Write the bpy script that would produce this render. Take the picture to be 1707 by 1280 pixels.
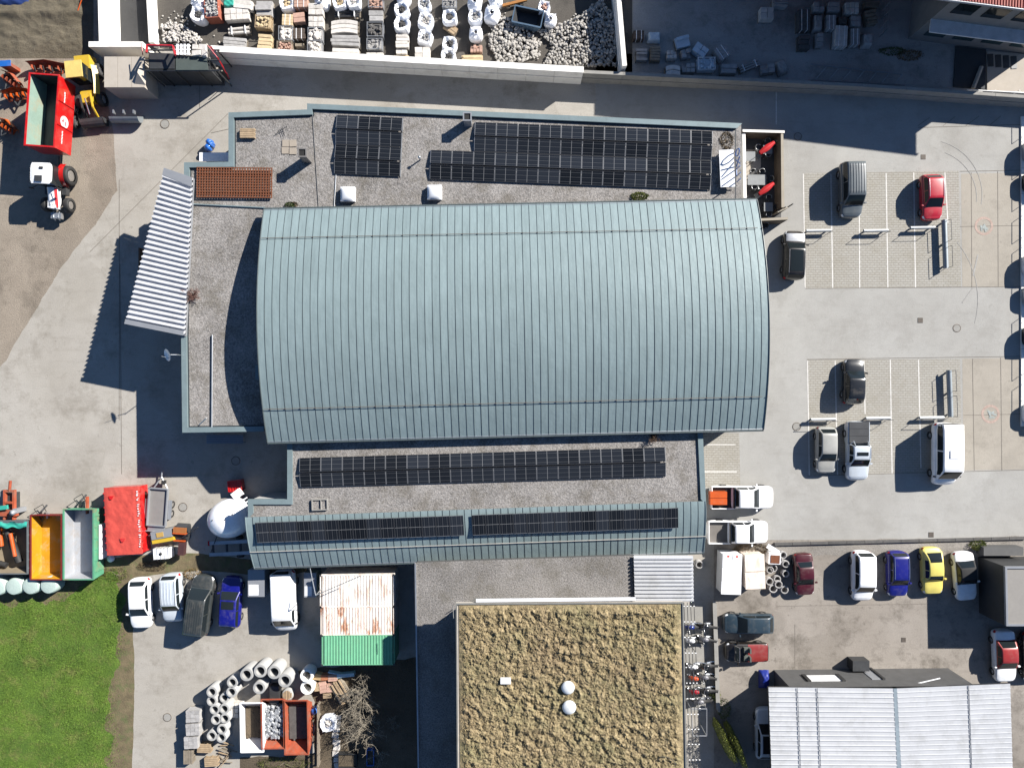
import bpy, math, random
from mathutils import Vector, noise
random.seed(7)
R = math.radians
for o in list(bpy.data.objects): bpy.data.objects.remove(o)
sc = bpy.context.scene
# ------------------------------------------------------------------ camera, sky, sun, exposure
H, F, CX, CY = 60.5, 1138.0, 853.5, 640.0          # flight height, focal length in photo pixels, photo centre
cd = bpy.data.cameras.new('camera'); cam = bpy.data.objects.new('camera', cd); sc.collection.objects.link(cam)
cam.location = (0, 0, H); cam.rotation_euler = (0, 0, 0)
cd.sensor_width = 36; cd.lens = 36*F/1707; cd.clip_end = 2000; cd.clip_start = 1
sc.camera = cam
SUN = Vector((1.36, .95, 1.0)).normalized()
wd = bpy.data.worlds.new('World'); sc.world = wd; wd.use_nodes = True
nt = wd.node_tree; nt.nodes.clear()
sky = nt.nodes.new('ShaderNodeTexSky'); sky.sky_type = 'NISHITA'; sky.sun_disc = False
sky.sun_elevation = math.asin(SUN.z); sky.sun_rotation = math.atan2(SUN.x, SUN.y)
sky.air_density = .9; sky.dust_density = .1; sky.ozone_density = 5.5
bg = nt.nodes.new('ShaderNodeBackground'); bg.inputs[1].default_value = .05
out = nt.nodes.new('ShaderNodeOutputWorld'); nt.links.new(sky.outputs[0], bg.inputs[0]); nt.links.new(bg.outputs[0], out.inputs[0])
sl = bpy.data.lights.new('sun', 'SUN'); sl.energy = 5; sl.angle = R(.5); sl.color = (1, .95, .88)
so = bpy.data.objects.new('sun', sl); sc.collection.objects.link(so); so.rotation_euler = SUN.to_track_quat('Z', 'Y').to_euler()
so.location = (60, 40, 50)
vs = sc.view_settings; vs.view_transform = 'Standard'; vs.look = 'None'; vs.gamma = 1; vs.use_curve_mapping = False
vs.exposure = 1.26
# ------------------------------------------------------------------ helpers
def W(px, py, z=0):
    s = (H-z)/F
    return Vector(((px-CX)*s, (CY-py)*s, z))
def mm(p, z=0): return p*(H-z)/F
def lin(c): c /= 255; return c/12.92 if c <= .04045 else ((c+.055)/1.055)**2.4
def S(r, g, b, k=.47): return (lin(r)*k, lin(g)*k, lin(b)*k)
def U(a, b): return random.uniform(a, b)
MATS = {}
def newmat(name):
    m = bpy.data.materials.new(name); m.use_nodes = True; t = m.node_tree; t.nodes.clear()
    o = t.nodes.new('ShaderNodeOutputMaterial'); p = t.nodes.new('ShaderNodeBsdfPrincipled'); t.links.new(p.outputs[0], o.inputs[0])
    MATS[name] = m
    return m, t, p
class N:
    def __init__(s, t): s.t = t
    def n(s, typ, **kw):
        x = s.t.nodes.new(typ)
        for k, v in kw.items():
            if k[0] == 'i' and k[1:].isdigit(): s.put(v, x.inputs[int(k[1:])])
            else: setattr(x, k, v)
        return x
    def put(s, v, inp):
        if hasattr(v, 'is_output') or isinstance(v, bpy.types.NodeSocket): s.t.links.new(v, inp)
        else: inp.default_value = v
    def noise(s, scale, vec, detail=3, rough=.6):
        x = s.t.nodes.new('ShaderNodeTexNoise'); x.inputs['Scale'].default_value = scale; x.inputs['Detail'].default_value = detail
        x.inputs['Roughness'].default_value = rough; s.t.links.new(vec, x.inputs['Vector']); return x.outputs[0]
    def ramp(s, v, a, b, lo=0., hi=1.):
        x = s.t.nodes.new('ShaderNodeMapRange'); s.put(v, x.inputs[0])
        for i, q in enumerate((a, b, lo, hi)): x.inputs[i+1].default_value = q
        return x.outputs[0]
    def mix(s, f, a, b, typ='MIX'):
        x = s.t.nodes.new('ShaderNodeMix'); x.data_type = 'RGBA'; x.blend_type = typ
        s.put(f, x.inputs[0])
        for v, i in ((a, 6), (b, 7)):
            if isinstance(v, tuple): v = (*v[:3], 1)
            s.put(v, x.inputs[i])
        return x.outputs[2]
    def math(s, op, a, b=0.):
        x = s.t.nodes.new('ShaderNodeMath'); x.operation = op; s.put(a, x.inputs[0]); s.put(b, x.inputs[1]); return x.outputs[0]
    def hsv(s, val, col):
        x = s.t.nodes.new('ShaderNodeHueSaturation'); s.put(val, x.inputs[2]); s.put((*col[:3], 1) if isinstance(col, tuple) else col, x.inputs[4]); return x.outputs[0]
    def pos(s): return s.t.nodes.new('ShaderNodeNewGeometry').outputs[0]
    def obj(s): return s.t.nodes.new('ShaderNodeTexCoord').outputs[3]
    def rnd(s): return s.t.nodes.new('ShaderNodeObjectInfo').outputs['Random']
    def bump(s, h, dist, strength=1.):
        x = s.t.nodes.new('ShaderNodeBump'); x.inputs['Strength'].default_value = strength; x.inputs['Distance'].default_value = dist
        s.t.links.new(h, x.inputs['Height']); return x.outputs[0]
def mat(name, col, rough=.6, metal=0., var=.12, scale=1.5, bump=0., bscale=8., rand=0., coat=0., dirt=None, dscale=2., damt=.5):
    """plain procedural material: noise mottling, optional per-object tone, optional dirt patches and bump"""
    if name in MATS: return MATS[name]
    m, t, p = newmat(name); k = N(t); P = k.pos()
    a = k.noise(scale, P, 4); b = k.noise(scale*9, P, 2)
    v = k.math('ADD', k.ramp(a, .3, .7, 1-var, 1+var), k.ramp(b, .3, .7, -var*.5, var*.5))
    if rand: v = k.math('ADD', v, k.ramp(k.rnd(), 0, 1, -rand, rand))
    c = k.hsv(v, col)
    if dirt:
        f = k.ramp(k.noise(dscale, P, 6, .7), .5, .68, 0, damt); c = k.mix(f, c, dirt)
    k.put(c, p.inputs['Base Color']); p.inputs['Roughness'].default_value = rough; p.inputs['Metallic'].default_value = metal
    if coat: p.inputs['Coat Weight'].default_value = coat; p.inputs['Coat Roughness'].default_value = .06
    if bump: k.put(k.bump(k.noise(bscale, P, 4), bump), p.inputs['Normal'])
    return m
def paint(name, col, rough=.4, coat=.7, metal=0.): return mat(name, col, rough, metal, .08, 1.2, coat=coat, dirt=tuple(.7*v+.3*w for v, w in zip(col, (.25, .22, .18))), dscale=1.6, damt=.5)

class MB:
    def __init__(s): s.v = []; s.f = []; s.m = []; s.sm = []
    def add(s, vs_, fs, mi=0, sm=False):
        b = len(s.v); s.v += [tuple(v) for v in vs_]
        for f in fs: s.f.append([b+i for i in f]); s.m.append(mi); s.sm.append(sm)
    def quad(s, a, b, c, d, mi=0): s.add([a, b, c, d], [(0, 1, 2, 3)], mi)
    def box(s, cx, cy, cz, sx, sy, sz, rz=0., mi=0, tx=1., ty=1., jit=0.):
        c, n = math.cos(rz), math.sin(rz); V = []
        for z, kx, ky in ((-.5, 1, 1), (.5, tx, ty)):
            for x, y in ((-.5, -.5), (.5, -.5), (.5, .5), (-.5, .5)):
                X, Y = x*sx*kx+U(-jit, jit), y*sy*ky+U(-jit, jit)
                V.append((cx+X*c-Y*n, cy+X*n+Y*c, cz+z*sz+U(-jit, jit)))
        s.add(V, [(3, 2, 1, 0), (4, 5, 6, 7), (0, 1, 5, 4), (1, 2, 6, 5), (2, 3, 7, 6), (3, 0, 4, 7)], mi)
        return s
    def prism(s, pts, z0, z1, mi=0, mtop=None, top=True, bot=False):
        n = len(pts); A = sum(pts[i][0]*pts[(i+1) % n][1]-pts[(i+1) % n][0]*pts[i][1] for i in range(n))
        if A < 0: pts = pts[::-1]
        V = [(p[0], p[1], z0) for p in pts]+[(p[0], p[1], z1) for p in pts]
        s.add(V, [(i, (i+1) % n, n+(i+1) % n, n+i) for i in range(n)], mi)
        if top: s.add([(p[0], p[1], z1) for p in pts], [tuple(range(n))], mi if mtop is None else mtop)
        if bot: s.add([(p[0], p[1], z0) for p in pts], [tuple(range(n))[::-1]], mi)
        return s
    def tube(s, p, q, r, n=8, mi=0, r2=None, caps=True):
        p, q = Vector(p), Vector(q); d = (q-p)
        if d.length < 1e-6: return s
        r2 = r if r2 is None else r2
        a = d.orthogonal().normalized(); b = d.normalized().cross(a); V = []
        for c, rr in ((p, r), (q, r2)):
            for i in range(n):
                t = 2*math.pi*i/n; V.append(c+a*math.cos(t)*rr+b*math.sin(t)*rr)
        s.add(V, [(i, (i+1) % n, n+(i+1) % n, n+i) for i in range(n)], mi, n > 6)
        if caps: s.add(V[:n], [tuple(range(n))[::-1]], mi); s.add(V[n:], [tuple(range(n))], mi)
        return s
    def path(s, pts, r, n=6, mi=0):
        for a, b in zip(pts, pts[1:]): s.tube(a, b, r, n, mi)
        return s
    def grid(s, fn, nu, nv, mi=0, sm=True):
        V = [fn(i/nu, j/nv) for i in range(nu+1) for j in range(nv+1)]
        s.add(V, [(i*(nv+1)+j, (i+1)*(nv+1)+j, (i+1)*(nv+1)+j+1, i*(nv+1)+j+1) for i in range(nu) for j in range(nv)], mi, sm)
        return s
    def lathe(s, prof, n=20, c=(0, 0, 0), mi=0, sm=True, axis='z'):
        def fn(u, v):
            k = min(int(u*(len(prof)-1)+1e-6), len(prof)-1); r, z = prof[k]; t = 2*math.pi*v
            a, b = r*math.cos(t), r*math.sin(t)
            if axis == 'y': return (c[0]+a, c[1]+z, c[2]+b)
            if axis == 'x': return (c[0]+z, c[1]+a, c[2]+b)
            return (c[0]+a, c[1]+b, c[2]+z)
        return s.grid(fn, len(prof)-1, n, mi, sm)
    def stone(s, c, r, mi=0, flat=.75):
        V = []; a0 = U(0, 6)
        for z, k, n in ((-.6, .8, 4), (.15, 1, 5), (.75, .55, 4)):
            pass
        ring = [(-.55, .75), (.1, 1.), (.7, .6)]
        for z, k in ring:
            for i in range(5):
                t = a0+i*1.2566; rr = r*k*U(.75, 1.2); V.append((c[0]+rr*math.cos(t), c[1]+rr*math.sin(t), c[2]+r*flat*z*U(.85, 1.15)))
        fs = [(j*5+i, j*5+(i+1) % 5, j*5+5+(i+1) % 5, j*5+5+i) for j in range(2) for i in range(5)]+[(10, 11, 12, 13, 14)]
        s.add(V, fs, mi); return s
    def build(s, name, mats, parent=None, loc=None, rz=0., world=False):
        me = bpy.data.meshes.new(name); v = s.v
        off = Vector((0, 0, 0))
        if world:
            q = parent
            while q is not None: off += q.location; q = q.parent
            if loc is not None: off += Vector(loc)
            v = [(x-off.x, y-off.y, z-off.z) for x, y, z in v]
        me.from_pydata(v, [], s.f)
        if not isinstance(mats, (list, tuple)): mats = [mats]
        for m in mats: me.materials.append(m)
        if len(mats) > 1: me.polygons.foreach_set('material_index', s.m)
        me.polygons.foreach_set('use_smooth', s.sm)
        o = bpy.data.objects.new(name, me); sc.collection.objects.link(o)
        if parent is not None: o.parent = parent
        if loc is not None: o.location = loc
        if rz: o.rotation_euler = (0, 0, rz)
        return o
LABELS = {}
def tag(o, label, cat, group=None):
    o['label'] = label; o['category'] = cat
    if group: o['group'] = group
    if label in LABELS: print('DUPLICATE LABEL', label)
    LABELS[label] = 1
    return o
def thing(name, label, cat, loc=(0, 0, 0), rz=0., group=None):
    o = bpy.data.objects.new(name, None); sc.collection.objects.link(o); o.location = loc; o.rotation_euler = (0, 0, rz); o.empty_display_size = .3
    return tag(o, label, cat, group)
def dup(o, parent, loc, rz=0.):
    c = o.copy(); sc.collection.objects.link(c); c.parent = parent; c.location = loc; c.rotation_euler = (0, 0, rz); return c
def shared(name, me, parent, loc=(0, 0, 0), rot=(0, 0, 0)):
    o = bpy.data.objects.new(name, me); sc.collection.objects.link(o); o.parent = parent; o.location = loc; o.rotation_euler = rot; return o
def stuff(o): o['kind'] = 'stuff'; return o
def roughen(P, amp):
    out_ = []
    for i in range(len(P)):
        p, q = P[i], P[(i+1) % len(P)]; L = (q-p).length; out_.append(p)
        if L > 70 or max(abs(p.x), abs(q.x)) > 60 or max(abs(p.y), abs(q.y)) > 50: continue
        n_ = int(L/.35)
        for k in range(1, n_):
            r = p.lerp(q, k/n_); f = noise.fractal((r.x*.55, r.y*.55, 4), 1, 2, 5)*amp; d = (q-p).normalized(); out_.append(r+Vector((-d.y, d.x, 0))*f*min(1, k/2, (n_-k)/2))
    return out_
def struct(name, poly, z, m, zpx=0, rough=0.):
    mb = MB(); P = [W(x, y, zpx) for x, y in poly]
    if rough: P = roughen(P, rough)
    n = len(P); A = sum(P[i].x*P[(i+1) % n].y-P[(i+1) % n].x*P[i].y for i in range(n))
    if A < 0: P = P[::-1]
    mb.add([(p.x, p.y, z) for p in P], [tuple(range(n))])
    o = mb.build(name, m); o['kind'] = 'structure'; return o
ORD = ['first', 'second', 'third', 'fourth', 'fifth', 'sixth', 'seventh', 'eighth', 'ninth', 'tenth', 'eleventh', 'twelfth']
# ------------------------------------------------------------------ materials
def ground_mat(name, c1, c2, stain, fine=.1, rough=.9, crack=True, bump=.01, smax=.55):
    m, t, p = newmat(name); k = N(t); P = k.pos()
    f = k.ramp(k.noise(.09, P, 5, .6), .38, .62)
    c = k.mix(f, c1, c2)
    c = k.hsv(k.math('ADD', k.ramp(k.noise(.7, P, 6, .75), .3, .7, .93, 1.07), k.ramp(k.noise(11, P, 3, .8), .3, .7, -fine, fine)), c)
    c = k.mix(k.ramp(k.noise(.3, P, 9, .78), .5, .66, 0, smax), c, stain)
    c = k.mix(k.ramp(k.noise(1.4, P, 5, .7), .61, .68, 0, smax*.6), c, (stain[0]*.6, stain[1]*.6, stain[2]*.6))
    c = k.mix(k.ramp(k.noise(.12, P, 3, .4), .52, .535, 0, smax*.25), c, stain)
    mp = k.n('ShaderNodeMapping'); k.put(P, mp.inputs[0]); mp.inputs[2].default_value = (0, 0, .6); mp.inputs[3].default_value = (.25, 1.6, 1)
    c = k.mix(k.ramp(k.noise(.8, mp.outputs[0], 5, .7), .55, .78, 0, .3), c, stain)
    if crack:
        vz = k.n('ShaderNodeTexVoronoi', feature='DISTANCE_TO_EDGE'); vz.inputs['Scale'].default_value = .11
        wv = k.n('ShaderNodeVectorMath', operation='ADD'); k.put(P, wv.inputs[0])
        nz = k.n('ShaderNodeTexNoise'); nz.inputs['Scale'].default_value = .5; k.put(P, nz.inputs['Vector'])
        k.put(nz.outputs[1], wv.inputs[1]); k.put(wv.outputs[0], vz.inputs['Vector'])
        c = k.mix(k.ramp(vz.outputs[0], 0, .004, .1, 0), c, stain)
    k.put(c, p.inputs['Base Color']); p.inputs['Roughness'].default_value = rough
    k.put(k.bump(k.noise(9, P, 4, .7), bump), p.inputs['Normal'])
    return m
ASPH = ground_mat('asphalt_left', S(214, 209, 200), S(202, 196, 185), S(152, 144, 130))
ASPR = ground_mat('asphalt_right', S(208, 207, 202), S(198, 196, 190), S(162, 158, 150), .06, smax=.35)
YARD = ground_mat('yard_asphalt', S(194, 186, 176), S(178, 169, 158), S(118, 110, 100), .12, smax=.85)
DIRT = ground_mat('packed_dirt', S(194, 181, 164), S(170, 157, 141), S(112, 102, 90), .16, .95, False, .04)
SAND = ground_mat('damp_sand', S(134, 124, 104), S(116, 107, 88), S(84, 76, 58), .2, .95, False, .08)
YGRV = ground_mat('yard_gravel', S(120, 114, 106), S(100, 95, 88), S(66, 62, 58), .2, .95, False, .03)
SHADY = ground_mat('shaded_yard_concrete', S(222, 221, 218), S(196, 196, 193), S(120, 120, 114), .14, .9, False, .02)
SOIL = ground_mat('garden_soil', S(136, 120, 98), S(104, 92, 74), S(66, 58, 46), .3, .95, False, .06)
BAYF = ground_mat('wet_bay_floor', S(84, 84, 84), S(66, 66, 66), S(44, 44, 44), .1, .7, False, .01)
LGRV = ground_mat('light_gravel', S(196, 190, 182), S(172, 166, 158), S(120, 115, 108), .3, .95, False, .05)
def gravel_mat(name, c, amp=.38, moss=None):
    m, t, p = newmat(name); k = N(t); P = k.pos()
    v = k.ramp(k.noise(7.5, P, 3, .8), .33, .67, 1-amp, 1+amp); v2 = k.ramp(k.noise(.22, P, 7, .7), .35, .65, -.24, .2)
    col = k.hsv(k.math('ADD', v, v2), c)
    tint = k.noise(6, P, 2); col = k.mix(k.ramp(tint, .55, .7, 0, .35), col, (c[0]*1.15, c[1]*1.0, c[2]*.92))
    if moss: col = k.mix(k.ramp(k.noise(.5, P, 7, .75), .49, .63, 0, .5), col, moss)
    k.put(col, p.inputs['Base Color']); p.inputs['Roughness'].default_value = .95
    k.put(k.bump(k.noise(8, P, 3, .8), .06), p.inputs['Normal']); return m
GRAV = gravel_mat('roof_gravel', S(176, 172, 168), .5, S(122, 114, 98))
GRAV2 = gravel_mat('roof_gravel_dark', S(166, 162, 158), .46, S(124, 118, 104))
COPE = mat('coping_metal', S(156, 176, 180), .45, .15, .08, .8, dirt=(.1, .12, .12), damt=.25)
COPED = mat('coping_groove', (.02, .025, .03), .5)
def roof_mat():
    m, t, p = newmat('roof_metal'); k = N(t); P = k.pos()
    v = k.math('ADD', k.ramp(k.noise(.25, P, 5, .6), .35, .65, .95, 1.05), k.ramp(k.rnd(), 0, 1, -.03, .03))
    mp = k.n('ShaderNodeMapping'); k.put(P, mp.inputs[0]); mp.inputs[3].default_value = (3.5, .35, 1)
    v = k.math('ADD', v, k.ramp(k.noise(1, mp.outputs[0], 5, .7), .35, .65, -.08, .08))
    c = k.hsv(v, S(166, 187, 190)); c = k.mix(k.ramp(k.noise(.22, P, 6, .7), .5, .72, 0, .35), c, S(140, 160, 160)); c = k.mix(k.ramp(k.noise(2.2, P, 7, .8), .6, .78, 0, .3), c, S(200, 212, 214))
    k.put(c, p.inputs['Base Color']); p.inputs['Metallic'].default_value = .1; p.inputs['Roughness'].default_value = .5
    k.put(k.bump(k.noise(.9, P, 3), .03), p.inputs['Normal'])
roof_mat(); ROOFM = MATS['roof_metal']
SEAM = mat('roof_seam', (.058, .074, .078), .5, .1)
WHITEC = mat('white_concrete', (.74, .72, .68), .85, 0, .06, .6, dirt=(.4, .37, .32), dscale=.8, damt=.35)
CONC = mat('concrete', S(186, 184, 178), .9, 0, .1, 1, dirt=(.16, .15, .13), dscale=1.2, damt=.4)
CONCP = mat('pipe_concrete', S(206, 206, 204), .9, 0, .1, 2, rand=.08, dirt=(.2, .2, .19))
BEIGE = mat('beige_concrete', S(222, 212, 198), .9, 0, .06, .8, dirt=(.3, .26, .2), damt=.3)
WALLG = mat('wall_render_grey', (.33, .33, .32), .85, 0, .06)
WALLD = mat('dark_wall_cladding', (.075, .075, .075), .6, 0, .12)
WALLB = mat('wall_render_beige', (.42, .38, .33), .85, 0, .06)
SHEDM = mat('shed_sheet_metal', (.43, .44, .455), .4, .1, .05, .6, dirt=(.28, .28, .27), dscale=.9, damt=.4)
CANM = mat('canopy_sheet_metal', (.5, .505, .52), .45, .1, .05, .6, dirt=(.33, .33, .32), dscale=.9, damt=.4)
WHITEM = mat('white_sheet_metal', (.74, .75, .77), .4, .1, .03, .6, rand=.02, dirt=(.45, .45, .44), dscale=.9, damt=.3)
GREYM = mat('grey_sheet_metal', S(196, 200, 206), .4, .3, .06, .6)
STEEL = mat('galvanised_steel', (.42, .44, .46), .4, .75, .12)
DSTEEL = mat('dark_steel', (.05, .052, .055), .5, .4, .15)
BLACK = mat('black_rubber', (.018, .018, .018), .7, 0, .2)
GLASS = mat('dark_glass', (.012, .016, .018), .07, 0, .02); [x for x in GLASS.node_tree.nodes if x.type == 'BSDF_PRINCIPLED'][0].inputs['Specular IOR Level'].default_value = .3
GLASSB = mat('tinted_glass', (.03, .05, .055), .06, 0, .02)
CHROME = mat('bright_trim', (.6, .6, .6), .25, .9, .05)
LAMPW = mat('lamp_lens', (.7, .72, .74), .15, 0, .05)
LAMPR = mat('tail_lens', (.4, .015, .015), .2, 0, .05)
WOOD = mat('pallet_wood', S(206, 180, 146), .85, 0, .2, 3, rand=.12)
WOODG = mat('weathered_wood', S(168, 156, 138), .9, 0, .2, 3, rand=.1)
RUSTB = mat('rusty_steel', S(150, 88, 54), .85, .1, .25, 2, dirt=(.03, .015, .01), damt=.6)
LINE = mat('line_paint', (.5, .49, .465), .8, 0, .1, 3, dirt=(.3, .28, .26), dscale=4, damt=.6)
RED = paint('red_enamel', S(232, 30, 30, .5)); REDT = mat('red_tarp', S(240, 94, 80, .5), .6, 0, .06, .8, bump=.05, bscale=1.6, dirt=S(200, 60, 50), damt=.3)
ORANGE = paint('orange_enamel', S(236, 104, 30, .5)); ORANGER = mat('worn_orange', S(206, 98, 62, .45), .8, 0, .22, 2, dirt=(.17, .1, .07), dscale=1.2, damt=.85)
YELLOW = paint('yellow_enamel', S(246, 206, 60, .5)); YELLOWR = mat('worn_yellow', S(236, 172, 30, .5), .6, 0, .12, 1, dirt=S(226, 208, 160), dscale=.9, damt=.8)
GREENE = mat('green_enamel', S(108, 186, 146, .5), .5, 0, .1, 1.5, dirt=(.3, .12, .06), dscale=1.6, damt=.5)
TEAL = mat('teal_enamel', S(70, 196, 176, .5), .5, 0, .1)
WHITEP = paint('white_enamel', (.72, .73, .74)); BLUEP = paint('blue_plastic', S(40, 120, 220, .5))
STONEL = mat('pale_stone', S(240, 234, 226, .56), .9, 0, .15, 3, rand=.12, bump=.02, bscale=6)
STONEG = mat('grey_stone', S(200, 198, 196, .5), .9, 0, .18, 3, rand=.12, bump=.02, bscale=6)
STONED = mat('dark_stone', S(110, 108, 106), .9, 0, .2, 3, rand=.1)
STONEY = mat('yellow_sandstone', S(238, 214, 172, .52), .9, 0, .15, 3, rand=.1)
STONEP = mat('pink_brick', S(226, 184, 164, .5), .9, 0, .12, 4, rand=.1)
STONEB = mat('brown_brick', S(110, 96, 86), .9, 0, .2, 4, rand=.1)
BAGW = mat('woven_bag', (.74, .76, .8), .75, 0, .06, 2, bump=.03, bscale=7, rand=.06)
def solar_mat():
    m, t, p = newmat('solar_cells'); k = N(t); P = k.obj()
    sx = k.n('ShaderNodeSeparateXYZ'); k.put(P, sx.inputs[0])
    def lines(axis, period, wdt):
        q = k.math('FRACT', k.math('ADD', k.math('DIVIDE', sx.outputs[axis], period), 100.5))
        q = k.math('ABSOLUTE', k.math('SUBTRACT', q, .5)); return k.ramp(q, wdt/period*.5, wdt/period*.5+.01, 1, 0)
    c = k.hsv(k.ramp(k.rnd(), 0, 1, .5, 1.7), (.010, .012, .016))
    c = k.mix(k.math('MULTIPLY', lines(1, .1833, .02), .3), c, (.05, .055, .06))
    c = k.mix(k.math('MULTIPLY', lines(1, .367, .022), .5), c, (.11, .115, .12))
    cx = k.math('ABSOLUTE', sx.outputs[0]); c = k.mix(k.ramp(cx, .010, .016, .8, 0), c, (.22, .225, .23))
    k.put(c, p.inputs['Base Color']); p.inputs['Roughness'].default_value = .16; p.inputs['Specular IOR Level'].default_value = .25
solar_mat(); SOLAR = MATS['solar_cells']
ALU = mat('aluminium_frame', (.26, .265, .27), .4, .6, .04); ALUD = mat('frame_gap_shade', (.06, .062, .066), .4, .5, .04)  # shade of the gaps between panel rows is painted onto the dark bars
# ------------------------------------------------------------------ ground
g = MB(); g.grid(lambda u, v: (-320+640*u, -320+640*v, 0), 8, 8, sm=False); o = g.build('ground', ASPH); o['kind'] = 'structure'
struct('car_park', [(993, 90), (5000, 90), (5000, 905), (1180, 905), (993, 500)], .004, ASPR)
struct('dirt_yard', [(-4000, -4000), (166, -4000), (166, 100), (186, 200), (196, 318), (150, 385), (100, 448), (46, 540), (0, 612), (-60, 700), (-4000, 900)], .004, DIRT, rough=0.2)
struct('stone_yard', [(258, -4000), (1052, -4000), (1054, 128), (700, 115), (372, 100), (262, 80)], .004, YGRV)
struct('neighbour_yard', [(1048, -4000), (5000, -4000), (5000, 160), (1707, 160), (1056, 124)], .008, SHADY)
struct('lower_yard', [(1190, 900), (5000, 890), (5000, 4000), (1190, 4000)], .008, YARD)
struct('gravel_strip', [(1288, 905), (1707, 894), (5000, 880), (5000, 912), (1707, 920), (1560, 917), (1420, 925), (1288, 928)], .012, LGRV, rough=0.3)
struct('earth_verge', [(-4000, 985), (90, 975), (150, 935), (215, 925), (330, 922), (470, 938), (520, 950), (470, 962), (330, 950), (224, 962), (222, 1040), (224, 1100), (220, 1290), (220, 4000), (-4000, 4000)], .004, mat('verge_earth', S(136, 122, 92), .95, 0, .3, 1.2, bump=.04, dirt=(.07, .1, .03), dscale=1.1, damt=.7), rough=0.12)
struct('garden_ground', [(497, 1118), (700, 1095), (700, 4000), (400, 4000), (400, 1262), (525, 1255), (525, 1170)], .008, SOIL, rough=0.3)
def grass_mat(name, k0=1.):
    m, t, p = newmat(name); k = N(t); P = k.pos()
    f = k.ramp(k.noise(.35, P, 6, .7), .35, .65); c = k.mix(f, (.05*k0, .1*k0, .008*k0), (.09*k0, .155*k0, .014*k0))
    c = k.mix(k.ramp(k.noise(.6, P, 8, .8), .5, .7, 0, .75), c, (.15*k0, .14*k0, .045*k0))
    c = k.hsv(k.ramp(k.noise(8, P, 3, .8), .3, .7, .65, 1.35), c)
    k.put(c, p.inputs['Base Color']); p.inputs['Roughness'].default_value = .8; k.put(k.bump(k.noise(7, P, 4, .8), .08), p.inputs['Normal']); return m
GRASS = grass_mat('meadow_grass'); BLADE = grass_mat('grass_blades', 1.15)
GP = [(-4000, 1000), (0, 1003), (90, 1000), (140, 975), (160, 958), (196, 952), (198, 985), (206, 1030), (196, 1070), (190, 1120), (184, 1180), (190, 1230), (186, 1290), (186, 4000), (-4000, 4000)]
struct('meadow', GP, .008, GRASS, rough=1.0)
b = MB()
def inside(x, y, poly):
    c = False
    for i in range(len(poly)):
        (x1, y1), (x2, y2) = poly[i], poly[i-1]
        if (y1 > y) != (y2 > y) and x < (x2-x1)*(y-y1)/(y2-y1)+x1: c = not c
    return c
n = 0
while n < 42000:
    x, y = U(-30, 218), U(945, 1300)
    if not inside(x+random.gauss(0, 8), y+random.gauss(0, 8), GP): continue
    n += 1; p = W(x, y)
    d = noise.noise((p.x*.5, p.y*.5, 3)); h = U(.06, .17)*(1+.8*d); a = U(0, 6.28); w = U(.012, .03); l = U(.02, .1)
    ca, sa = math.cos(a), math.sin(a); q = U(0, 6.28)
    b.add([(p.x-w*ca, p.y-w*sa, .006), (p.x+w*ca, p.y+w*sa, .006), (p.x+l*math.cos(q), p.y+l*math.sin(q), h)], [(0, 1, 2)])
stuff(tag(b.build('grass', BLADE), 'bright green short grass covering the meadow at the lower left', 'grass'))
# track-marked mound of soil, top left
def mound(u, v):
    p = W(-60+216*u, -60+158*v); e = min(u*3, (1-u)*9, v*9, (1-v)*7, 1); e = max(e, 0)
    h = .16*e+.10*e*noise.fractal((p.x*.9, p.y*1.6, 1), 1, 2, 4)+.25*e*math.exp(-((v-.53)/.05)**2)
    return (p.x, p.y, .006+max(h, -.0)*1.)
g = MB(); g.grid(mound, 110, 80); o = g.build('soil_terrace', SAND); o['kind'] = 'structure'
# pavers of the parking bays: coursed concrete grass stones (about 3 pixels each, left to the material)
def paver_mat():
    m, t, p = newmat('bay_pavers'); k = N(t); P = k.pos(); br = k.n('ShaderNodeTexBrick'); k.put(P, br.inputs['Vector'])
    br.inputs['Color1'].default_value = (*S(206, 203, 194), 1); br.inputs['Color2'].default_value = (*S(201, 197, 187), 1); br.inputs['Mortar'].default_value = (*S(188, 182, 169), 1)
    br.inputs['Scale'].default_value = 1; br.inputs['Mortar Size'].default_value = .022; br.inputs['Mortar Smooth'].default_value = .1; br.inputs['Brick Width'].default_value = .42; br.inputs['Row Height'].default_value = .21
    c = k.mix(k.ramp(k.noise(.4, P, 7, .75), .48, .66, 0, .5), br.outputs[0], S(182, 175, 158))
    c = k.hsv(k.ramp(k.noise(6, P, 3, .8), .3, .7, .88, 1.12), c)
    k.put(c, p.inputs['Base Color']); p.inputs['Roughness'].default_value = .92
    k.put(k.bump(br.outputs[1], -.02), p.inputs['Normal']); return m
PAV = paver_mat()
struct('upper_parking_bays', [(1339, 289), (1598, 285), (1602, 478), (1343, 481)], .008, PAV)
struct('lower_parking_bays', [(1345, 600), (1600, 598), (1604, 788), (1348, 792)], .008, PAV)
struct('side_parking_bays', [(1172, 722), (1232, 722), (1234, 810), (1172, 812)], .008, PAV)
struct('access_lane_slabs', [(1602, 290), (1707, 288), (1707, 478), (1604, 478)], .008, ground_mat('lane_slabs', S(208, 200, 186), S(198, 190, 176), S(165, 158, 146), .06))
struct('access_lane_slabs', [(1604, 598), (1707, 596), (1707, 782), (1606, 784)], .008, MATS['lane_slabs'])
def strip(mb, a, b, w, z):
    a, b = W(*a), W(*b); d = (b-a).normalized(); n_ = Vector((-d.y, d.x, 0))*w/2
    mb.add([(*(a-n_).xy, z), (*(b-n_).xy, z), (*(b+n_).xy, z), (*(a+n_).xy, z)], [(0, 1, 2, 3)])
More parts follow.
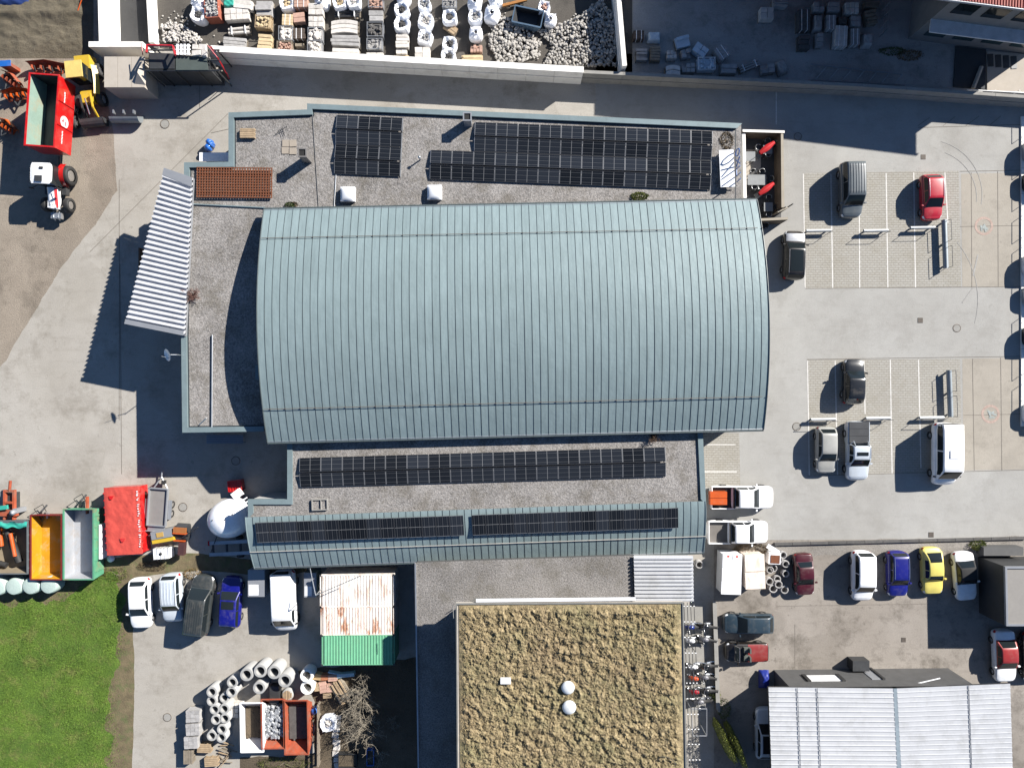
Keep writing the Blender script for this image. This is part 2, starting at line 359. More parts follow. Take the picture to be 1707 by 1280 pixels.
for k_, (a, b) in enumerate([((1339, 290), (1342, 480)), ((1385, 290), (1388, 480)), ((1432, 289), (1433, 480)), ((1477, 289), (1480, 479)), ((1523, 288), (1526, 479)), ((1575, 288), (1580, 372)),
        ((1346, 601), (1349, 792)), ((1392, 601), (1396, 792)), ((1440, 601), (1442, 690)), ((1484, 600), (1487, 790)), ((1531, 600), (1535, 780)),
        ((1174, 741), (1226, 741)), ((1174, 786), (1228, 786)), ((1294, 152), (1294, 208))]):
    mb = MB(); strip(mb, a, b, .1, .013); o = mb.build('bay_line', LINE); o['kind'] = 'structure'
mb = MB()
JT = mat('joint_filler', S(150, 142, 132), .9, 0, .2, 3)
for a, b in [((1343, 481), (1707, 478)), ((1600, 286), (1707, 284)), ((1619, 288), (1620, 478)), ((1663, 286), (1664, 478)), ((1621, 598), (1624, 784)), ((1668, 596), (1670, 784)), ((1600, 378), (1707, 376)), ((1606, 692), (1707, 690)), ((1345, 599), (1707, 594)), ((1346, 793), (1707, 783)),
             ((199, 300), (199, 700)), ((200, 440), (203, 790)), ((333, 130), (333, 180)), ((380, 190), (150, 420)), ((352, 222), (384, 215)), ((1530, 213), (1707, 208)), ((1530, 210), (1550, 196)), ((1572, 210), (1592, 195)), ((1610, 210), (1632, 194)), ((1650, 209), (1668, 194)), ((1295, 1010), (1550, 1006)), ((1325, 1040), (1325, 1112))]:
    strip(mb, a, b, .045, .016)
o = mb.build('surface_joints', JT); o['kind'] = 'structure'
# tyre marks
TYRE = mat('tyre_rubber_mark', S(201, 199, 194), .9, 0, .15, 2)
mb = MB()
for cx, cy, r, a0, a1 in [(1545, 325, 92, -75, 10), (1548, 330, 80, -70, 5), (1480, 500, 150, -40, 15)]:
    pts = [(cx+r*math.cos(R(a0+(a1-a0)*i/14)), cy+r*math.sin(R(a0+(a1-a0)*i/14))) for i in range(15)]
    for a, b in zip(pts, pts[1:]): strip(mb, a, b, .05, .0185)
strip(mb, (1622, 460), (1630, 425), .12, .019); strip(mb, (1604, 505), (1622, 480), .1, .019)
o = mb.build('tyre_marks', TYRE); o['kind'] = 'structure'
# faded red ring with pale blue symbol on the lane
RINGR = mat('faded_red_paint', S(216, 190, 176), .9, 0, .2, 4); RINGB = mat('faded_blue_paint', S(194, 202, 198), .9, 0, .2, 4)
for (x, y), w in (((1640, 377), 'upper'), ((1651, 690), 'lower')):
    c = W(x, y); t = thing('painted_symbol', f'faded red ring with pale blue mark painted on the lane beside the {w} parking bays', 'road marking', (c.x, c.y, 0))
    r = MB(); r.grid(lambda u, v: ((.62+.2*u)*math.cos(6.2832*v), (.62+.2*u)*math.sin(6.2832*v), .0165), 1, 32); r.build('ring', RINGR, t)
    r = MB()
    for i in range(5): r.box(U(-.3, .3), U(-.3, .3), .0165, .5, .16, .002, U(0, 3))
    r.v = [(x_, y_, .0165+.0004*i_) for i_, (x_, y_, z_) in enumerate(r.v)]
    r.build('symbol', RINGB, t)
# manholes and drains
IRON = mat('cast_iron', S(140, 128, 116), .7, .2, .2, 4); IROND = mat('iron_slot', (.03, .03, .03), .7)
for x, y, rr, lb in [(275, 207, .42, 'round manhole cover on the drive beside the loader shovel'), (305, 845, .4, 'round manhole cover beside the grey plant trailer'), (393, 768, .4, 'round manhole cover in the shade below the left flat roof'), (279, 1195, .38, 'round manhole cover on the lane beside the stacked concrete blocks'),
        (1330, 228, .36, 'round manhole cover in the big shadow beside the terrace'), (1595, 547, .36, 'round manhole cover in the open middle of the car park'), (1328, 711, .38, 'rusty round manhole cover beside the silver hatchback')]:
    c = W(x, y); t = thing('manhole_cover', lb, 'manhole cover', (c.x, c.y, .012), 0, 'manhole covers')
    m_ = MB(); m_.lathe([(rr, 0), (rr, .012), (rr*.86, .012), (rr*.86, .004)], 24); m_.build('frame_ring', IRON, t)
    m_ = MB(); m_.lathe([(rr*.84, .008), (.001, .008)], 24, sm=False)
    m_.build('lid', CONC, t)
for x, y, s_, lb in [(1539, 262, .42, 'small square drain grate above the red car'), (1534, 534, .45, 'square drain grate in the middle of the car park'), (1552, 891, .45, 'square drain grate by the gravel strip'), (1506, 1066, .4, 'square drain grate in the lower yard')]:
    c = W(x, y); t = thing('drain_grate', lb, 'drain', (c.x, c.y, .012), 0, 'drain grates')
    m_ = MB(); m_.box(0, 0, .006, s_, s_, .012); m_.build('frame', IROND, t)
    m_ = MB()
    for i in range(5): m_.box((i-2)*s_/5, 0, .016, s_/9, s_*.94, .012)
    m_.build('grate', IRON, t)
# ------------------------------------------------------------------ main building
def ccw(P):
    n = len(P); A = sum(P[i][0]*P[(i+1) % n][1]-P[(i+1) % n][0]*P[i][1] for i in range(n)); return P if A > 0 else P[::-1]
def offset(P, d):
    P = ccw([Vector((p[0], p[1])) for p in P]); n = len(P); out_ = []
    for i in range(n):
        a, b, c = P[i-1], P[i], P[(i+1) % n]
        d1 = (b-a).normalized(); d2 = (c-b).normalized(); n1 = Vector((-d1.y, d1.x)); n2 = Vector((-d2.y, d2.x))
        k = n1+n2; k = k/max(k.dot(n1), .3); out_.append(b+k*d)
    return P, out_
def coping(parent, poly, z0, z1, w, m, skip=(), name='coping'):
    P, Q = offset(poly, w); n = len(P)
    for i in range(n):
        if i in skip: continue
        j = (i+1) % n; mb = MB(); mb.prism([P[i], P[j], Q[j], Q[i]], z0, z1)
        mb.build(name, m, parent, world=True)
ZR = 4.35
bw = thing('workshop_building', 'large workshop with blue-grey arched metal roofs and flat gravel roofs with solar arrays', 'building', W(853, 640))
foot = [W(x, y, ZR+.2) for x, y in [(381, 188), (512, 183), (512, 173), (1237, 206), (1237, 500), (1160, 690), (440, 719), (304, 721), (302, 560), (307, 271), (381, 270)]]
P0, _ = offset(foot, 0)
Pw, Qw = offset(foot, .12)
mb = MB(); mb.prism(Qw, 0, ZR-.1, top=False); mb.build('wall', WALLG, bw, world=True)
mb = MB(); mb.add([(p.x, p.y, ZR) for p in P0], [tuple(range(len(P0)))]); mb.build('gravel_roof', GRAV, bw, world=True)
def ccidx(poly):  # which ccw edges lie under the hall and carry no coping
    P, _ = offset(poly, 0); s = []
    for i in range(len(P)):
        m_ = (P[i]+P[(i+1) % len(P)])/2; px = CX+m_.x*F/(H-ZR); py = CY-m_.y*F/(H-ZR)
        if 446 < px < 1250 and 330 < py < 716: s.append(i)
    return s
coping(bw, foot, ZR-.15, ZR+.22, .42, COPE, ccidx(foot))
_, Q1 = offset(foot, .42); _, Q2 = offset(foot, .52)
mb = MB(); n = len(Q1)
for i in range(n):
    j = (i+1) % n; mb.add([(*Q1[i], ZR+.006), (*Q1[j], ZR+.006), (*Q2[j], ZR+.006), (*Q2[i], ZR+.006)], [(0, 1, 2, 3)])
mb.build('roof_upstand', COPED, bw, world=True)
# step between the two flat roofs + thin cable/pipe runs on the roof
mb = MB(); mb.tube(W(322, 341, ZR)+Vector((0, 0, .06)), W(442, 347, ZR)+Vector((0, 0, .06)), .07, 6); mb.build('expansion_joint', COPE, bw, world=True)
mb = MB(); mb.tube(W(521, 190, ZR)+Vector((0, 0, .03)), W(531, 345, ZR)+Vector((0, 0, .03)), .03, 5); mb.build('roof_cable', DSTEEL, bw, world=True)
mb = MB(); mb.path([W(560, 292, ZR+.05), W(557, 345, ZR+.05)], .03, 5); mb.build('roof_cable', STEEL, bw, world=True)
mb = MB(); mb.path([W(354, 558, ZR+.12), W(353, 714, ZR+.12)], .06, 8); mb.tube(W(332, 708, ZR+.08), W(344, 697, ZR+.7), .05); mb.build('roof_pipe', STEEL, bw, world=True)
# south flat roof
foot2 = [W(x, y, ZR+.1) for x, y in [(479, 730), (1171, 712), (1177, 840), (414, 864), (413, 832), (479, 832)]]
P2, Q2w = offset(foot2, .12)
mb = MB(); mb.prism(Q2w, 0, ZR-.12, top=False); mb.build('wall', WALLG, bw, world=True)
mb = MB(); mb.add([(p.x, p.y, ZR-.008) for p in P2], [tuple(range(len(P2)))]); mb.build('gravel_roof', GRAV, bw, world=True)
sk = []
for i in range(len(P2)):
    m_ = (P2[i]+P2[(i+1) % len(P2)])/2; py = CY-m_.y*F/(H-ZR); px = CX+m_.x*F/(H-ZR)
    if (py < 735 and px > 600) or (py > 845 and px > 500): sk.append(i)
coping(bw, foot2, ZR-.16, ZR+.14, .42, COPE, sk)
# arched roofs of standing-seam sheets, each sheet an object
def arch_roof(parent, NW, NE, SE, SW, zf, npan, name, rib=.028, over=0):
    """corners are world xy; zf(v) height along the arch, v from north to south"""
    def Rf(u, v):
        a = NW.lerp(NE, u); b_ = SW.lerp(SE, u); p = a.lerp(b_, v); return Vector((p.x, p.y, zf(v)))
    deck = MB(); deck.grid(lambda u, v: Rf(u, v)-Vector((0, 0, .035)), 1, 28); dk = deck.build(name, SEAM, parent, world=True)
    L = (NE-NW).length; e = .007/L
    for i in range(npan):
        mb = MB(); u0, u1 = i/npan+e, (i+1)/npan-e; dz = U(-.004, .004); t = U(-.006, .006)
        mb.grid(lambda u, v: Rf(u0+(u1-u0)*u, v)+Vector((0, 0, dz+t*(u-.5))), 2, 28)
        w = .012/L
        def ribf(u, v):
            q = [(u1-w, 0), (u1-w, rib), (u1+w, rib), (u1+w, 0)][int(round(u*3))]; return Rf(min(q[0], 1), v)+Vector((0, 0, q[1]))
        mb.grid(ribf, 3, 28, 1, False)
        mb.build('roof_sheet', [ROOFM, SEAM], dk, world=True)
    return Rf, dk
ZE, ZA = 5.1, 7.0
NW, NE, SE, SW = W(440, 349, ZE), W(1262, 333, ZE), W(1273, 716, ZE), W(446, 738, ZE)
def zf1(v): return ZE+(ZA-ZE)*(1-(2*v-1)**2)
R1, dk1 = arch_roof(bw, NW, NE, SE, SW, zf1, 67, 'arched_roof')
# hall walls following the arch, inset from the roof edge
mb = MB()
for u in (.006, .988):
    mb.grid(lambda a, v: (lambda p: (p.x, p.y, p.z-.12 if a > .5 else (ZR-.05 if u < .5 else 0)))(R1(u, .01+.98*v)), 1, 24, 0, False)
for v in (.012, .988):
    mb.grid(lambda a, u: (lambda p: (p.x, p.y, p.z-.1 if a > .5 else 0))(R1(.006+.982*u, v)), 1, 1, 0, False)
mb.build('hall_wall', WALLD, bw, world=True)
for v0 in (0, 1):      # eaves gutters
    mb = MB(); a, b = R1(0, v0), R1(1, v0); dy = .06 if v0 == 0 else -.06
    mb.tube(a+Vector((0, dy, -.06)), b+Vector((0, dy, -.06)), .08, 8); mb.build('gutter', SEAM, dk1, world=True)
    mb = MB(); mb.tube(a+Vector((0, -dy*1.2, .03)), b+Vector((0, -dy*1.2, .03)), .03, 6); mb.build('eaves_trim', STEEL, dk1, world=True)
for u0 in (0, 1):      # verge trims on the curved edges
    mb = MB(); mb.path([R1(u0, j/28)+Vector((0, 0, .02)) for j in range(29)], .045, 6); mb.build('verge_trim', SEAM, dk1, world=True)
for v0 in (.135, .855):
    mb = MB(); a, b = R1(.003, v0)+Vector((0, 0, .12)), R1(.99, v0)+Vector((0, 0, .12)); mb.tube(a, b, .025, 6)
    for i in range(0, 67, 2): p = R1((i+1)/67, v0); mb.box(p.x, p.y, p.z+.06, .05, .06, .12)
    mb.build('snow_guard', mat('brown_rail', (.1, .075, .06), .6), dk1, world=True)
ZS = 3.0
def zf2(v): return 4.5-1.45*v**1.7
R2, dk2 = arch_roof(bw, W(409, 862, 4.5), W(1176, 835, 4.5), W(1173, 921, 3.05), W(424, 947, 3.05), zf2, 63, 'lower_arched_roof')
mb = MB()
for u in (.01, .99):
    mb.grid(lambda a, v: (lambda p: (p.x, p.y, p.z-.1 if a > .5 else 0))(R2(u, .02+.95*v)), 1, 20, 0, False)
mb.grid(lambda a, u: (lambda p: (p.x, p.y, p.z-.1 if a > .5 else 0))(R2(.01+.98*u, .97)), 1, 1, 0, False)
mb.build('wall', WALLG, bw, world=True)
mb = MB(); mb.tube(R2(0, 1)+Vector((0, -.05, -.05)), R2(1, 1)+Vector((0, -.05, -.05)), .08, 8); mb.build('gutter', SEAM, dk2, world=True)
mb = MB(); mb.tube(R2(0, 1)+Vector((0, .08, .04)), R2(1, 1)+Vector((0, .08, .04)), .03, 6); mb.build('eaves_trim', STEEL, dk2, world=True)
mb = MB(); mb.tube(R2(0, .66)+Vector((0, 0, .1)), R2(1, .66)+Vector((0, 0, .1)), .03, 6)
for i in range(0, 63, 2): p = R2((i+1)/63, .66); mb.box(p.x, p.y, p.z+.05, .05, .06, .1)
mb.build('snow_guard', mat('pale_rail', (.35, .33, .3), .5), dk2, world=True)
for u0 in (0, 1):
    mb = MB(); mb.path([R2(u0, j/20)+Vector((0, 0, .01)) for j in range(21)], .045, 6); mb.build('verge_trim', COPE, dk2, world=True)
mb = MB(); p = W(431, 621, 5.2); mb.box(p.x, p.y, 5.0, .5, 1.2, .5); mb.build('vent_box', COPE, bw, world=True)
# lower connector with gravel roof
foot3 = [W(x, y, 4.1) for x, y in [(691, 938), (1056, 926), (1060, 1012), (764, 1016), (764, 1330), (697, 1330)]]
P3, Q3 = offset(foot3, .1)
mb = MB(); mb.prism(Q3, 0, 3.9, top=False); mb.build('wall', WALLD, bw, world=True)
mb = MB(); mb.add([(p.x, p.y, 4.0) for p in P3], [tuple(range(len(P3)))]); mb.build('gravel_roof', GRAV2, bw, world=True)
coping(bw, foot3, 3.9, 4.12, .12, STEEL, [i for i in range(len(P3)) if (P3[i]+P3[(i+1) % len(P3)]).x/2 > W(705, 0, 4).x])
def corr(mb, A, B, C_, D, n, h=.05, mi=0, fr=(0, .3, .4, .8, .9)):
    """corrugated sheet, ribs run A->B and D->C, stacked from A to D"""
    zz = [0, 0, h, h, 0]; U_ = []
    for i in range(n):
        for f, z in zip(fr, zz): U_.append(((i+f)/n, z))
    U_.append((1, 0)); A, B, C_, D = map(Vector, (A, B, C_, D)); V = []
    for t, z in U_: V += [A.lerp(D, t)+Vector((0, 0, z)), B.lerp(C_, t)+Vector((0, 0, z))]
    mb.add(V, [(2*i, 2*i+1, 2*i+3, 2*i+2) for i in range(len(U_)-1)], mi)
t = thing('corrugated_canopy', 'small white corrugated canopy beside the lower gravel roof above the moss roof', 'canopy', W(1105, 960))
mb = MB(); corr(mb, W(1056, 926, 4.2), W(1155, 926, 4.2), W(1156, 1002, 4.2), W(1058, 1002, 4.2), 12, .15); mb.build('roof_sheet', SHEDM, t, world=True)
mb = MB(); mb.prism([W(1060, 930, 4.1), W(1152, 930, 4.1), W(1152, 998, 4.1), W(1060, 998, 4.1)], 0, 4.1, top=False); mb.build('wall', WALLG, t, world=True)
# white corrugated canopy at the west front
t = thing('corrugated_canopy', 'white corrugated trapezoid canopy at the left end of the workshop', 'canopy', W(265, 430))
ZC = 4.75
A, B, C_, D = W(275, 281, ZC), W(322, 297, ZC), W(309, 560, ZC), W(209, 540, ZC)
mb = MB(); corr(mb, A, B, C_, D, 31, .16, 0, (0, .4, .5, .74, .84)); mb.build('roof_sheet', CANM, t, world=True)
mb = MB()
for p, q in ((A, D), (D, C_), (C_, B), (B, A)):
    mb.quad(p+Vector((0, 0, -.004)), q+Vector((0, 0, -.004)), q-Vector((0, 0, .3)), p-Vector((0, 0, .3)))
mb.build('fascia', GREYM, t, world=True)
d1 = (C_-D).normalized(); mb = MB(); mb.prism([D, D.lerp(C_, .985), C_.lerp(B, .03).lerp(D.lerp(A, .03), .015), D.lerp(A, .03)], ZC+.162, ZC+.18); mb.build('edge_flashing', GREYM, t, world=True)
mb = MB(); mb.prism([A, B, B.lerp(C_, .06), A.lerp(D, .045)], ZC+.162, ZC+.18); mb.build('edge_flashing', GREYM, t, world=True)
for f in (.08, .5, .9):
    p = A.lerp(D, f)+Vector((.6, 0, 0)); mb = MB(); mb.tube((p.x, p.y, 0), (p.x, p.y, ZC-.1), .09); mb.build('post', STEEL, t, world=True)
mb = MB(); p = W(226, 452, 0); mb.box(p.x+1.6, p.y, 1.2, .1, 3.2, 2.4); mb.build('door', mat('brown_door', (.12, .07, .04), .6), t, world=True)
# solar arrays: tents of landscape modules, one object per module
def module(w, h, name):
    mb = MB(); f = .03
    mb.quad((-w/2, -h/2, .03), (w/2, -h/2, .03), (w/2, h/2, .03), (-w/2, h/2, .03), 0)
    for x, y, a, b_ in ((0, -h/2+f/2, w, f), (0, h/2-f/2, w, f), (-w/2+f/2, 0, f, h-2*f), (w/2-f/2, 0, f, h-2*f)): mb.box(x, y, .019, a, b_, .038, 0, 1 if (b_ > a) == (w > h) or name == 'x' else 2)
    o_ = mb.build(name, [SOLAR, ALU, ALUD]); me = o_.data; bpy.data.objects.remove(o_); return me
def array(label, x0, y0, x1, y1, rows, z, grp='solar arrays on the workshop roofs'):
    """(x0,y0)->(x1,y1): photo pixels of the top edge of the first row; rows: list of (first column, last column)"""
    a, b_ = W(x0, y0, z), W(x1, y1, z); d = (b_-a).normalized(); ang = math.atan2(d.y, d.x); ncol = rows[0][2]
    pw = (b_-a).length/ncol; ph = 1.17; t_ = thing('solar_array', label, 'solar panels', (a.x, a.y, z), ang, grp)
    me = module(pw-.025, ph-.02, 'solar_panel'); y = 0
    for r, (c0, c1, _n) in enumerate(rows):
        up = r % 2 == 0; tl = R(9)*(-1 if up else 1); zc = .2
        for c in range(c0, c1):
            shared('solar_panel', me, t_, ((c+.5)*pw, y-ph*.49, zc), (tl, 0, 0))
        if c1 > c0:
            mb = MB()
            for c in (c0, c1): mb.box(c*pw, y-ph*.49, .06, .05, ph, .06)
            mb.build('mounting_rail', STEEL, t_)
        y -= ph*.985+(.09 if up else .025)
    return t_
ZP = ZR+.25
array('black solar array of twelve panels, the small square block on the north flat roof', 562, 193, 672, 198, [(0, 3, 3)]*4, ZR)
array('large black stepped solar array stretching across the north flat roof', 792, 205, 1187, 220, [(0, 11, 11), (0, 11, 11), (-2, 11, 11), (-2, 11, 11)], ZR)
array('long two-row solar array on the flat roof between the arched roofs', 500, 763, 1108, 745, [(0, 17, 17)]*2, ZR)
for (xa, ua), (xb, ub), lb in (((.0215, 0), (.473, 0), 'left single-row solar array on the lower arched roof'), ((.491, 0), (.939, 0), 'right single-row solar array on the lower arched roof')):
    a = R2(xa, .09); t_ = thing('solar_array', lb, 'solar panels', a, 0, 'solar arrays on the workshop roofs'); n = 15
    pw = (R2(xb, .1)-R2(xa, .1)).length/n; me = module(1.74, pw-.02, 'solar_panel')
    for i in range(n):
        u = xa+(xb-xa)*(i+.5)/n; p, q = R2(u, .085), R2(u, .48); p.z += .16; q.z += .24; c = (p+q)/2-a
        du = (R2(1, .1)-R2(0, .1)).normalized(); dv = (q-p).normalized()
        o = shared('solar_panel', me, t_, c)
        from mathutils import Matrix
        ex = dv; ez = du.cross(dv)*-1; ez = ez if ez.z > 0 else -ez; ey = ez.cross(ex)
        o.rotation_euler = Matrix((ex, ey, ez)).transposed().to_euler()
    mb = MB()
    for v0 in (.12, .42): mb.tube(R2(xa, v0)+Vector((0, 0, .08)), R2(xb, v0)+Vector((0, 0, .08)), .025, 5)
    mb.build('mounting_rail', STEEL, t_, world=True)
# ------------------------------------------------------------------ things on the flat roofs
def at(px, py, zb, hgt=0): # base location for a thing whose top (zb+hgt) is seen at px,py
    p = W(px, py, zb+hgt); return Vector((p.x, p.y, zb))
t = thing('steel_lattice', 'rusty brown steel lattice grid lying on the north gravel roof', 'grating', at(390, 304, ZR, .3), R(-.6))
wx, wy = mm(124, 4.6), mm(49, 4.6); mb = MB()
for i in range(29): mb.box(-wx/2+wx*i/28, 0, .2, .075, wy, .08)
mb.build('lower_bars', RUSTB, t); mb = MB()
for i in range(12): mb.box(0, -wy/2+wy*i/11, .205, wx+.1, .075, .085)
mb.build('upper_bars', RUSTB, t); mb = MB()
for y in (-wy*.3, wy*.3): mb.box(0, y, .08, wx, .1, .16)
mb.build('bearers', WOODG, t)
DOME = mat('skylight_acrylic', (.62, .64, .67), .25, 0, .03)
for x, y, lb in ((579, 323, 'square white skylight dome below the small square solar array'), (724, 320, 'square white skylight dome left below the stepped solar array')):
    t = thing('skylight_dome', lb, 'skylight', at(x, y, ZR, .5), 0, 'skylight domes'); s_ = 1.15
    mb = MB(); mb.box(0, 0, .17, s_, s_, .34); mb.build('kerb', WHITEM, t)
    mb = MB(); mb.grid(lambda u, v: ((u-.5)*s_*1.04, (v-.5)*s_*1.04, .36+.26*(16*u*(1-u)*v*(1-v))**.6), 10, 10); mb.build('dome', DOME, t)
def chimney(px, py, hgt, w, lb, m):
    t = thing('chimney', lb, 'chimney', at(px, py, ZR, hgt), 0)
    mb = MB(); mb.box(0, 0, hgt/2-.03, w, w, hgt-.06); mb.build('stack', m, t)
    mb = MB()
    for sx, sy, a, b_ in ((0, w/2, w+.1, .1), (0, -w/2, w+.1, .1), (w/2, 0, .1, w-.1), (-w/2, 0, .1, w-.1)): mb.box(sx, sy, hgt+.02, a, b_, .1)
    mb.build('cap', m, t)
    mb = MB(); mb.box(0, 0, hgt-.02, w*.75, w*.75, .03); mb.build('flue', mat('soot', (.012, .012, .012), .9), t)
chimney(504, 255, 1.6, .62, 'tall grey square chimney casting a long shadow beside the rusty lattice', mat('chimney_cladding', (.2, .19, .18), .5, .4))
chimney(779, 195, 1.3, .6, 'bright metal square vent chimney at the coping of the north flat roof', GREYM)
def euro(px, py, z, rz, label, n=1, m=WOOD, grp='wooden pallets', cat='pallet'):
    t = thing('wooden_pallet', label, cat, at(px, py, z, .15*n), rz, grp); put_pallet(t, 0, n, m); return t
def put_pallet(t, z0=0, n=1, m=WOOD, wx=1.2, wy=.8):
    for k in range(n):
        z = z0+k*.15
        if k == n-1:
            for i in range(5): mb = MB(); mb.box(0, (i-2)*wy/5, z+.13, wx, wy/6.2, .03); mb.build('deck_board', m, t)
        else:
            mb = MB()
            for i in range(5): mb.box(0, (i-2)*wy/5, z+.13, wx, wy/6.2, .03)
            mb.build('deck_boards', m, t)
        mb = MB()
        for x in (-wx/2+.07, 0, wx/2-.07):
            for y in (-wy/2+.06, 0, wy/2-.06): mb.box(x, y, z+.065, .13, .11, .09)
        mb.build('blocks', m, t)
euro(412, 222, ZR, 0, 'pale wooden pallet lying at the left corner of the north gravel roof', 2)
SLAB = mat('paving_slab', S(196, 184, 168), .9, 0, .08)
for i, (x, y) in enumerate(((476, 239), (488, 239), (475, 251), (488, 252))):
    o = MB().box(0, 0, .03, .55, .55, .06).build('paving_slab', SLAB, None, at(x, y, ZR, .06), U(-.05, .05))
    tag(o, f'square beige paving slab on the gravel roof, {["upper left", "upper right", "lower left", "lower right"][i]} of a group of four', 'slab', 'four slabs on the roof')
t = thing('roof_antenna', 'small fallen antenna mast lying on the north gravel roof', 'antenna', at(468, 218, ZR, .3), R(25))
mb = MB(); mb.tube((-.6, 0, .1), (.6, .1, .3), .025); mb.build('mast', DSTEEL, t)
for k in range(3):
    mb = MB(); mb.tube((.2+.15*k, -.3, .28), (.25+.15*k, .35, .28), .015); mb.build('element', DSTEEL, t)
t = thing('vent_pipe', 'thin vent pipe between the two solar arrays on the north roof', 'pipe', at(699, 262, ZR, .7))
mb = MB(); mb.tube((0, 0, 0), (0, 0, .65), .06); mb.build('pipe', STEEL, t); mb = MB(); mb.lathe([(.12, .65), (.12, .72), (.001, .76)], 12); mb.build('cowl', STEEL, t)
t = thing('roof_hatch_frame', 'flat grey hatch frame on the middle flat roof above the lower arched roof', 'hatch', at(533, 841, ZR, .15), R(2))
for x, y, a, b_ in ((0, .42, 1.3, .08), (0, -.42, 1.3, .08), (-.62, 0, .08, .76), (.62, 0, .08, .76), (.1, 0, .05, .76)):
    mb = MB(); mb.box(x, y, .1, a, b_, .2); mb.build('frame_bar', CONC, t)
mb = MB(); mb.box(0, 0, .04, 1.15, .74, .06); mb.build('hatch_lid', GRAV, t)
# satellite dish on its bracket at the west coping
t = thing('satellite_dish', 'white satellite dish on a bracket at the left edge of the workshop roof', 'satellite dish', at(300, 592, 4.3, .3))
mb = MB(); mb.tube((0, 0, 0), (.1, 0, 1.0), .035); mb.tube((.1, 0, .9), (-.35, 0, 1.15), .03); mb.build('bracket', STEEL, t)
nrm = Vector((-.62, -.25, .75)).normalized(); e1 = nrm.orthogonal().normalized(); e2 = nrm.cross(e1)
mb = MB(); mb.grid(lambda u, v: Vector((-.45, 0, 1.2))+(e1*math.cos(6.2832*v)+e2*math.sin(6.2832*v))*.5*u+nrm*.14*u*u, 6, 24); mb.build('reflector', WHITEP, t)
mb = MB(); mb.tube((-.45, -.3, 1.0), Vector((-.45, 0, 1.2))+nrm*.6, .02); mb.build('feed_arm', STEEL, t)
# sign board with standing letters
t = thing('roof_sign', 'white roof sign board with standing blue letters beside the terrace', 'sign', at(1212, 281, ZR, .5), R(2.5))
mb = MB(); mb.box(0, 0, .45, mm(24, 5), mm(62, 5), .12); mb.build('board', WHITEP, t)
LET = mat('sign_letter_blue', (.05, .12, .3), .4)
def letter(name, segs, y0):
    mb = MB()
    for (a, b_), (c, d) in segs: mb.tube((.75, y0+a*.55, .5+b_*.9), (.75, y0+c*.55, .5+d*.9), .05, 6)
    mb.build(name, LET, t)
oc = [(.5+.5*math.cos(k*.7854), .5+.5*math.sin(k*.7854)) for k in range(9)]
letter('letter', list(zip(oc, oc[1:])), .85); letter('letter', [((0, 0), (1, 1)), ((1, 0), (0, 1))], .1); letter('letter', [((0, 0), (0, 1)), ((1, 0), (1, 1)), ((0, 0), (1, 0))], -.65); letter('letter', [((.5, 0), (.5, 1))], -1.4)
mb = MB()
for y in (-1.4, 0, 1.4): mb.box(.45, y, .3, .8, .06, .06); mb.box(-.3, y, .2, .08, .08, .4)
mb.build('support_frame', DSTEEL, t)
# ------------------------------------------------------------------ walls round the stone yard
def wall_run(label, pts, h, th, m, joints=True, groove=True, cap=None, seg=2.5):
    """pts: photo pixels of the foot of the near face; separate precast panels"""
    P = [W(x, y) for x, y in pts]; t = thing('precast_wall', label, 'wall', P[0])
    for a, b_ in zip(P, P[1:]):
        d = (b_-a); L = d.length; d.normalize(); nn = Vector((-d.y, d.x, 0)); n = max(1, round(L/seg)); ang = math.atan2(d.y, d.x)
        for i in range(n):
            s_ = L/n; c = a+d*(s_*(i+.5))+nn*th/2; mb = MB()
            mb.box(c.x, c.y, h*.25, s_-.02, th, h*.5, ang); mb.box(c.x, c.y, h*.5, s_-.02, th-.16, .14, ang); mb.box(c.x, c.y, h*.76+.018, s_-.02, th-.03, h*.48-.04, ang)
            mb.build('wall_panel', m, t, world=True)
    return t
t = wall_run('long white concrete wall between the stone yard and the drive', [(371, 107), (968, 141)], 2.35, .42, WHITEC)
a, b_ = W(371, 107), W(968, 141); d = (b_-a).normalized(); nn = Vector((-d.y, d.x, 0)); mb = MB(); c = (a+b_)/2+nn*.2
mb.box(c.x, c.y, 2.38, (b_-a).length, .5, .07, math.atan2(d.y, d.x)); mb.build('coping', WHITEC, t, world=True)
wall_run('lower grey concrete wall along the drive below the neighbour yard', [(969, 138), (1420, 160), (1707, 180), (1900, 194)], 1.8, .3, CONC, seg=3.5)
wall_run('white concrete wall running up between the stone yard and the neighbour yard', [(1038, 130), (1022, -60)], 2.3, .42, WHITEC)
t = thing('storage_bay', 'white concrete storage bay with dark wet floor at the top left', 'wall', W(215, 60))
for (x0, y0), (x1, y1), h, th, m in (((198, -60), (202, 96), 2.0, .75, WHITEC), ((258, -60), (266, 80), 1.0, .42, WHITEC), ((171, 97), (258, 97), 2.0, .45, WHITEC)):
    a, b_ = W(x0, y0), W(x1, y1); d = (b_-a).normalized(); nn = Vector((-d.y, d.x, 0)); nn = nn if (abs(d.x) > .5 and nn.y > 0) or (abs(d.x) < .5 and nn.x < 0) else -nn
    mb = MB(); c = (a+b_)/2+nn*th/2; mb.box(c.x, c.y, h/2+(.0015 if abs(d.x) > .5 else 0), (b_-a).length, th, h, math.atan2(d.y, d.x)); mb.build('bay_wall', m, t, world=True)
mb = MB(); mb.add([(*W(x, y).xy, .014) for x, y in ((200, -200), (200, 94), (260, 94), (260, -200))][::-1], [(0, 1, 2, 3)]); mb.build('bay_floor', BAYF, t, world=True)
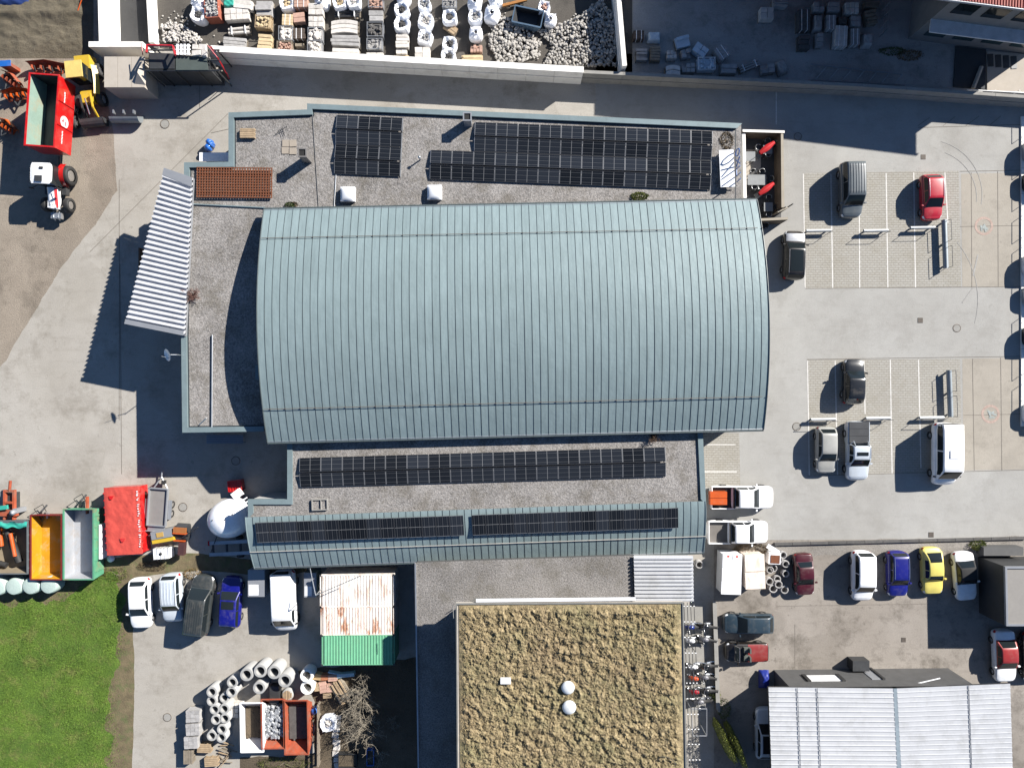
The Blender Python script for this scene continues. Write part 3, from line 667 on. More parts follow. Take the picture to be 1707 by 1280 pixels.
# concrete hut under the bay
t = thing('concrete_hut', 'small beige concrete box hut below the white storage bay', 'hut', W(214, 140))
mb = MB(); P = [W(x, y, 2.4) for x, y in ((174, 95), (236, 97), (241, 146), (174, 146))]; mb.prism(P, 0, 2.3, top=False); mb.build('wall', BEIGE, t, world=True)
for (x0, x1) in ((174, 196), (196.6, 219), (219.6, 241)):
    mb = MB(); mb.prism([W(x0, 95, 2.4), W(x1, 95, 2.4), W(x1, 146, 2.4), W(x0, 146, 2.4)], 2.3, 2.42); mb.build('roof_slab', BEIGE, t, world=True)
mb = MB(); p = W(229, 120, 2.9); mb.add([(p.x-.5, p.y-.8, 2.43), (p.x+.45, p.y-.9, 2.43), (p.x+.5, p.y+.3, 2.43), (p.x-.1, p.y+.75, 2.43), (p.x+.05, p.y-.1, 3.0)], [(0, 1, 4), (1, 2, 4), (2, 3, 4), (3, 0, 4)]); mb.build('peaked_cover', BEIGE, t, world=True)
# machinery platform with red frame at the wall corner
t = thing('steel_platform', 'dark steel platform with red railings and white slatted deck at the wall corner', 'platform', W(300, 110))
Z = 3.0
def pl(x, y, z=Z): return W(x, y, z)
mb = MB()
for x in (244, 262, 290, 328, 362): mb.tube((*pl(x, 118).xy, 0), pl(x, 118), .06, 6); mb.tube((*pl(x, 84).xy, 0), pl(x, 84), .06, 6)
for y in (84, 101, 118): mb.tube(pl(242, y), pl(366, y), .07, 6)
mb.build('frame', DSTEEL, t, world=True)
mb = MB(); mb.prism([pl(247, 87), pl(347, 95), pl(350, 117), pl(247, 117)], 0, Z-.08); mb.build('hopper_body', DSTEEL, t, world=True)
mb = MB(); mb.prism([pl(250, 89), pl(292, 91), pl(292, 116), pl(250, 116)], Z+.02, Z+.12); mb.build('platform_deck', DSTEEL, t, world=True)
mb = MB(); mb.prism([pl(294, 94), pl(345, 97), pl(348, 118), pl(294, 118)], Z+.01, Z+.1); mb.build('platform_deck', mat('green_grey_deck', (.05, .065, .06), .7), t, world=True)
REDF = paint('red_frame', S(216, 30, 44, .5))
mb = MB()
for q in ([(245, 76), (288, 77), (292, 92)], [(245, 76), (244, 88)]): mb.path([pl(x, y, Z+1) for x, y in q], .1, 6)
for x, y in ((245, 78), (288, 79), (244, 88), (292, 92)): mb.tube(pl(x, y, Z), pl(x, y, Z+1), .08, 6)
mb.path([pl(236, 72, Z+.7), pl(238, 92, Z+.7)], .04, 5)
mb.build('railing', REDF, t, world=True)
for i in range(4):
    mb = MB(); a = pl(296+i*6, 74, Z+.3); b_ = pl(296+i*6, 92, Z+.3); c = (a+b_)/2; mb.box(c.x, c.y, c.z, .17, a.y-b_.y, .08); mb.build('deck_slat', WHITEP, t, world=True)
mb = MB()
for y in (77, 83, 90): a = pl(305, y, Z+.24); mb.box(a.x, a.y, a.z, 1.3, .09, .05)
mb.build('slat_bearers', WHITEP, t, world=True)
for i, (x, y, w, h) in enumerate(((325, 78, 9, 8), (337, 78, 12, 9), (327, 88, 14, 8), (340, 89, 8, 9))):
    mb = MB(); a = pl(x, y, Z+.4); mb.box(a.x, a.y, Z+.25, mm(w, 3), mm(h, 3), .3, U(-.1, .1), jit=.04); mb.build('sack', STONEL, t, world=True)
mb = MB(); mb.quad(pl(347, 78, Z+.3), pl(360, 84, Z+.3), pl(368, 112, Z-.4), pl(352, 104, Z-.4)); mb.build('ramp_plate', BEIGE, t, world=True)
mb = MB(); mb.path([pl(346, 76, Z+1), pl(362, 96, Z+.4), pl(380, 128, .6)], .045, 5); mb.path([pl(352, 78, Z+.6), pl(372, 112, 1.6), pl(382, 132, .1)], .045, 5)
for k in range(5): f = k/4; mb.tube(pl(347+31*f, 78+44*f, Z+.9-2.2*f), pl(353+28*f, 80+50*f, Z+.5-2.8*f), .03, 5)
mb.build('stair_rail', REDF, t, world=True)
mb = MB(); mb.quad(pl(350, 92, Z), pl(358, 100, Z), pl(384, 132, .05), pl(378, 136, .05)); mb.build('stair_plate', DSTEEL, t, world=True)
mb = MB(); mb.prism([W(332, 110, 1.5), W(367, 113, 1.5), W(372, 119, 1.5), W(334, 118, 1.5)], 1.4, 1.5); mb.build('landing', BEIGE, t, world=True)
# ------------------------------------------------------------------ red-roofed neighbour, top right
t = thing('red_roof_building', 'building with red ribbed roof and pale canopy strip at the top right corner', 'building', W(1650, 0))
A, B = W(1247, -43, 8), W(1866, 35, 8); up = Vector((.03, 1, 0)).normalized()*7
C_, D = B+up+Vector((0, 0, .15)), A+up+Vector((0, 0, .15))
REDR = mat('red_roof_tiles', S(212, 108, 96), .7, 0, .12, 2, dirt=(.12, .05, .04), damt=.4)
mb = MB(); corr(mb, A, D, C_, B, 130, .06); C2, D2 = C_+up-Vector((0, 0, .15)), D+up-Vector((0, 0, .15)); corr(mb, D, D2, C2, C_, 130, .06); mb.build('roof', REDR, t, world=True)
mb = MB(); mb.tube(A+Vector((0, -.06, -.05)), B+Vector((0, -.06, -.05)), .09, 8); mb.build('gutter', GREYM, t, world=True)
dd = (B-A).normalized(); wl = W(1513, 66); wr = wl+Vector((dd.x, dd.y, 0))*10.8; inn = Vector((-dd.y, dd.x, 0))*9
mb = MB(); mb.prism([wl, wr, wr+inn, wl+inn], 0, 8.2, top=False); mb.build('wall', mat('neighbour_render', (.17, .165, .16), .85, 0, .1), t, world=True)
mb = MB(); mb.prism([Vector((*A.xy, 0))+inn*.9, wl+inn*.9, wl+inn, Vector((*A.xy, 0))+inn], 0, 9.6, top=False); mb.build('rear_wall', WALLD, t, world=True)
out_ = -Vector((-dd.y, dd.x, 0))
cz = 3.3; mb = MB(); a = wl+out_*.002; b_ = wr; mb.prism([a, b_, b_+out_*1.1, a+out_*1.1], cz, cz+.12); mb.build('canopy_strip', mat('pale_canopy', (.55, .58, .6), .5), t, world=True)
for i in range(4):
    x = wl+dd*(.8+i*2.5); x.z = 0; mb = MB(); x2 = x+Vector((dd.x, dd.y, 0))*1.7
    mb.prism([x+out_*.003, x2+out_*.003, x2+out_*.06, x+out_*.06], 1.0, 2.6); mb.build('window', GLASSB, t, world=True)
    mb = MB(); mb.prism([x+out_*.003, x2+out_*.003, x2+out_*.07, x+out_*.07], 4.6, 6.4); mb.build('window', GLASS, t, world=True)
# steel truss lying against the wall in the neighbour yard
t = thing('steel_truss', 'long pale steel truss lying in shade along the wall of the neighbour yard', 'truss', W(1430, 125))
mb = MB(); mb.tube(W(1352, 107, .4), W(1503, 124, .4), .06, 6); mb.tube(W(1352, 134, .3), W(1508, 142, .3), .06, 6); mb.build('chord', GREYM, t, world=True)
for i in range(7):
    mb = MB(); mb.tube(W(1378+i*21, 111+i*2.3, .38), W(1360+i*22, 132+i*1.2, .32), .045, 6); mb.build('brace', GREYM, t, world=True)
# terrace bits at the far right
t = thing('deck_terrace', 'pale raised deck with four dark mats at the right edge below the red roof', 'deck', W(1675, 115))
mb = MB(); mb.prism([W(1643, 88), W(1740, 95), W(1740, 158), W(1643, 152)], .02, .2); mb.build('deck', BEIGE, t, world=True)
for i in range(4):
    mb = MB(); c = W(1651+i*13, 101+i*1.2, .22); mb.box(c.x, c.y, .225, .5, 1.1, .05, .05); mb.build('mat', DSTEEL, t, world=True)
t = thing('stone_planter', 'dark slate patch with pale rim beside the deck terrace', 'planter', W(1612, 125))
mb = MB(); mb.prism([W(1592, 78), W(1642, 84), W(1640, 150), W(1588, 146)], .02, .14); mb.build('bed', mat('slate', (.03, .035, .04), .8), t, world=True)
mb = MB(); mb.tube(W(1622, 148, .3), W(1636, 112, .3), .18, 6); mb.build('log_rim', BEIGE, t, world=True)
t = thing('white_rail', 'thin white rail beside the wall under the deck terrace', 'railing', W(1670, 150))
mb = MB(); mb.tube(W(1612, 150, .8), W(1760, 158, .8), .05, 6); mb.build('rail', WHITEP, t, world=True)
for x in (1616, 1660, 1700): mb = MB(); mb.tube(W(x, 151, .8)-Vector((0, 0, .8)), W(x, 151, .8), .035, 6); mb.build('post', WHITEP, t, world=True)
# ------------------------------------------------------------------ moss roof building
t = thing('moss_roof_building', 'building with a tan bumpy moss roof at the bottom centre', 'building', W(950, 1150)); ZM = 7.4
A, B, C_, D = W(760, 1005, ZM), W(1139, 1003, ZM), W(1147, 1420, ZM), W(763, 1420, ZM)
mb = MB(); mb.prism([A+Vector((.2, -1.25, 0)), B+Vector((-.2, -1.25, 0)), C_+Vector((-.2, 0, 0)), D+Vector((.2, 0, 0))], 0, ZM-.1, top=False); mb.build('wall', WALLD, t, world=True)
def moss_mat():
    m, tr, p = newmat('moss'); k = N(tr); P = k.pos()
    sp = k.n('ShaderNodeSeparateXYZ'); k.put(P, sp.inputs[0]); h = k.noise(2.1, P, 5, .7)
    c = k.mix(k.ramp(h, .36, .62), (.12, .094, .048), (.31, .245, .14))
    c = k.mix(k.ramp(k.noise(.3, P, 8, .78), .46, .62, 0, .65), c, (.15, .142, .072)); c = k.mix(k.ramp(k.noise(.17, P, 6, .7), .48, .64, 0, .6), c, (.16, .115, .07))
    c = k.hsv(k.ramp(k.noise(9, P, 3, .8), .3, .7, .7, 1.3), c)
    k.put(c, p.inputs['Base Color']); p.inputs['Roughness'].default_value = .95; k.put(k.bump(k.noise(10, P, 3, .8), .06), p.inputs['Normal']); return m
MOSS = moss_mat()
def mossf(u, v):
    p = A.lerp(B, .012+.976*u).lerp(D.lerp(C_, .012+.976*u), .008+.98*v)
    w_ = noise.noise_vector((p.x*.9, p.y*.9, 2)); q = (p.x*2.0+w_.x*.3, p.y*2.0+w_.y*.3, 0); h = noise.fractal(q, .75, 2.1, 5)*(1+.5*noise.noise((p.x*.35, p.y*.35, 1))); h2 = max(0, noise.noise((p.x*5.2, p.y*5.2, 5)))+.5*noise.noise((p.x*.6, p.y*.6, 9))
    e = min(1, min(u, 1-u)*30, v*40)
    return (p.x, p.y, ZM+.02+e*(.14+.16*h+.08*h2+U(-.05, .05)))
mb = MB(); mb.grid(mossf, 330, 340); mb.build('moss_cover', MOSS, t, world=True)
mb = MB()
for i in range(26000):
    u, v = U(.01, .99), U(.005, .75); p = mossf(u, v); a_ = U(0, 6.28); l = U(.05, .2); w = U(.01, .022); q = U(0, 6.28)
    mb.add([(p[0]-w*math.cos(a_), p[1]-w*math.sin(a_), p[2]-.03), (p[0]+w*math.cos(a_), p[1]+w*math.sin(a_), p[2]-.03), (p[0]+l*math.cos(q), p[1]+l*math.sin(q), p[2]+U(.03, .14))], [(0, 1, 2)])
stuff(mb.build('dry_stems', mat('dry_stems', S(214, 190, 140), .9, 0, .35, 1.5, dirt=(.11, .1, .04), dscale=.8, damt=.6), t, world=True))
RIM = mat('roof_rim_metal', (.25, .25, .23), .5, .5)
mb = MB(); mb.prism([A, B, C_, D], ZM-.28, ZM-.02, bot=True); mb.build('roof_slab', WALLB, t, world=True)
coping(t, [A, B, C_, D], ZM-.015, ZM+.1, .1, RIM, name='roof_rim')
mb = MB(); mb.box((W(793, 1001, ZM).x+W(1060, 998, ZM).x)/2, W(926, 999.5, ZM).y, ZM-.05, 12.4, .24, .1, R(.6)); mb.build('roof_rail', WHITEM, t, world=True)
mb = MB(); mb.path([W(755, 1010, ZM+.3), W(756, 1030, ZM+.3)], .03, 5); mb.path([W(785, 1003, 5.6), W(797, 995, 5.6)], .04, 5); mb.path([W(788, 1004, 5.5), W(800, 996, 5.5)], .04, 5); mb.build('ladder_rail', RIM, t, world=True)
for i in range(0):
    mb = MB(); p = W(1146, 1010+i*26, ZM-.2); mb.box(p.x+.05, p.y, ZM-1.5, .09, .09, 2.6); mb.build('facade_post', DSTEEL, t, world=True)
for x, y, w, lb in ((947, 1147, 1.0, 'upper of the two round roof vents on the moss roof'), (949, 1180, 1.05, 'lower of the two round roof vents on the moss roof')):
    q = thing('roof_vent', lb, 'roof vent', at(x, y, ZM, .45), 0, 'round vents on the moss roof')
    mb = MB(); mb.lathe([(w*.42, 0), (w*.42, .3)], 20); mb.build('collar', GREYM, q); mb = MB(); mb.lathe([(w*.52, .3), (w*.5, .38), (w*.4, .46), (w*.2, .53), (.001, .55)], 22); mb.build('cap', mat('vent_cap', (.6, .62, .63), .35, .1), q)
q = thing('roof_hatch', 'small pale hatch box left on the moss roof', 'hatch', at(843, 1134, ZM, .3))
mb = MB(); mb.box(0, 0, .15, .7, .4, .3); mb.build('box', GREYM, q); mb = MB(); mb.box(0, 0, .32, .8, .5, .04); mb.build('lid', WHITEM, q)
q = thing('roof_cable_coil', 'loose cable loop at the lower right corner of the moss roof', 'cable', at(1105, 1268, ZM, .3))
mb = MB(); mb.path([(-.6, 0, .35), (-.2, .4, .4), (.3, .35, .35), (.8, .1, .4), (1.0, -.3, .35)], .025, 5); mb.build('cable', DSTEEL, q)
# wire trellis along the east side of the moss building
t = thing('wire_trellis', 'steel wire trellis with pale spacers along the right side of the moss roof', 'trellis', W(1160, 1150)); ZT = 3.2
for i in range(4):
    mb = MB(); mb.tube(W(1140+i*5.6, 1004, ZT), W(1152+i*5.6, 1330, ZT), .028, 5); mb.build('wire', DSTEEL, t, world=True)
for j, y in enumerate((1010, 1036, 1062, 1088, 1112, 1138, 1164, 1190, 1215, 1240, 1266)):
    mb = MB(); x0 = 1140+(y-1004)*12/326
    for i in range(4): mb = MB(); p = W(x0+i*5.6, y, ZT+.05); mb.box(p.x, p.y, ZT+.04, .11, .06, .05); mb.build('spacer', WHITEP, t, world=True)
    if j % 3 == 0: mb = MB(); p = W(x0+17, y, ZT); mb.tube((p.x, p.y, 0), p, .03); mb.build('post', DSTEEL, t, world=True)
t = thing('garden_wall', 'low white-topped wall between the motorcycles and the lower yard', 'wall', W(1190, 1080))
P = [W(1188, 1003), W(1194, 1182), W(1198, 1182), W(1192, 1003)]
mb = MB(); mb.prism(P, 0, .5); mb.build('wall', CONC, t, world=True)
mb = MB(); mb.prism([W(1188, 1002, .55), W(1194, 1183, .55), W(1199.5, 1183, .55), W(1193, 1002, .55)], .502, .56); mb.build('coping', CONC, t, world=True)
o = struct('motorcycle_stand', [(1140, 1008), (1176, 1008), (1182, 1185), (1146, 1185)], .012, CONC)
# ------------------------------------------------------------------ shed at the lower right
t = thing('white_roof_shed', 'dark-walled shed with white ribbed metal roof at the lower right', 'building', W(1450, 1200)); Z = 3.6
A, B, C_, D = W(1281, 1145, Z), W(1489, 1147, Z), W(1502, 1420, Z), W(1291, 1420, Z)
E, G_, I, J = W(1495, 1147, Z), W(1684, 1139, Z), W(1692, 1420, Z), W(1510, 1420, Z)
mb = MB(); corr(mb, A, B, C_, D, 34, .06, 0, (0, .8, .84, .94, .98)); mb.build('left_roof', SHEDM, t, world=True)
mb = MB(); corr(mb, E, G_, I, J, 34, .045, 0, (0, .8, .84, .94, .98)); mb.build('right_roof', SHEDM, t, world=True)
mb = MB(); mb.prism([B, E, J, C_], Z-.02, Z+.02); mb.build('valley_gutter', mat('pale_gutter', (.26, .31, .34), .4, .3), t, world=True)
for f in (.23, .39):
    mb = MB(); a, b_ = A.lerp(B, f), D.lerp(C_, f); mb.tube(a+Vector((0, 0, .08)), b_+Vector((0, 0, .08)), .03, 5); mb.build('sheet_joint', GREYM, t, world=True)
mb = MB(); a, b_ = E.lerp(G_, .63), J.lerp(I, .63); mb.tube(a+Vector((0, 0, .06)), b_+Vector((0, 0, .06)), .03, 5); mb.build('sheet_joint', GREYM, t, world=True)
mb = MB(); mb.quad(A, D, D-Vector((0, 0, .25)), A-Vector((0, 0, .25))); mb.quad(A, B, B-Vector((0, 0, .2)), A-Vector((0, 0, .2))); mb.quad(E, G_, G_-Vector((0, 0, .2)), E-Vector((0, 0, .2))); mb.build('fascia', DSTEEL, t, world=True)
w1, w2 = W(1290, 1116), W(1580, 1113); w3, w4 = W(1585, 1420), W(1296, 1420)
mb = MB(); mb.prism([w1, w2, w3, w4], 0, 3.55, top=False); mb.build('wall', WALLD, t, world=True)
def facade(name, f0, f1, z0, z1, m, dp=.05):
    a, b_ = w1.lerp(w2, f0), w1.lerp(w2, f1); mb = MB(); mb.prism([a+Vector((0, .003, 0)), b_+Vector((0, .003, 0)), b_+Vector((0, dp, 0)), a+Vector((0, dp, 0))], z0, z1, bot=True); mb.build(name, m, t, world=True)
facade('window', .14, .32, 1.3, 2.4, WHITEP); facade('window_frame', .125, .145, 1.2, 2.5, BLACK, .12); facade('window_frame', .315, .335, 1.2, 2.5, BLACK, .12)
facade('door', .49, .55, 0, 2.2, GREYM); facade('door_frame', .545, .56, 0, 2.3, BLACK, .14)
mb = MB(); p = W(1426, 1104); mb.box(p.x, p.y+.1, .5, 1.45, .9, 1.0); mb.build('step_box', DSTEEL, t, world=True)
mb = MB(); mb.tube(W(1520, 1141, 2.9), W(1567, 1130, 2.9), .05, 6); mb.build('lamp_arm', WHITEP, t, world=True)
# grey flat-roofed block at the right edge
t = thing('grey_block_building', 'dark-walled flat-roofed block at the right edge of the lower yard', 'building', W(1690, 970)); Z = 3.3
A, B, C_, D = W(1675, 944, Z), W(1850, 944, Z), W(1850, 1043, Z), W(1677, 1043, Z)
mb = MB(); mb.prism([A, B, C_, D], 0, Z-.15, top=False); mb.build('wall', mat('black_cladding', (.03, .031, .032), .6, 0, .12), t, world=True)
mb = MB(); mb.add([(*p.xy, Z-.06) for p in (D, C_, B, A)], [(0, 1, 2, 3)]); mb.build('roof', mat('roof_felt', S(176, 172, 166), .9, 0, .06, .5), t, world=True)
coping(t, [A, B, C_, D], Z-.2, Z+.05, .16, GREYM)
mb = MB(); mb.prism([W(1640, 912, 1), W(1706, 912, 1), W(1706, 926, 1), W(1640, 926, 1)], 0, 1.0); mb.build('annex', WALLD, t, world=True)
# ------------------------------------------------------------------ shipping containers
def rust_mat(name, base, rust=.7):
    m, tr, p = newmat(name); k = N(tr); P = k.pos(); mp = k.n('ShaderNodeMapping'); k.put(P, mp.inputs[0]); mp.inputs[3].default_value = (1.3, .45, 1)
    c = k.hsv(k.ramp(k.noise(1.5, P, 4), .3, .7, .92, 1.08), base)
    f = k.ramp(k.noise(1.1, mp.outputs[0], 7, .75), .5, .6, 0, rust); c = k.mix(f, c, k.mix(k.noise(5, P, 3), (.24, .07, .025), (.42, .26, .17)))
    k.put(c, p.inputs['Base Color']); p.inputs['Roughness'].default_value = .7; return m
for i, (y0, y1, xa, xb, base, r_, lb) in enumerate(((959, 1011, 534, 656, (.66, .63, .58), .55, 'white lightly rusted shipping container nearest the lower arched roof'), (1012, 1058, 535, 656, (.62, .55, .49), 1.0, 'white heavily rusted shipping container between the other two'), (1059, 1108, 537, 657, S(128, 206, 162, .52), .05, 'green shipping container below the two rusted ones'))):
    t = thing('shipping_container', lb, 'container', W((xa+xb)/2, (y0+y1)/2), 0, 'shipping containers side by side'); Z = 2.6; cm = rust_mat(f'container_paint_{i}', base, r_)
    A, B, C_, D = W(xa, y0, Z), W(xb, y0-1, Z), W(xb, y1-1, Z), W(xa, y1, Z)
    mb = MB(); corr(mb, A.lerp(B, .02), D.lerp(C_, .02), C_.lerp(D, .02), B.lerp(A, .02), 24, .035); mb.build('roof', cm, t, world=True)
    mb = MB(); mb.prism([A, B, C_, D], .12, Z-.02, top=False); mb.build('side_walls', cm, t, world=True)
    mb = MB()
    for p, q in ((A, B), (B, C_), (C_, D), (D, A)): mb.tube(p, q, .045, 6)
    mb.build('top_rails', cm, t, world=True)
    for k_, p in enumerate((A, B, C_, D)):
        mb = MB(); mb.box(p.x, p.y, Z, .16, .14, .12); mb.build('corner_casting', DSTEEL, t, world=True)
# ------------------------------------------------------------------ seating terrace at the east end
t = thing('terrace_enclosure', 'sunken terrace enclosure with beige walls beside the north flat roof', 'terrace', W(1272, 290)); h = 1.6
BW = mat('terrace_wall', S(200, 190, 172), .85, 0, .08)
BWI = mat('terrace_timber', (.09, .065, .045), .7, 0, .15)
mb = MB(); mb.prism([W(1238, 216, h), W(1308, 218, h), W(1308, 222, h), W(1238, 220, h)], 0, h, 0, 1); mb.build('north_wall', [BWI, WHITEC], t, world=True)
mb = MB(); mb.prism([W(1302, 223, h), W(1306, 223, h), W(1308, 346, h), W(1303, 346, h)], 0, h-.03, 0, 1); mb.build('east_wall', [BWI, BW], t, world=True)
mb = MB(); mb.prism([W(1268, 364, h), W(1314, 362, h), W(1314, 366, h), W(1268, 368, h)], 0, h-.05, 0, 1); mb.build('south_wall', [BWI, BW], t, world=True)
mb = MB(); mb.add([(*W(x, y).xy, .016) for x, y in ((1225, 222), (1225, 372), (1302, 372), (1302, 222))], [(0, 1, 2, 3)]); mb.build('deck', mat('dark_decking', (.05, .05, .05), .7, 0, .15, 2), t, world=True)
mb = MB(); mb.prism([W(1244, 250), W(1268, 250), W(1268, 300), W(1244, 300)], .02, .035); mb.build('rug', BEIGE, t, world=True)
mb = MB(); mb.prism([W(1238, 222, 1.5), W(1243, 222, 1.5), W(1245, 330, 1.5), W(1240, 330, 1.5)], 0, 1.45); mb.build('white_parapet', WHITEC, t, world=True)
TBL = mat('table_top_grey', (.16, .17, .175), .5); CHR = mat('chair_dark', (.03, .03, .03), .6)
for x, y, w, d_, lb in ((1262, 300, 1.6, .9, 'large grey rectangular terrace table in the middle'), (1281, 345, .78, .78, 'small square grey terrace table at the lower end'), (1251, 261, .85, .85, 'grey square terrace table below the upper red parasol'), (1280, 249, .8, .8, 'square terrace table right under the upper red parasol')):
    q = thing('terrace_table', lb, 'table', at(x, y, .02, .74), 0, 'terrace tables'); mb = MB(); mb.box(0, 0, .72, w, d_, .04); mb.build('table_top', TBL, q)
    for sx in (-1, 1):
        for sy in (-1, 1): mb = MB(); mb.box(sx*(w/2-.06), sy*(d_/2-.06), .35, .05, .05, .7); mb.build('leg', DSTEEL, q)
def chair(x, y, rz, lb):
    q = thing('terrace_chair', lb, 'chair', at(x, y, .02, .5), R(rz), 'terrace chairs')
    mb = MB(); mb.box(0, 0, .44, .44, .44, .05); mb.build('seat', CHR, q)
    mb = MB(); mb.path([(.22*math.cos(R(a)), .25*math.sin(R(a)), .78) for a in range(-120, 121, 24)], .022, 5); mb.build('arm_hoop', ALU, q)
    mb = MB(); mb.grid(lambda u, v: (.25*math.cos(R(-60+120*u)), .25*math.sin(R(-60+120*u)), .46+.33*v), 6, 1); mb.build('backrest', CHR, q)
    for sx in (-1, 1):
        for sy in (-1, 1): mb = MB(); mb.tube((sx*.18, sy*.18, 0), (sx*.2, sy*.2, .44), .014, 5); mb.build('leg', ALU, q)
for x, y, rz, lb in ((1278, 236, 90, 'terrace chair at the top of the terrace above the upper parasol'), (1291, 240, 40, 'terrace chair in the top right corner of the terrace'), (1262, 247, 160, 'terrace chair left of the upper red parasol'), (1279, 259, -90, 'terrace chair tucked under the upper red parasol tip'), (1254, 287, 90, 'left chair above the large terrace table'), (1269, 287, 90, 'right chair above the large terrace table'), (1284, 299, 0, 'chair at the right end of the large terrace table'), (1256, 313, -90, 'left chair below the large terrace table'), (1267, 314, -90, 'right chair below the large terrace table'), (1280, 330, 90, 'chair above the small square table'), (1295, 345, 0, 'chair right of the small square table'), (1280, 359, -90, 'chair below the small square table'), (1276, 377, 0, 'lone chair in shadow below the terrace wall')): chair(x, y, rz, lb)
PAR = mat('parasol_red', S(240, 30, 36, .5), .7, 0, .12, 3)
for x, y, lb in ((1272, 252, 'upper folded red parasol on the terrace'), (1271, 320, 'lower folded red parasol on the terrace')):
    q = thing('folded_parasol', lb, 'parasol', at(x+5, y-4, .02, 1.9), R(37), 'folded red parasols')
    mb = MB(); mb.box(0, 0, .05, .5, .5, .1); mb.build('base', CONC, q); mb = MB(); mb.tube((0, 0, .1), (0, 0, 2.0), .025); mb.build('pole', ALU, q)
    mb = MB(); mb.grid(lambda u, v: (-.75+1.5*u, (.13+.1*math.sin(3.1416*min(1, u*1.1)))*(1+.2*math.sin(v*6.28*5))*math.cos(6.2832*v), 2.05+.1*u+(.13+.1*math.sin(3.14*u))*math.sin(6.2832*v)), 10, 30); mb.build('canopy', PAR, q)
q = thing('privacy_screen', 'beige angled screen panel at the lower right corner of the terrace', 'screen', W(1305, 355))
mb = MB(); mb.prism([W(1296, 352, 1.3), W(1313, 345, 1.3), W(1314, 347, 1.3), W(1297, 354, 1.3)], .02, 1.3); mb.build('panel', BW, q, world=True)
mb = MB()
for k_ in range(2): p = W(1299+k_*12, 352-k_*5, 0); mb.box(p.x, p.y, .7, .08, .08, 1.4)
mb.build('posts', DSTEEL, q, world=True)
# ------------------------------------------------------------------ vehicles
def lerp_pts(pts, x):
    if x <= pts[0][0]: return pts[0][1]
    for (a, b_), (c, d) in zip(pts, pts[1:]):
        if x <= c: return b_+(d-b_)*(x-a)/(c-a)
    return pts[-1][1]
KINDS = {  # windscreen base, windscreen top, roof end, rear base (fractions of length, + is front); belt, hood, tail, roof width
 'hatch': (.235, .06, -.36, -.455, .93, .84, .9, .76), 'sedan': (.22, .06, -.2, -.33, .95, .86, .96, .75), 'wagon': (.23, .08, -.42, -.475, .95, .86, .93, .77),
 'suv': (.24, .1, -.41, -.475, 1.05, .98, 1.0, .78), 'van': (.395, .25, -.475, -.492, 1.2, 1.02, 1.2, .86), 'minivan': (.30, .15, -.43, -.485, 1.05, .92, 1.02, .8),
 'pickup': (.25, .12, -.1, -.125, 1.08, 1.02, .72, .78), 'beetle': (.2, .05, -.2, -.43, .93, .86, .8, .7), 'soft': (.15, .03, -.2, -.33, .9, .82, .9, .74), 'open': (.29, .22, -.04, -.09, .92, .82, .9, .74)}
WHEEL = {}
def wheel_mesh(r):
    if r in WHEEL: return WHEEL[r]
    a = MB(); a.lathe([(r*.62, .1), (r*.92, .11), (r, .08), (r, -.08), (r*.92, -.11), (r*.62, -.1)], 20, axis='y'); o1 = a.build('tyre', BLACK)
    b_ = MB(); b_.lathe([(r*.62, -.09), (r*.6, .07), (r*.5, .085), (r*.15, .07), (.001, .075)], 20, axis='y'); o2 = b_.build('rim', CHROME)
    o3 = MB(); o3.lathe([(r*.62, .09), (r*.6, -.07), (r*.5, -.085), (r*.15, -.07), (.001, -.075)], 20, axis='y'); o3 = o3.build('rim', CHROME)
    m1, m2, m3 = o1.data, o2.data, o3.data
    for o_ in (o1, o2, o3): bpy.data.objects.remove(o_)
    WHEEL[r] = (m1, m2, m3); return WHEEL[r]
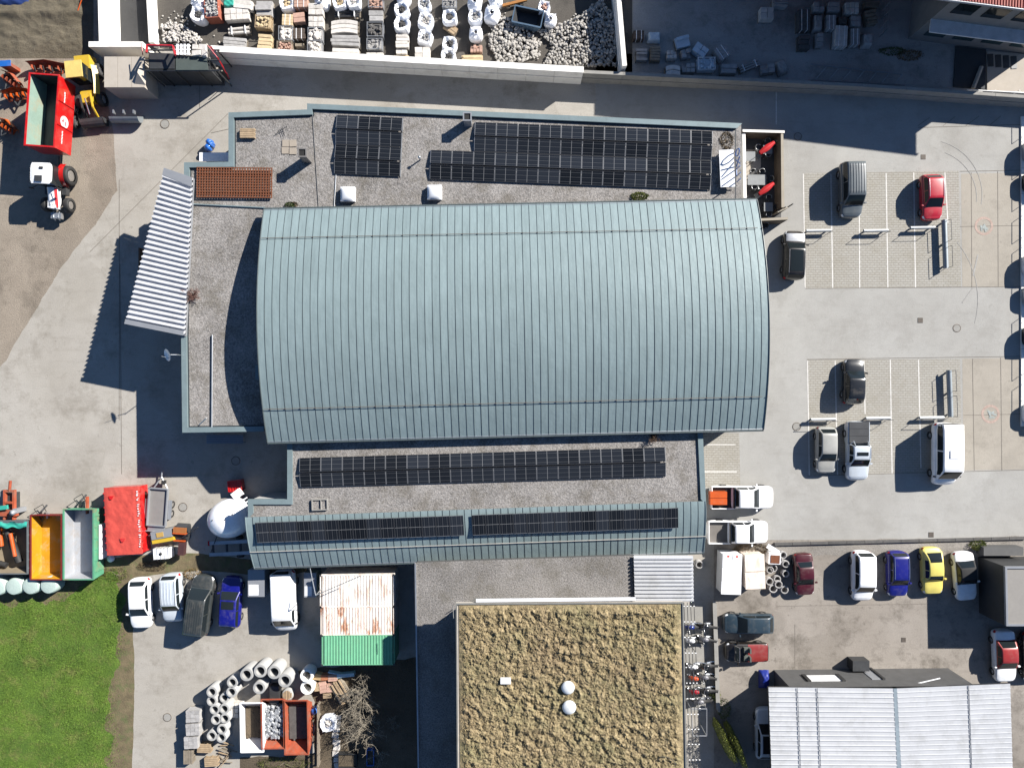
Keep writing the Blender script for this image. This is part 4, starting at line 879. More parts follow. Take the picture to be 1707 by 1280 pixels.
def car(label, px, py, deg, L, Wd, Ht, m, kind='hatch', cat='car', name=None, roof=None, pano=False, rails=False, glass=None, group='parked vehicles', bed=None, ribs=0, zref=.8, lights=True):
    glass = glass or GLASS
    wb, wt, rt, rb, belt, hood, tail, rw = KINDS[kind]
    p = W(px, py, zref); t = thing(name or 'parked_car', label, cat, (p.x, p.y, .012), R(deg), group)
    top = [(-.5, .5), (-.492, .68), (-.475, tail-.08), (rb-.01 if rb > -.44 else -.46, tail), (rb, belt), (wb, belt-.01), (.36, hood+.02 if wb < .34 else belt-.06), (.43, hood-.08), (.47, .74), (.49, .62), (.5, .45)]
    if kind in ('van',): top = [(-.5, .6), (-.49, belt-.1), (-.47, belt), (wb, belt-.04), (.45, hood-.06), (.475, .85), (.49, .7), (.5, .5)]
    if kind == 'pickup': top = [(-.5, .5), (-.49, .7), (rb-.012, .72), (rb, belt), (wb, belt), (.36, hood), (.44, hood-.06), (.475, .85), (.49, .7), (.5, .5)]
    top.sort()
    def hw(s): q = abs(2*s); return Wd/2*max(0, 1-q**(12 if s > 0 else 18))**.3333
    def zt(s): return lerp_pts(top, s)
    SEC = [(0, 0), (.5, -.012), (.82, -.045), (.95, -.11), (1., -.28), (.985, -.5), (.93, -.68)]
    def body(s, v):
        k = abs(v)*(len(SEC)-1); i = min(int(k), len(SEC)-2); f = k-i; a, b_ = SEC[i], SEC[i+1]; y = a[0]+(b_[0]-a[0])*f; dz = a[1]+(b_[1]-a[1])*f
        Z = zt(s); z = Z+dz*min(1, (Z-.2)/.72); dome = .03 if s > wb else 0
        return Vector((s*L, math.copysign(1, v)*y*hw(s), max(z, .2)))
    ST = [-.5, -.497, -.488, -.475, -.46, -.44, -.41, -.36, -.3, -.24, -.18, -.125, -.1, 0, .1, .15, .2, .25, .3, .35, .39, .42, .45, .47, .485, .495, .5]
    mb = MB(); nv = 24; mb.grid(lambda u, v: body(ST[int(round(u*(len(ST)-1)))], v*2-1), len(ST)-1, nv); mb.build('body', m, t)
    zb = belt-.03
    def prog(s):
        if s >= wt: f = (wb-s)/(wb-wt)
        elif s <= rt: f = (s-rb)/(rt-rb)
        else: f = 1
        f = max(0, min(1, f))
        if kind == 'beetle': f = math.sin(f*math.pi/2)**.9
        else: f = f*(1.12-.12*f) if s >= wt else f
        return min(1, f)
    def zc(s):
        crown = .045*(1-((s-(wt+rt)/2)/((wt-rt)/2))**2) if rt < s < wt else 0
        return zb+(Ht-.045-zb)*prog(s)+crown
    def wbot(s): return hw(s)*.93
    def wtop(s): return wbot(s)+(Wd/2*rw-wbot(s))*prog(s)
    def cab(s, v):     # v in -1..1 over the top, |v|>1 down the side to 2
        a = abs(v); sg = math.copysign(1, v)
        if a <= 1: return Vector((s*L, sg*a*wtop(s), zc(s)-.05*a**3*prog(s)))
        f = a-1; return Vector((s*L, sg*(wtop(s)+(wbot(s)-wtop(s))*f), zc(s)-.05*prog(s)+(zb-zc(s)+.05*prog(s))*f))
    cs = [rb]+[rb+(rt-rb)*i/4 for i in range(1, 4)]+[rt+(wt-rt)*i/8 for i in range(9)]+[wt+(wb-wt)*i/5 for i in range(1, 6)]
    vv = [-2, -1.5, -1, -.9, -.7, -.35, 0, .35, .7, .9, 1, 1.5, 2]
    rm = roof or m
    if kind != 'open':
        mb = MB(); mb.grid(lambda u, v: cab(cs[int(round(u*(len(cs)-1)))], vv[int(round(v*12))]), len(cs)-1, 12); mb.build('cabin_roof', rm, t)
    else:
        mb = MB(); mb.grid(lambda u, v: Vector(((rb+.1+(wt-rb-.1)*u)*L, (v-.5)*Wd*.74, belt+.012)), 4, 4, sm=False); ci = mb.build('cockpit', BLACK, t)
        for sy in (-1, 1): q = MB(); q.box((wt-.17)*L, sy*.36, belt+.12, .5, .48, .2, 0, 0, .8, .8); q.box((wt-.24)*L, sy*.36, belt+.25, .16, .46, .5, 0, 0, .8, .85); q.build('seat', mat('seat_leather', (.08, .09, .08), .6), ci)
        q = MB(); q.grid(lambda u, v: body(rb+.085+(-.46-rb-.085)*u, (v-.5)*.9)+Vector((0, 0, .02)), 3, 6); q.build('boot_cover', m, t)
    def patch(nm, fn, s0, s1, v0, v1, dz, mt, nu=4, nv_=6, side=0):
        mb_ = MB(); mb_.grid(lambda u, v: fn(s0+(s1-s0)*u, v0+(v1-v0)*v)+Vector((0, side*.012, dz)), nu, nv_); return mb_.build(nm, mt, t)
    if kind != 'open':
        e = (wb-wt)
        mb = MB(); mb.grid(lambda u, v: cab(wb-.06*e-(.9*e)*u, (-.9+1.8*v))+Vector((.012, 0, .012)), 6, 8); mb.build('windscreen', glass, t)
        e = rt-rb
        mb = MB(); mb.grid(lambda u, v: cab(rb+.12*e+(.78*e)*u, (-.82+1.64*v))+Vector((-.012, 0, .012)), 5, 8); mb.build('rear_window', glass, t)
        f0, f1 = wt+(wb-wt)*.45, rt+(rb-rt)*.25; mid = (f0+f1)/2+.02
        if kind == 'van' and not ribs == -1: f1 = .12
        segs = [(f0, f1)] if (f0-f1)*L < 1.3 else [(f0, mid+.008), (mid-.008, f1)]
        for sg in (-1, 1):
            for a, b_ in segs: patch('side_window', cab, a, b_, sg*1.12, sg*1.8, .004, glass, 5, 2, sg)
    else:
        mb = MB(); mb.grid(lambda u, v: Vector(((wb-(wb-wt)*u)*L, (v-.5)*Wd*.8*(1-.08*u), belt+.38*u)), 3, 6); mb.build('windscreen', GLASSB, t)
        mb = MB(); mb.path([Vector((wb*L, -Wd*.4, belt)), Vector((wt*L, -Wd*.37, belt+.38)), Vector((wt*L, Wd*.37, belt+.38)), Vector((wb*L, Wd*.4, belt))], .025); mb.build('windscreen_frame', CHROME, t)
    if pano: patch('glass_roof', cab, wt-.02, rt+.06 if pano is True else wt-.17, -.78, .78, .015, GLASS, 6, 6)
    if rails:
        for sg in (-1, 1): mb = MB(); mb.path([cab(wt-.02-(wt-rt-.04)*i/6, sg*.93)+Vector((0, 0, .05)) for i in range(7)], .022, 6); mb.build('roof_rail', CHROME if rails == 2 else DSTEEL, t)
    if ribs > 0:
        for i in range(ribs):
            v0 = -.75+1.5*i/(ribs-1); mb = MB(); mb.path([cab(wt-.03-(wt-rt-.06)*j/6, v0)+Vector((0, 0, .008)) for j in range(7)], .025, 5); mb.build('roof_rib', m, t)
    if lights:
        for sg in (-1, 1):
            patch('headlight', body, .41 if wb < .3 else .44, .478, sg*.42, sg*.66, .012, LAMPW, 3, 3)
            patch('tail_light', body, -.488, -.455, sg*.5, sg*.75, .01, LAMPR, 2, 3, sg)
            sx = wb-.045 if kind != 'open' else wt; mb = MB()
            mb.box(sx*L, sg*(hw(sx)+.1), belt+.02, .14, .2, .14, sg*.15, 0, .8, .9); mb.build('mirror', m if kind != 'van' else BLACK, t)
    if wb < .34:   # bonnet panel seam
        patch('bonnet', body, wb+.025, .425, -.4, .4, .009, m, 4, 8)
    if kind == 'pickup':
        bm = bed or BLACK; x0, x1 = -.49*L, (rb-.012)*L; ln = x1-x0
        mb = MB(); mb.box((x0+x1)/2, 0, .745, ln-.1, Wd-.16, .03); mb.build('bed_floor', bm, t)
        for sg in (-1, 1): mb = MB(); mb.box((x0+x1)/2, sg*(Wd/2-.05), .88, ln, .07, .42); mb.build('bed_side', m, t)
        mb = MB(); mb.box(x0+.03, 0, .88, .06, Wd-.17, .42); mb.build('tailgate', m, t)
        mb = MB(); mb.box(x1-.03, 0, .95, .06, Wd-.17, .5); mb.build('bed_front', bm, t)
    r = .33 if Ht < 1.7 else .36
    a, b1, b2 = wheel_mesh(r)
    for fx in (.31, -.29):
        for sg in (-1, 1):
            w = shared('wheel', a, t, (fx*L, sg*(Wd/2-.095), r)); shared('rim', b1 if sg > 0 else b2, w)
    return t
P_ = {}
def pc(n, r, g_, b_, k=.47): return paint('car_'+n, S(r, g_, b_, k))
GREYV = pc('slate_grey', 120, 130, 136, .42); REDC = pc('crimson', 214, 20, 50, .5); SILV = paint('car_silver', (.42, .43, .44), .3, 1, .5); BLK = paint('car_black', (.012, .013, .014), .25)
NAVY = pc('petrol_blue', 62, 84, 98, .4); ICE = pc('ice_blue', 216, 226, 236, .6); MAROON = pc('maroon', 98, 16, 34, .4); BLUE = pc('royal_blue', 20, 26, 150, .45); YEL = pc('pale_yellow', 246, 230, 120, .62)
WH = paint('car_white', (.74, .75, .76)); CREAM = pc('warm_silver', 190, 190, 184, .55); DGREY = pc('dark_grey', 78, 84, 84, .35); BRICK = pc('brick_red', 200, 60, 56, .45); BRONZE = pc('bronze_black', 44, 38, 32, .35)
car('slate grey panel van with ribbed roof parked alone in the upper bays', 1421, 315, -89, 4.9, 1.9, 1.95, GREYV, 'minivan', 'van', 'parked_van', ribs=6, zref=1)
car('crimson red small car parked beside the upper guard rail', 1554, 328, -88, 4.05, 1.75, 1.52, REDC, 'hatch', rails=2)
tr = car('black and silver car with dark glass roof beside the arched hall', 1324, 425, 88, 4.35, 1.85, 1.5, BRONZE, 'suv', pano=True, rails=2)
for q in tr.children:
    if q.name.startswith('bonnet'): q.data.materials[0] = SILV
car('black compact car parked in the lower bays, nose up', 1424, 636, 88, 4.0, 1.75, 1.5, BLK, 'hatch')
car('silver hatchback parked beside the pickup in the lower bays', 1378, 750, -90, 4.1, 1.72, 1.5, CREAM, 'hatch')
tp = car('ice blue double-cab pickup with black ribbed bed cover', 1430, 752, -90, 5.2, 1.9, 1.78, ICE, 'pickup', 'pickup', 'pickup_truck', bed=BLACK, rails=2, zref=.9)
for i in range(3): mb = MB(); mb.box(-2.28+i*.62, 0, 1.12, .6, 1.72, .06); mb.build('bed_cover', DSTEEL, tp)
mb = MB(); mb.box(.15, 0, 1.79, .3, .95, .03); mb.build('sunroof', GLASS, tp)
for sg in (-1, 1): mb = MB(); mb.path([(-.65, sg*.8, 1.15), (-.9, sg*.6, 1.4), (-.5, sg*.6, 1.75)], .04); mb.build('roll_bar', CHROME, tp)
tv = car('white camper van with roof hatch in the lower bays', 1577, 757, -90, 5.5, 2.0, 2.25, WH, 'van', 'van', 'camper_van', ribs=-1, zref=1.1)
mb = MB(); mb.box(-.1, 0, 2.27, .65, .75, .07); mb.build('roof_hatch', WHITEP, tv)
mb = MB(); mb.box(2.15, 0, 1.12, .05, 1.2, .03, 0, 0); mb.build('bonnet_grille', BLACK, tv)
tp = car('white pickup carrying an orange box, upper of the two below the side bays', 1238, 829, 0, 5.6, 2.0, 1.8, WH, 'pickup', 'pickup', 'pickup_truck', bed=BLACK, zref=.9)
q = thing('orange_box', 'orange tool box on the bed of the upper white pickup', 'box', at(1199, 831, .78, .8), R(0))
mb = MB(); mb.box(0, 0, .3, 1.4, 1.15, .6); mb.build('box', ORANGE, q)
for y in (-.3, .3): mb = MB(); mb.box(0, y, .63, 1.45, .52, .05); mb.build('lid', ORANGE, q)
car('white pickup with empty bed, lower of the two below the side bays', 1231, 887, 0, 5.4, 2.0, 1.8, WH, 'pickup', 'pickup', 'pickup_truck', bed=mat('bed_liner', (.12, .11, .1), .8), zref=.9)
car('maroon small car beside the pile of pipes in the lower yard', 1341, 958, -87, 3.7, 1.65, 1.4, MAROON, 'sedan')
car('white delivery car with tall rear in the lower yard row', 1439, 961, -90, 4.4, 1.8, 1.8, WH, 'minivan', 'van', 'parked_van', zref=.9)
car('royal blue car in the lower yard row beside the yellow one', 1497, 957, -89, 4.0, 1.75, 1.5, BLUE, 'wagon', rails=2)
car('pale yellow rounded car in the lower yard row', 1555, 952, -88, 4.15, 1.74, 1.48, YEL, 'beetle')
car('white convertible with closed black soft top beside the grey block', 1610, 961, -85, 4.3, 1.8, 1.38, WH, 'soft', roof=mat('soft_top_black', (.015, .015, .016), .85))
car('petrol blue old coupe parked sideways in the lower yard', 1249, 1040, 180, 4.5, 1.72, 1.35, NAVY, 'hatch', roof=NAVY)
tr = car('open roadster darker at the front and red at the tail, parked sideways in the lower yard', 1246, 1088, 180, 3.85, 1.66, 1.25, BRONZE, 'open')  # dark body colour, with a red cover over the tail
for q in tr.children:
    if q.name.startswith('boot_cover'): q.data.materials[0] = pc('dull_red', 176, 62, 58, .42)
car('white car with red roof at the right edge of the lower yard', 1676, 1094, -88, 4.6, 1.85, 1.5, WH, 'sedan', roof=BRICK)
car('dark car at the very right edge beside the red-roofed white car', 1724, 1096, -88, 4.4, 1.8, 1.5, BLK, 'hatch')
car('white car half hidden under the white shed roof', 1278, 1224, 90, 4.5, 1.85, 1.45, ICE, 'hatch', pano=True)
car('white sporty car at the left end of the row beside the meadow', 233, 1006, -88, 4.45, 1.85, 1.38, WH, 'hatch')
car('silver white wagon with ribbed roof, second from the meadow', 287, 997, -87, 4.3, 1.75, 1.6, ICE, 'suv', rails=2, ribs=5)
car('dark grey ribbed van in the row beside the meadow', 332, 1010, 83, 5.3, 1.95, 1.98, DGREY, 'minivan', 'van', 'parked_van', ribs=7, zref=1)
car('dark blue saloon with glass roof in the row beside the meadow', 384, 1004, 87, 4.5, 1.82, 1.45, BLUE, 'wagon', pano=-1)
car('white long panel van nearest the rusty containers', 474, 1002, -88, 5.4, 2.0, 2.05, WH, 'van', 'van', 'parked_van', zref=1.05)
for i, y in enumerate((250, 302, 440, 492, 560, 690)):
    car(f'car parked outside the right edge of the car park, {ORD[i]} from the top', 1752, y, 180 if i % 2 else 0, 4.3, 1.78, 1.5, (SILV, BLK, WH)[i % 3], 'hatch', lights=False)
# ------------------------------------------------------------------ barriers of the parking bays
def barrier(x, y, rz, Ln, label):
    t = thing('parking_barrier', label, 'barrier', at(x, y, .012, .6), R(rz), 'parking barriers')
    mb = MB(); mb.grid(lambda u, v: (-Ln/2+Ln*u, .13*math.cos(3.1416*v)*1.0, .42+.2*math.sin(3.1416*v)), 1, 8); mb.box(0, 0, .4, Ln, .24, .04); mb.build('rail', mat('pale_rail_metal', (.5, .52, .52), .5, .2), t)
    for sx in (-1, 1): mb = MB(); mb.box(sx*Ln*.4, 0, .2, .1, .1, .4); mb.build('post', STEEL, t)
    mb = MB(); mb.path([(-Ln/2+.02, -.17, 0), (-Ln/2+.02, -.17, 1.0), (Ln/2-.02, -.17, 1.0), (Ln/2-.02, -.17, 0)], .022, 6); mb.build('hoop', DSTEEL, t)
for x, y, lb in ((1365, 384, 'below the slate grey van, left of the upper row'), (1461, 384, 'in the middle of the upper bays'), (1539, 379, 'below the crimson red car'), (1373, 699, 'above the silver hatchback'), (1465, 697, 'right of the black compact car'), (1554, 696, 'above the white camper van')):
    barrier(x, y, 1, 2.15, 'pale wheel-stop barrier with steel hoop '+lb)
def rail_long(x, y0, y1, lb):
    a, b_ = W(x, y0, .6), W(x+3, y1, .6); c = (a+b_)/2; Ln = (a-b_).length; t = thing('guard_rail', lb, 'guard rail', (c.x, c.y, .012), math.atan2(b_.y-a.y, b_.x-a.x))
    mb = MB(); mb.grid(lambda u, v: (-Ln/2+Ln*u, .22*math.cos(3.1416*v), .35+.28*math.sin(3.1416*v)), 1, 8); mb.build('rail', mat('blue_grey_rail', (.22, .25, .27), .5, .3), t)
    for sx in (-.45, 0, .45): mb = MB(); mb.box(sx*Ln, 0, .2, .12, .12, .4); mb.build('post', STEEL, t)
    for sx in (-.27, .27):
        mb = MB(); mb.path([(sx*Ln-.9, .2, 0), (sx*Ln-.9, .2, 1.05), (sx*Ln+.9, .2, 1.05), (sx*Ln+.9, .2, 0)], .022, 6); mb.build('hoop', DSTEEL, t)
rail_long(1576, 366, 447, 'blue-grey guard rail running down beside the crimson red car'); rail_long(1584, 617, 695, 'blue-grey guard rail running down above the white camper van')
mb = MB()
t = thing('edge_kerb', 'white kerb strip along the right edge of the car park', 'kerb', W(1704, 400))
for i in range(12):
    mb = MB(); mb.prism([W(1701, 195+i*43), W(1706, 195+i*43), W(1706, 237.4+i*43), W(1701, 237.4+i*43)], 0, .12); mb.build('kerb_stone', WHITEC, t, world=True)
for i, y in enumerate((205, 265, 318, 372, 424, 482, 540, 600, 652)):
    t = thing('bike_hoop', f'steel hoop at the right edge of the car park, {ORD[i]} from the top', 'bollard', W(1712, y), 0, 'hoops along the right edge')
    mb = MB(); mb.path([(0, -.95, 0), (0, -.95, 1.0), (0, .95, 1.0), (0, .95, 0)], .025, 6); mb.build('hoop', DSTEEL, t)
    mb = MB(); mb.box(0, -.95, .06, .14, .14, .12); mb.box(0, .95, .06, .14, .14, .12); mb.build('foot', STEEL, t)
# ------------------------------------------------------------------ stone yard: big bags, pallets, crates, rubble
def big_bag(px, py, rpx, hgt, label, fill='stones', fm=None, rz=0., grp='white big bags in the stone yard'):
    r = mm(rpx, hgt); t = thing('big_bag', label, 'big bag', at(px, py, .005, hgt), rz, grp); ph = U(0, 6)
    closed = fill == 'closed'
    def wall(u, v):
        a = 6.2832*v; q = 1/(abs(math.cos(a))**3.2+abs(math.sin(a))**3.2)**(1/3.2)
        bulge = .92+.12*math.sin(3.1416*min(1, u*1.05)); f = 1+.03*math.sin(a*5+ph)+.02*math.sin(a*11+u*5+ph)
        k = r*q*bulge*f
        if closed and u > .8: k *= 1-(u-.8)*3.8
        return (k*math.cos(a), k*math.sin(a), hgt*u*(1+.05*math.sin(a*3+ph)*u))
    mb = MB(); mb.grid(wall, 10, 36); mb.build('sack', BAGW, t)
    if not closed:
        def rim(u, v):
            p = wall(1, v); k = 1-u*.55; return (p[0]*k, p[1]*k, p[2]-.03*u-.16*u*u+.03*math.sin(v*40+ph)*(u > .2))
        mb = MB(); mb.grid(rim, 4, 36); mb.build('folded_top', BAGW, t)
        mb = MB(); n = 34 if fill == 'stones' else 18; sr = r*.85 if fill == 'stones' else r*.5
        for i in range(n):
            a = U(0, 6.28); d = sr*math.sqrt(U(0, 1)); mb.stone((d*math.cos(a), d*math.sin(a), hgt-.12+U(-.03, .1)), U(.05, .11))
        mb.grid(lambda u, v: (sr*u*math.cos(6.2832*v), sr*u*math.sin(6.2832*v), hgt-.2), 2, 12)
        stuff(mb.build('stones', fm or STONEG, t))
    else:
        mb = MB(); mb.grid(lambda u, v: ((.16-.1*u+.12*u*u)*r*2*math.cos(6.2832*v)*(1+.25*math.sin(v*6.28*6)), (.16-.1*u+.12*u*u)*r*2*math.sin(6.2832*v)*(1+.25*math.sin(v*6.28*6)), hgt*.98+.22*u), 4, 24); mb.build('tied_neck', BAGW, t)
    for k in range(4):
        a = .785+1.5708*k; c, s_ = math.cos(a)*r*1.0, math.sin(a)*r*1.0
        mb = MB(); mb.path([(c*.98, s_*.98, hgt*.85), (c*1.08, s_*1.08, hgt+.06), (c*.85-s_*.12, s_*.85+c*.12, hgt+.1), (c*.75, s_*.75, hgt*.92)], .025, 5); mb.build('lifting_loop', BAGW, t)
    return t
def load(px, py, wpx, hpx, hgt, rz, label, kind, m, n=(3, 3), grp='stone pallets in the yards', cat='pallet load', m2=None):
    wx, wy = mm(wpx, hgt), mm(hpx, hgt); t = thing('stone_pallet', label, cat, at(px, py, .009, hgt), R(rz), grp)
    mb = MB()
    for i in range(4): mb.box(0, (i-1.5)*wy/4, .12, wx, wy/6, .03)
    for x in (-1, 0, 1): mb.box(x*(wx/2-.06), 0, .05, .1, wy*.96, .1)
    mb.build('pallet', WOODG, t); z0 = .14; hh = hgt-z0
    if kind == 'blocks':
        nx, ny = n; small = min(wpx/nx, hpx/ny) < 7; layers = max(1, round(hh/.25)); lh = hh/layers; mb = MB()
        if layers > 1: mb.box(0, 0, z0+lh*(layers-1)/2, wx*.98, wy*.98, lh*(layers-1)-.01)
        for i in range(nx):
            for j in range(ny):
                if U(0, 1) < .06: continue
                b_ = mb if small else MB()
                b_.box((i+.5-nx/2)*wx/nx, (j+.5-ny/2)*wy/ny, hgt-lh/2+U(-.03, .03), wx/nx-.035, wy/ny-.035, lh, U(-.06, .06), jit=.012)
                if not small: b_.build('stone_block', m, t)
        o_ = mb.build('lower_courses' if not small else 'stone_courses', m, t)
        if small: stuff(o_)
    elif kind == 'slabs':
        nx, ny = n; layers = max(1, round(hh/.22)); lh = hh/layers; mb = MB()
        for l in range(layers-1): mb.box(U(-.03, .03), U(-.02, .02), z0+lh*(l+.5), wx*U(.9, .99), wy*.96, lh-.02)
        if layers > 1: mb.build('lower_slabs', m, t)
        for j in range(ny):
            if U(0, 1) < .1 and ny > 2: continue
            q = MB(); q.box(U(-.06, .06), (j+.5-ny/2)*wy/ny, hgt-lh/2-U(0, .05), wx*U(.86, .99), wy/ny-.05, lh, U(-.02, .02), jit=.012); q.build('slab', m, t)
    elif kind == 'curved':
        for j in range(n[1]):
            q = MB(); y0 = (j+.5-n[1]/2)*wy/n[1]
            q.grid(lambda u, v: (wx*(u-.5), y0+wy/n[1]*(.42-.84*v)-.16*(2*u-1)**2, hgt-.02*j), 10, 1, sm=False); q.grid(lambda u, v: (wx*(u-.5), y0-wy/n[1]*.42-.16*(2*u-1)**2, z0+(hgt-z0-.02*j)*v), 10, 1, sm=False); q.grid(lambda u, v: (wx*(u-.5), y0+wy/n[1]*.42-.16*(2*u-1)**2, z0+(hgt-z0-.02*j)*v), 10, 1, sm=False); q.build('kerb_stone', m, t)
    elif kind == 'cage':
        mb = MB()
        for x in (-1, 1):
            for y in (-1, 1): mb.box(x*wx/2, y*wy/2, z0+hh/2, .06, .06, hh+.06)
        for z in (z0+.1, z0+hh*.5, hgt):
            for y in (-1, 1): mb.box(0, y*wy/2, z, wx, .045, .045)
            for x in (-1, 1): mb.box(x*wx/2, 0, z+.003, .045, wy, .045)
        mb.build('cage', m2 or GREYM, t); mb = MB(); mb.box(0, 0, z0+hh*.35, wx*.93, wy*.93, hh*.7)
        k = 0
        for i in range(n[0]*n[1]*2):
            mb.stone((U(-.4, .4)*wx, U(-.4, .4)*wy, z0+hh*.78+U(-.06, .16)), min(wx, wy)/max(n)*U(.35, .62), 0, .7)
        stuff(mb.build('stones', m, t))
    elif kind == 'bricks':
        mb = MB(); nx, ny = n; mb.box(0, 0, z0+hh*.45, wx*.97, wy*.97, hh*.9)
        for i in range(nx):
            for j in range(ny): mb.box((i+.5-nx/2)*wx/nx, (j+.5-ny/2)*wy/ny, hgt-.06+U(-.012, .012), wx/nx-.02, wy/ny-.02, .12)
        stuff(mb.build('bricks', m, t))
        for x in (-.22, .24): q = MB(); q.box(x*wx, 0, hgt/2+.08, .05, wy+.02, hgt-.13); q.build('strap', WHITEP, t)
    elif kind == 'wrapped':
        q = MB(); ph = U(0, 6)
        q.grid(lambda u, v: (wx*(u-.5), wy*(v-.5), z0+hh*min(1, 9*min(u, 1-u))**.5*min(1, 9*min(v, 1-v))**.5*(1+.06*math.sin(u*14+ph)*math.sin(v*11))), 14, 14); q.build('wrapped_load', m, t)
    elif kind == 'rods':
        for j in range(n[1]): q = MB(); q.tube((-wx/2+U(0, .1), (j+.5-n[1]/2)*wy/n[1], z0+hh*.5+U(-.05, .05)), (wx/2-U(0, .1), (j+.5-n[1]/2)*wy/n[1]+U(-.04, .04), z0+hh*.5), wy/n[1]*.4, 8); q.build('rod', m, t)
        for x in (-.3, .3): q = MB(); q.box(x*wx, 0, z0+hh*.5, .05, wy, hh*1.1); q.build('strap', m2 or WHITEP, t)
    return t
SY = 'in the stone yard'
# columns counted from the left wall; rows from the top of the photo
for a in [(329, 23, 12.5, 1.0, 'white big bag with dark folded mouth beside the terracotta box', 'few', STONED), (328, 0, 11, .9, 'white big bag cut by the top edge above the terracotta box', 'closed'),
          (477, 4, 12, .9, 'white big bag at the top edge above the yellow brick pallet', 'few', STONEY), (535, 0, 12, .9, 'flattened white big bag at the top edge above the white block pallet', 'closed'), (565, 3, 11, .95, 'white big bag at the top edge, left of a pair above the dark rods', 'few', STONEY), (589, 2, 11, .95, 'white big bag at the top edge, right of a pair above the dark rods', 'few', STONEL),
          (669, 15, 12, 1.0, 'crumpled white big bag, upper one of the column above white slabs', 'few', STONED), (669, 39, 12.5, 1.05, 'white big bag with black mouth directly above the white slabs', 'few', STONED), (673, -6, 11, .9, 'white big bag barely in view at the top edge right of the kerb crates', 'closed'),
          (707, 6, 10.5, .9, 'slim big bag of grey gravel at the top of the gravel bag column', 'stones', STONEG), (709, 33, 12.5, 1.0, 'wide big bag of grey gravel in the middle of the gravel bag column', 'stones', STONEL), (708, 61, 12, .95, 'round big bag of grey gravel lowest in the gravel bag column', 'stones', STONEG),
          (749, 27, 12, 1.0, 'white big bag with small dark hole above the timber boards', 'few', STONED), (749, 72, 12, .9, 'white big bag with slit mouth, second from the wall right of the gravel bags', 'few', STONED), (747, 93, 12, .85, 'white big bag with dark stones touching the long white wall', 'few', STONED),
          (791, 2, 11.5, 1.0, 'blue-white big bag at the top edge above the open grey-filled bag', 'closed'), (792, 26, 11.5, 1.0, 'white big bag half filled with grey sand beside the tall closed bag', 'stones', STONEG), (820, 21, 12.5, 1.1, 'tall tied white big bag beside the left rubble heap', 'closed'), (793, 54, 11, .95, 'crumpled closed white big bag above the reddish stone pallet', 'closed'),
          (826, -3, 11, .9, 'white big bag at the top edge above the tall tied bag', 'closed'), (907, 11, 10, .9, 'upper of two big bags between the rubble heaps, with reddish fill', 'few', STONEP), (918, 31, 10, .9, 'lower of two big bags between the rubble heaps', 'closed')]:
    big_bag(a[0], a[1], a[2], a[3], a[4], a[5], a[6] if len(a) > 6 else None, U(-.3, .3))
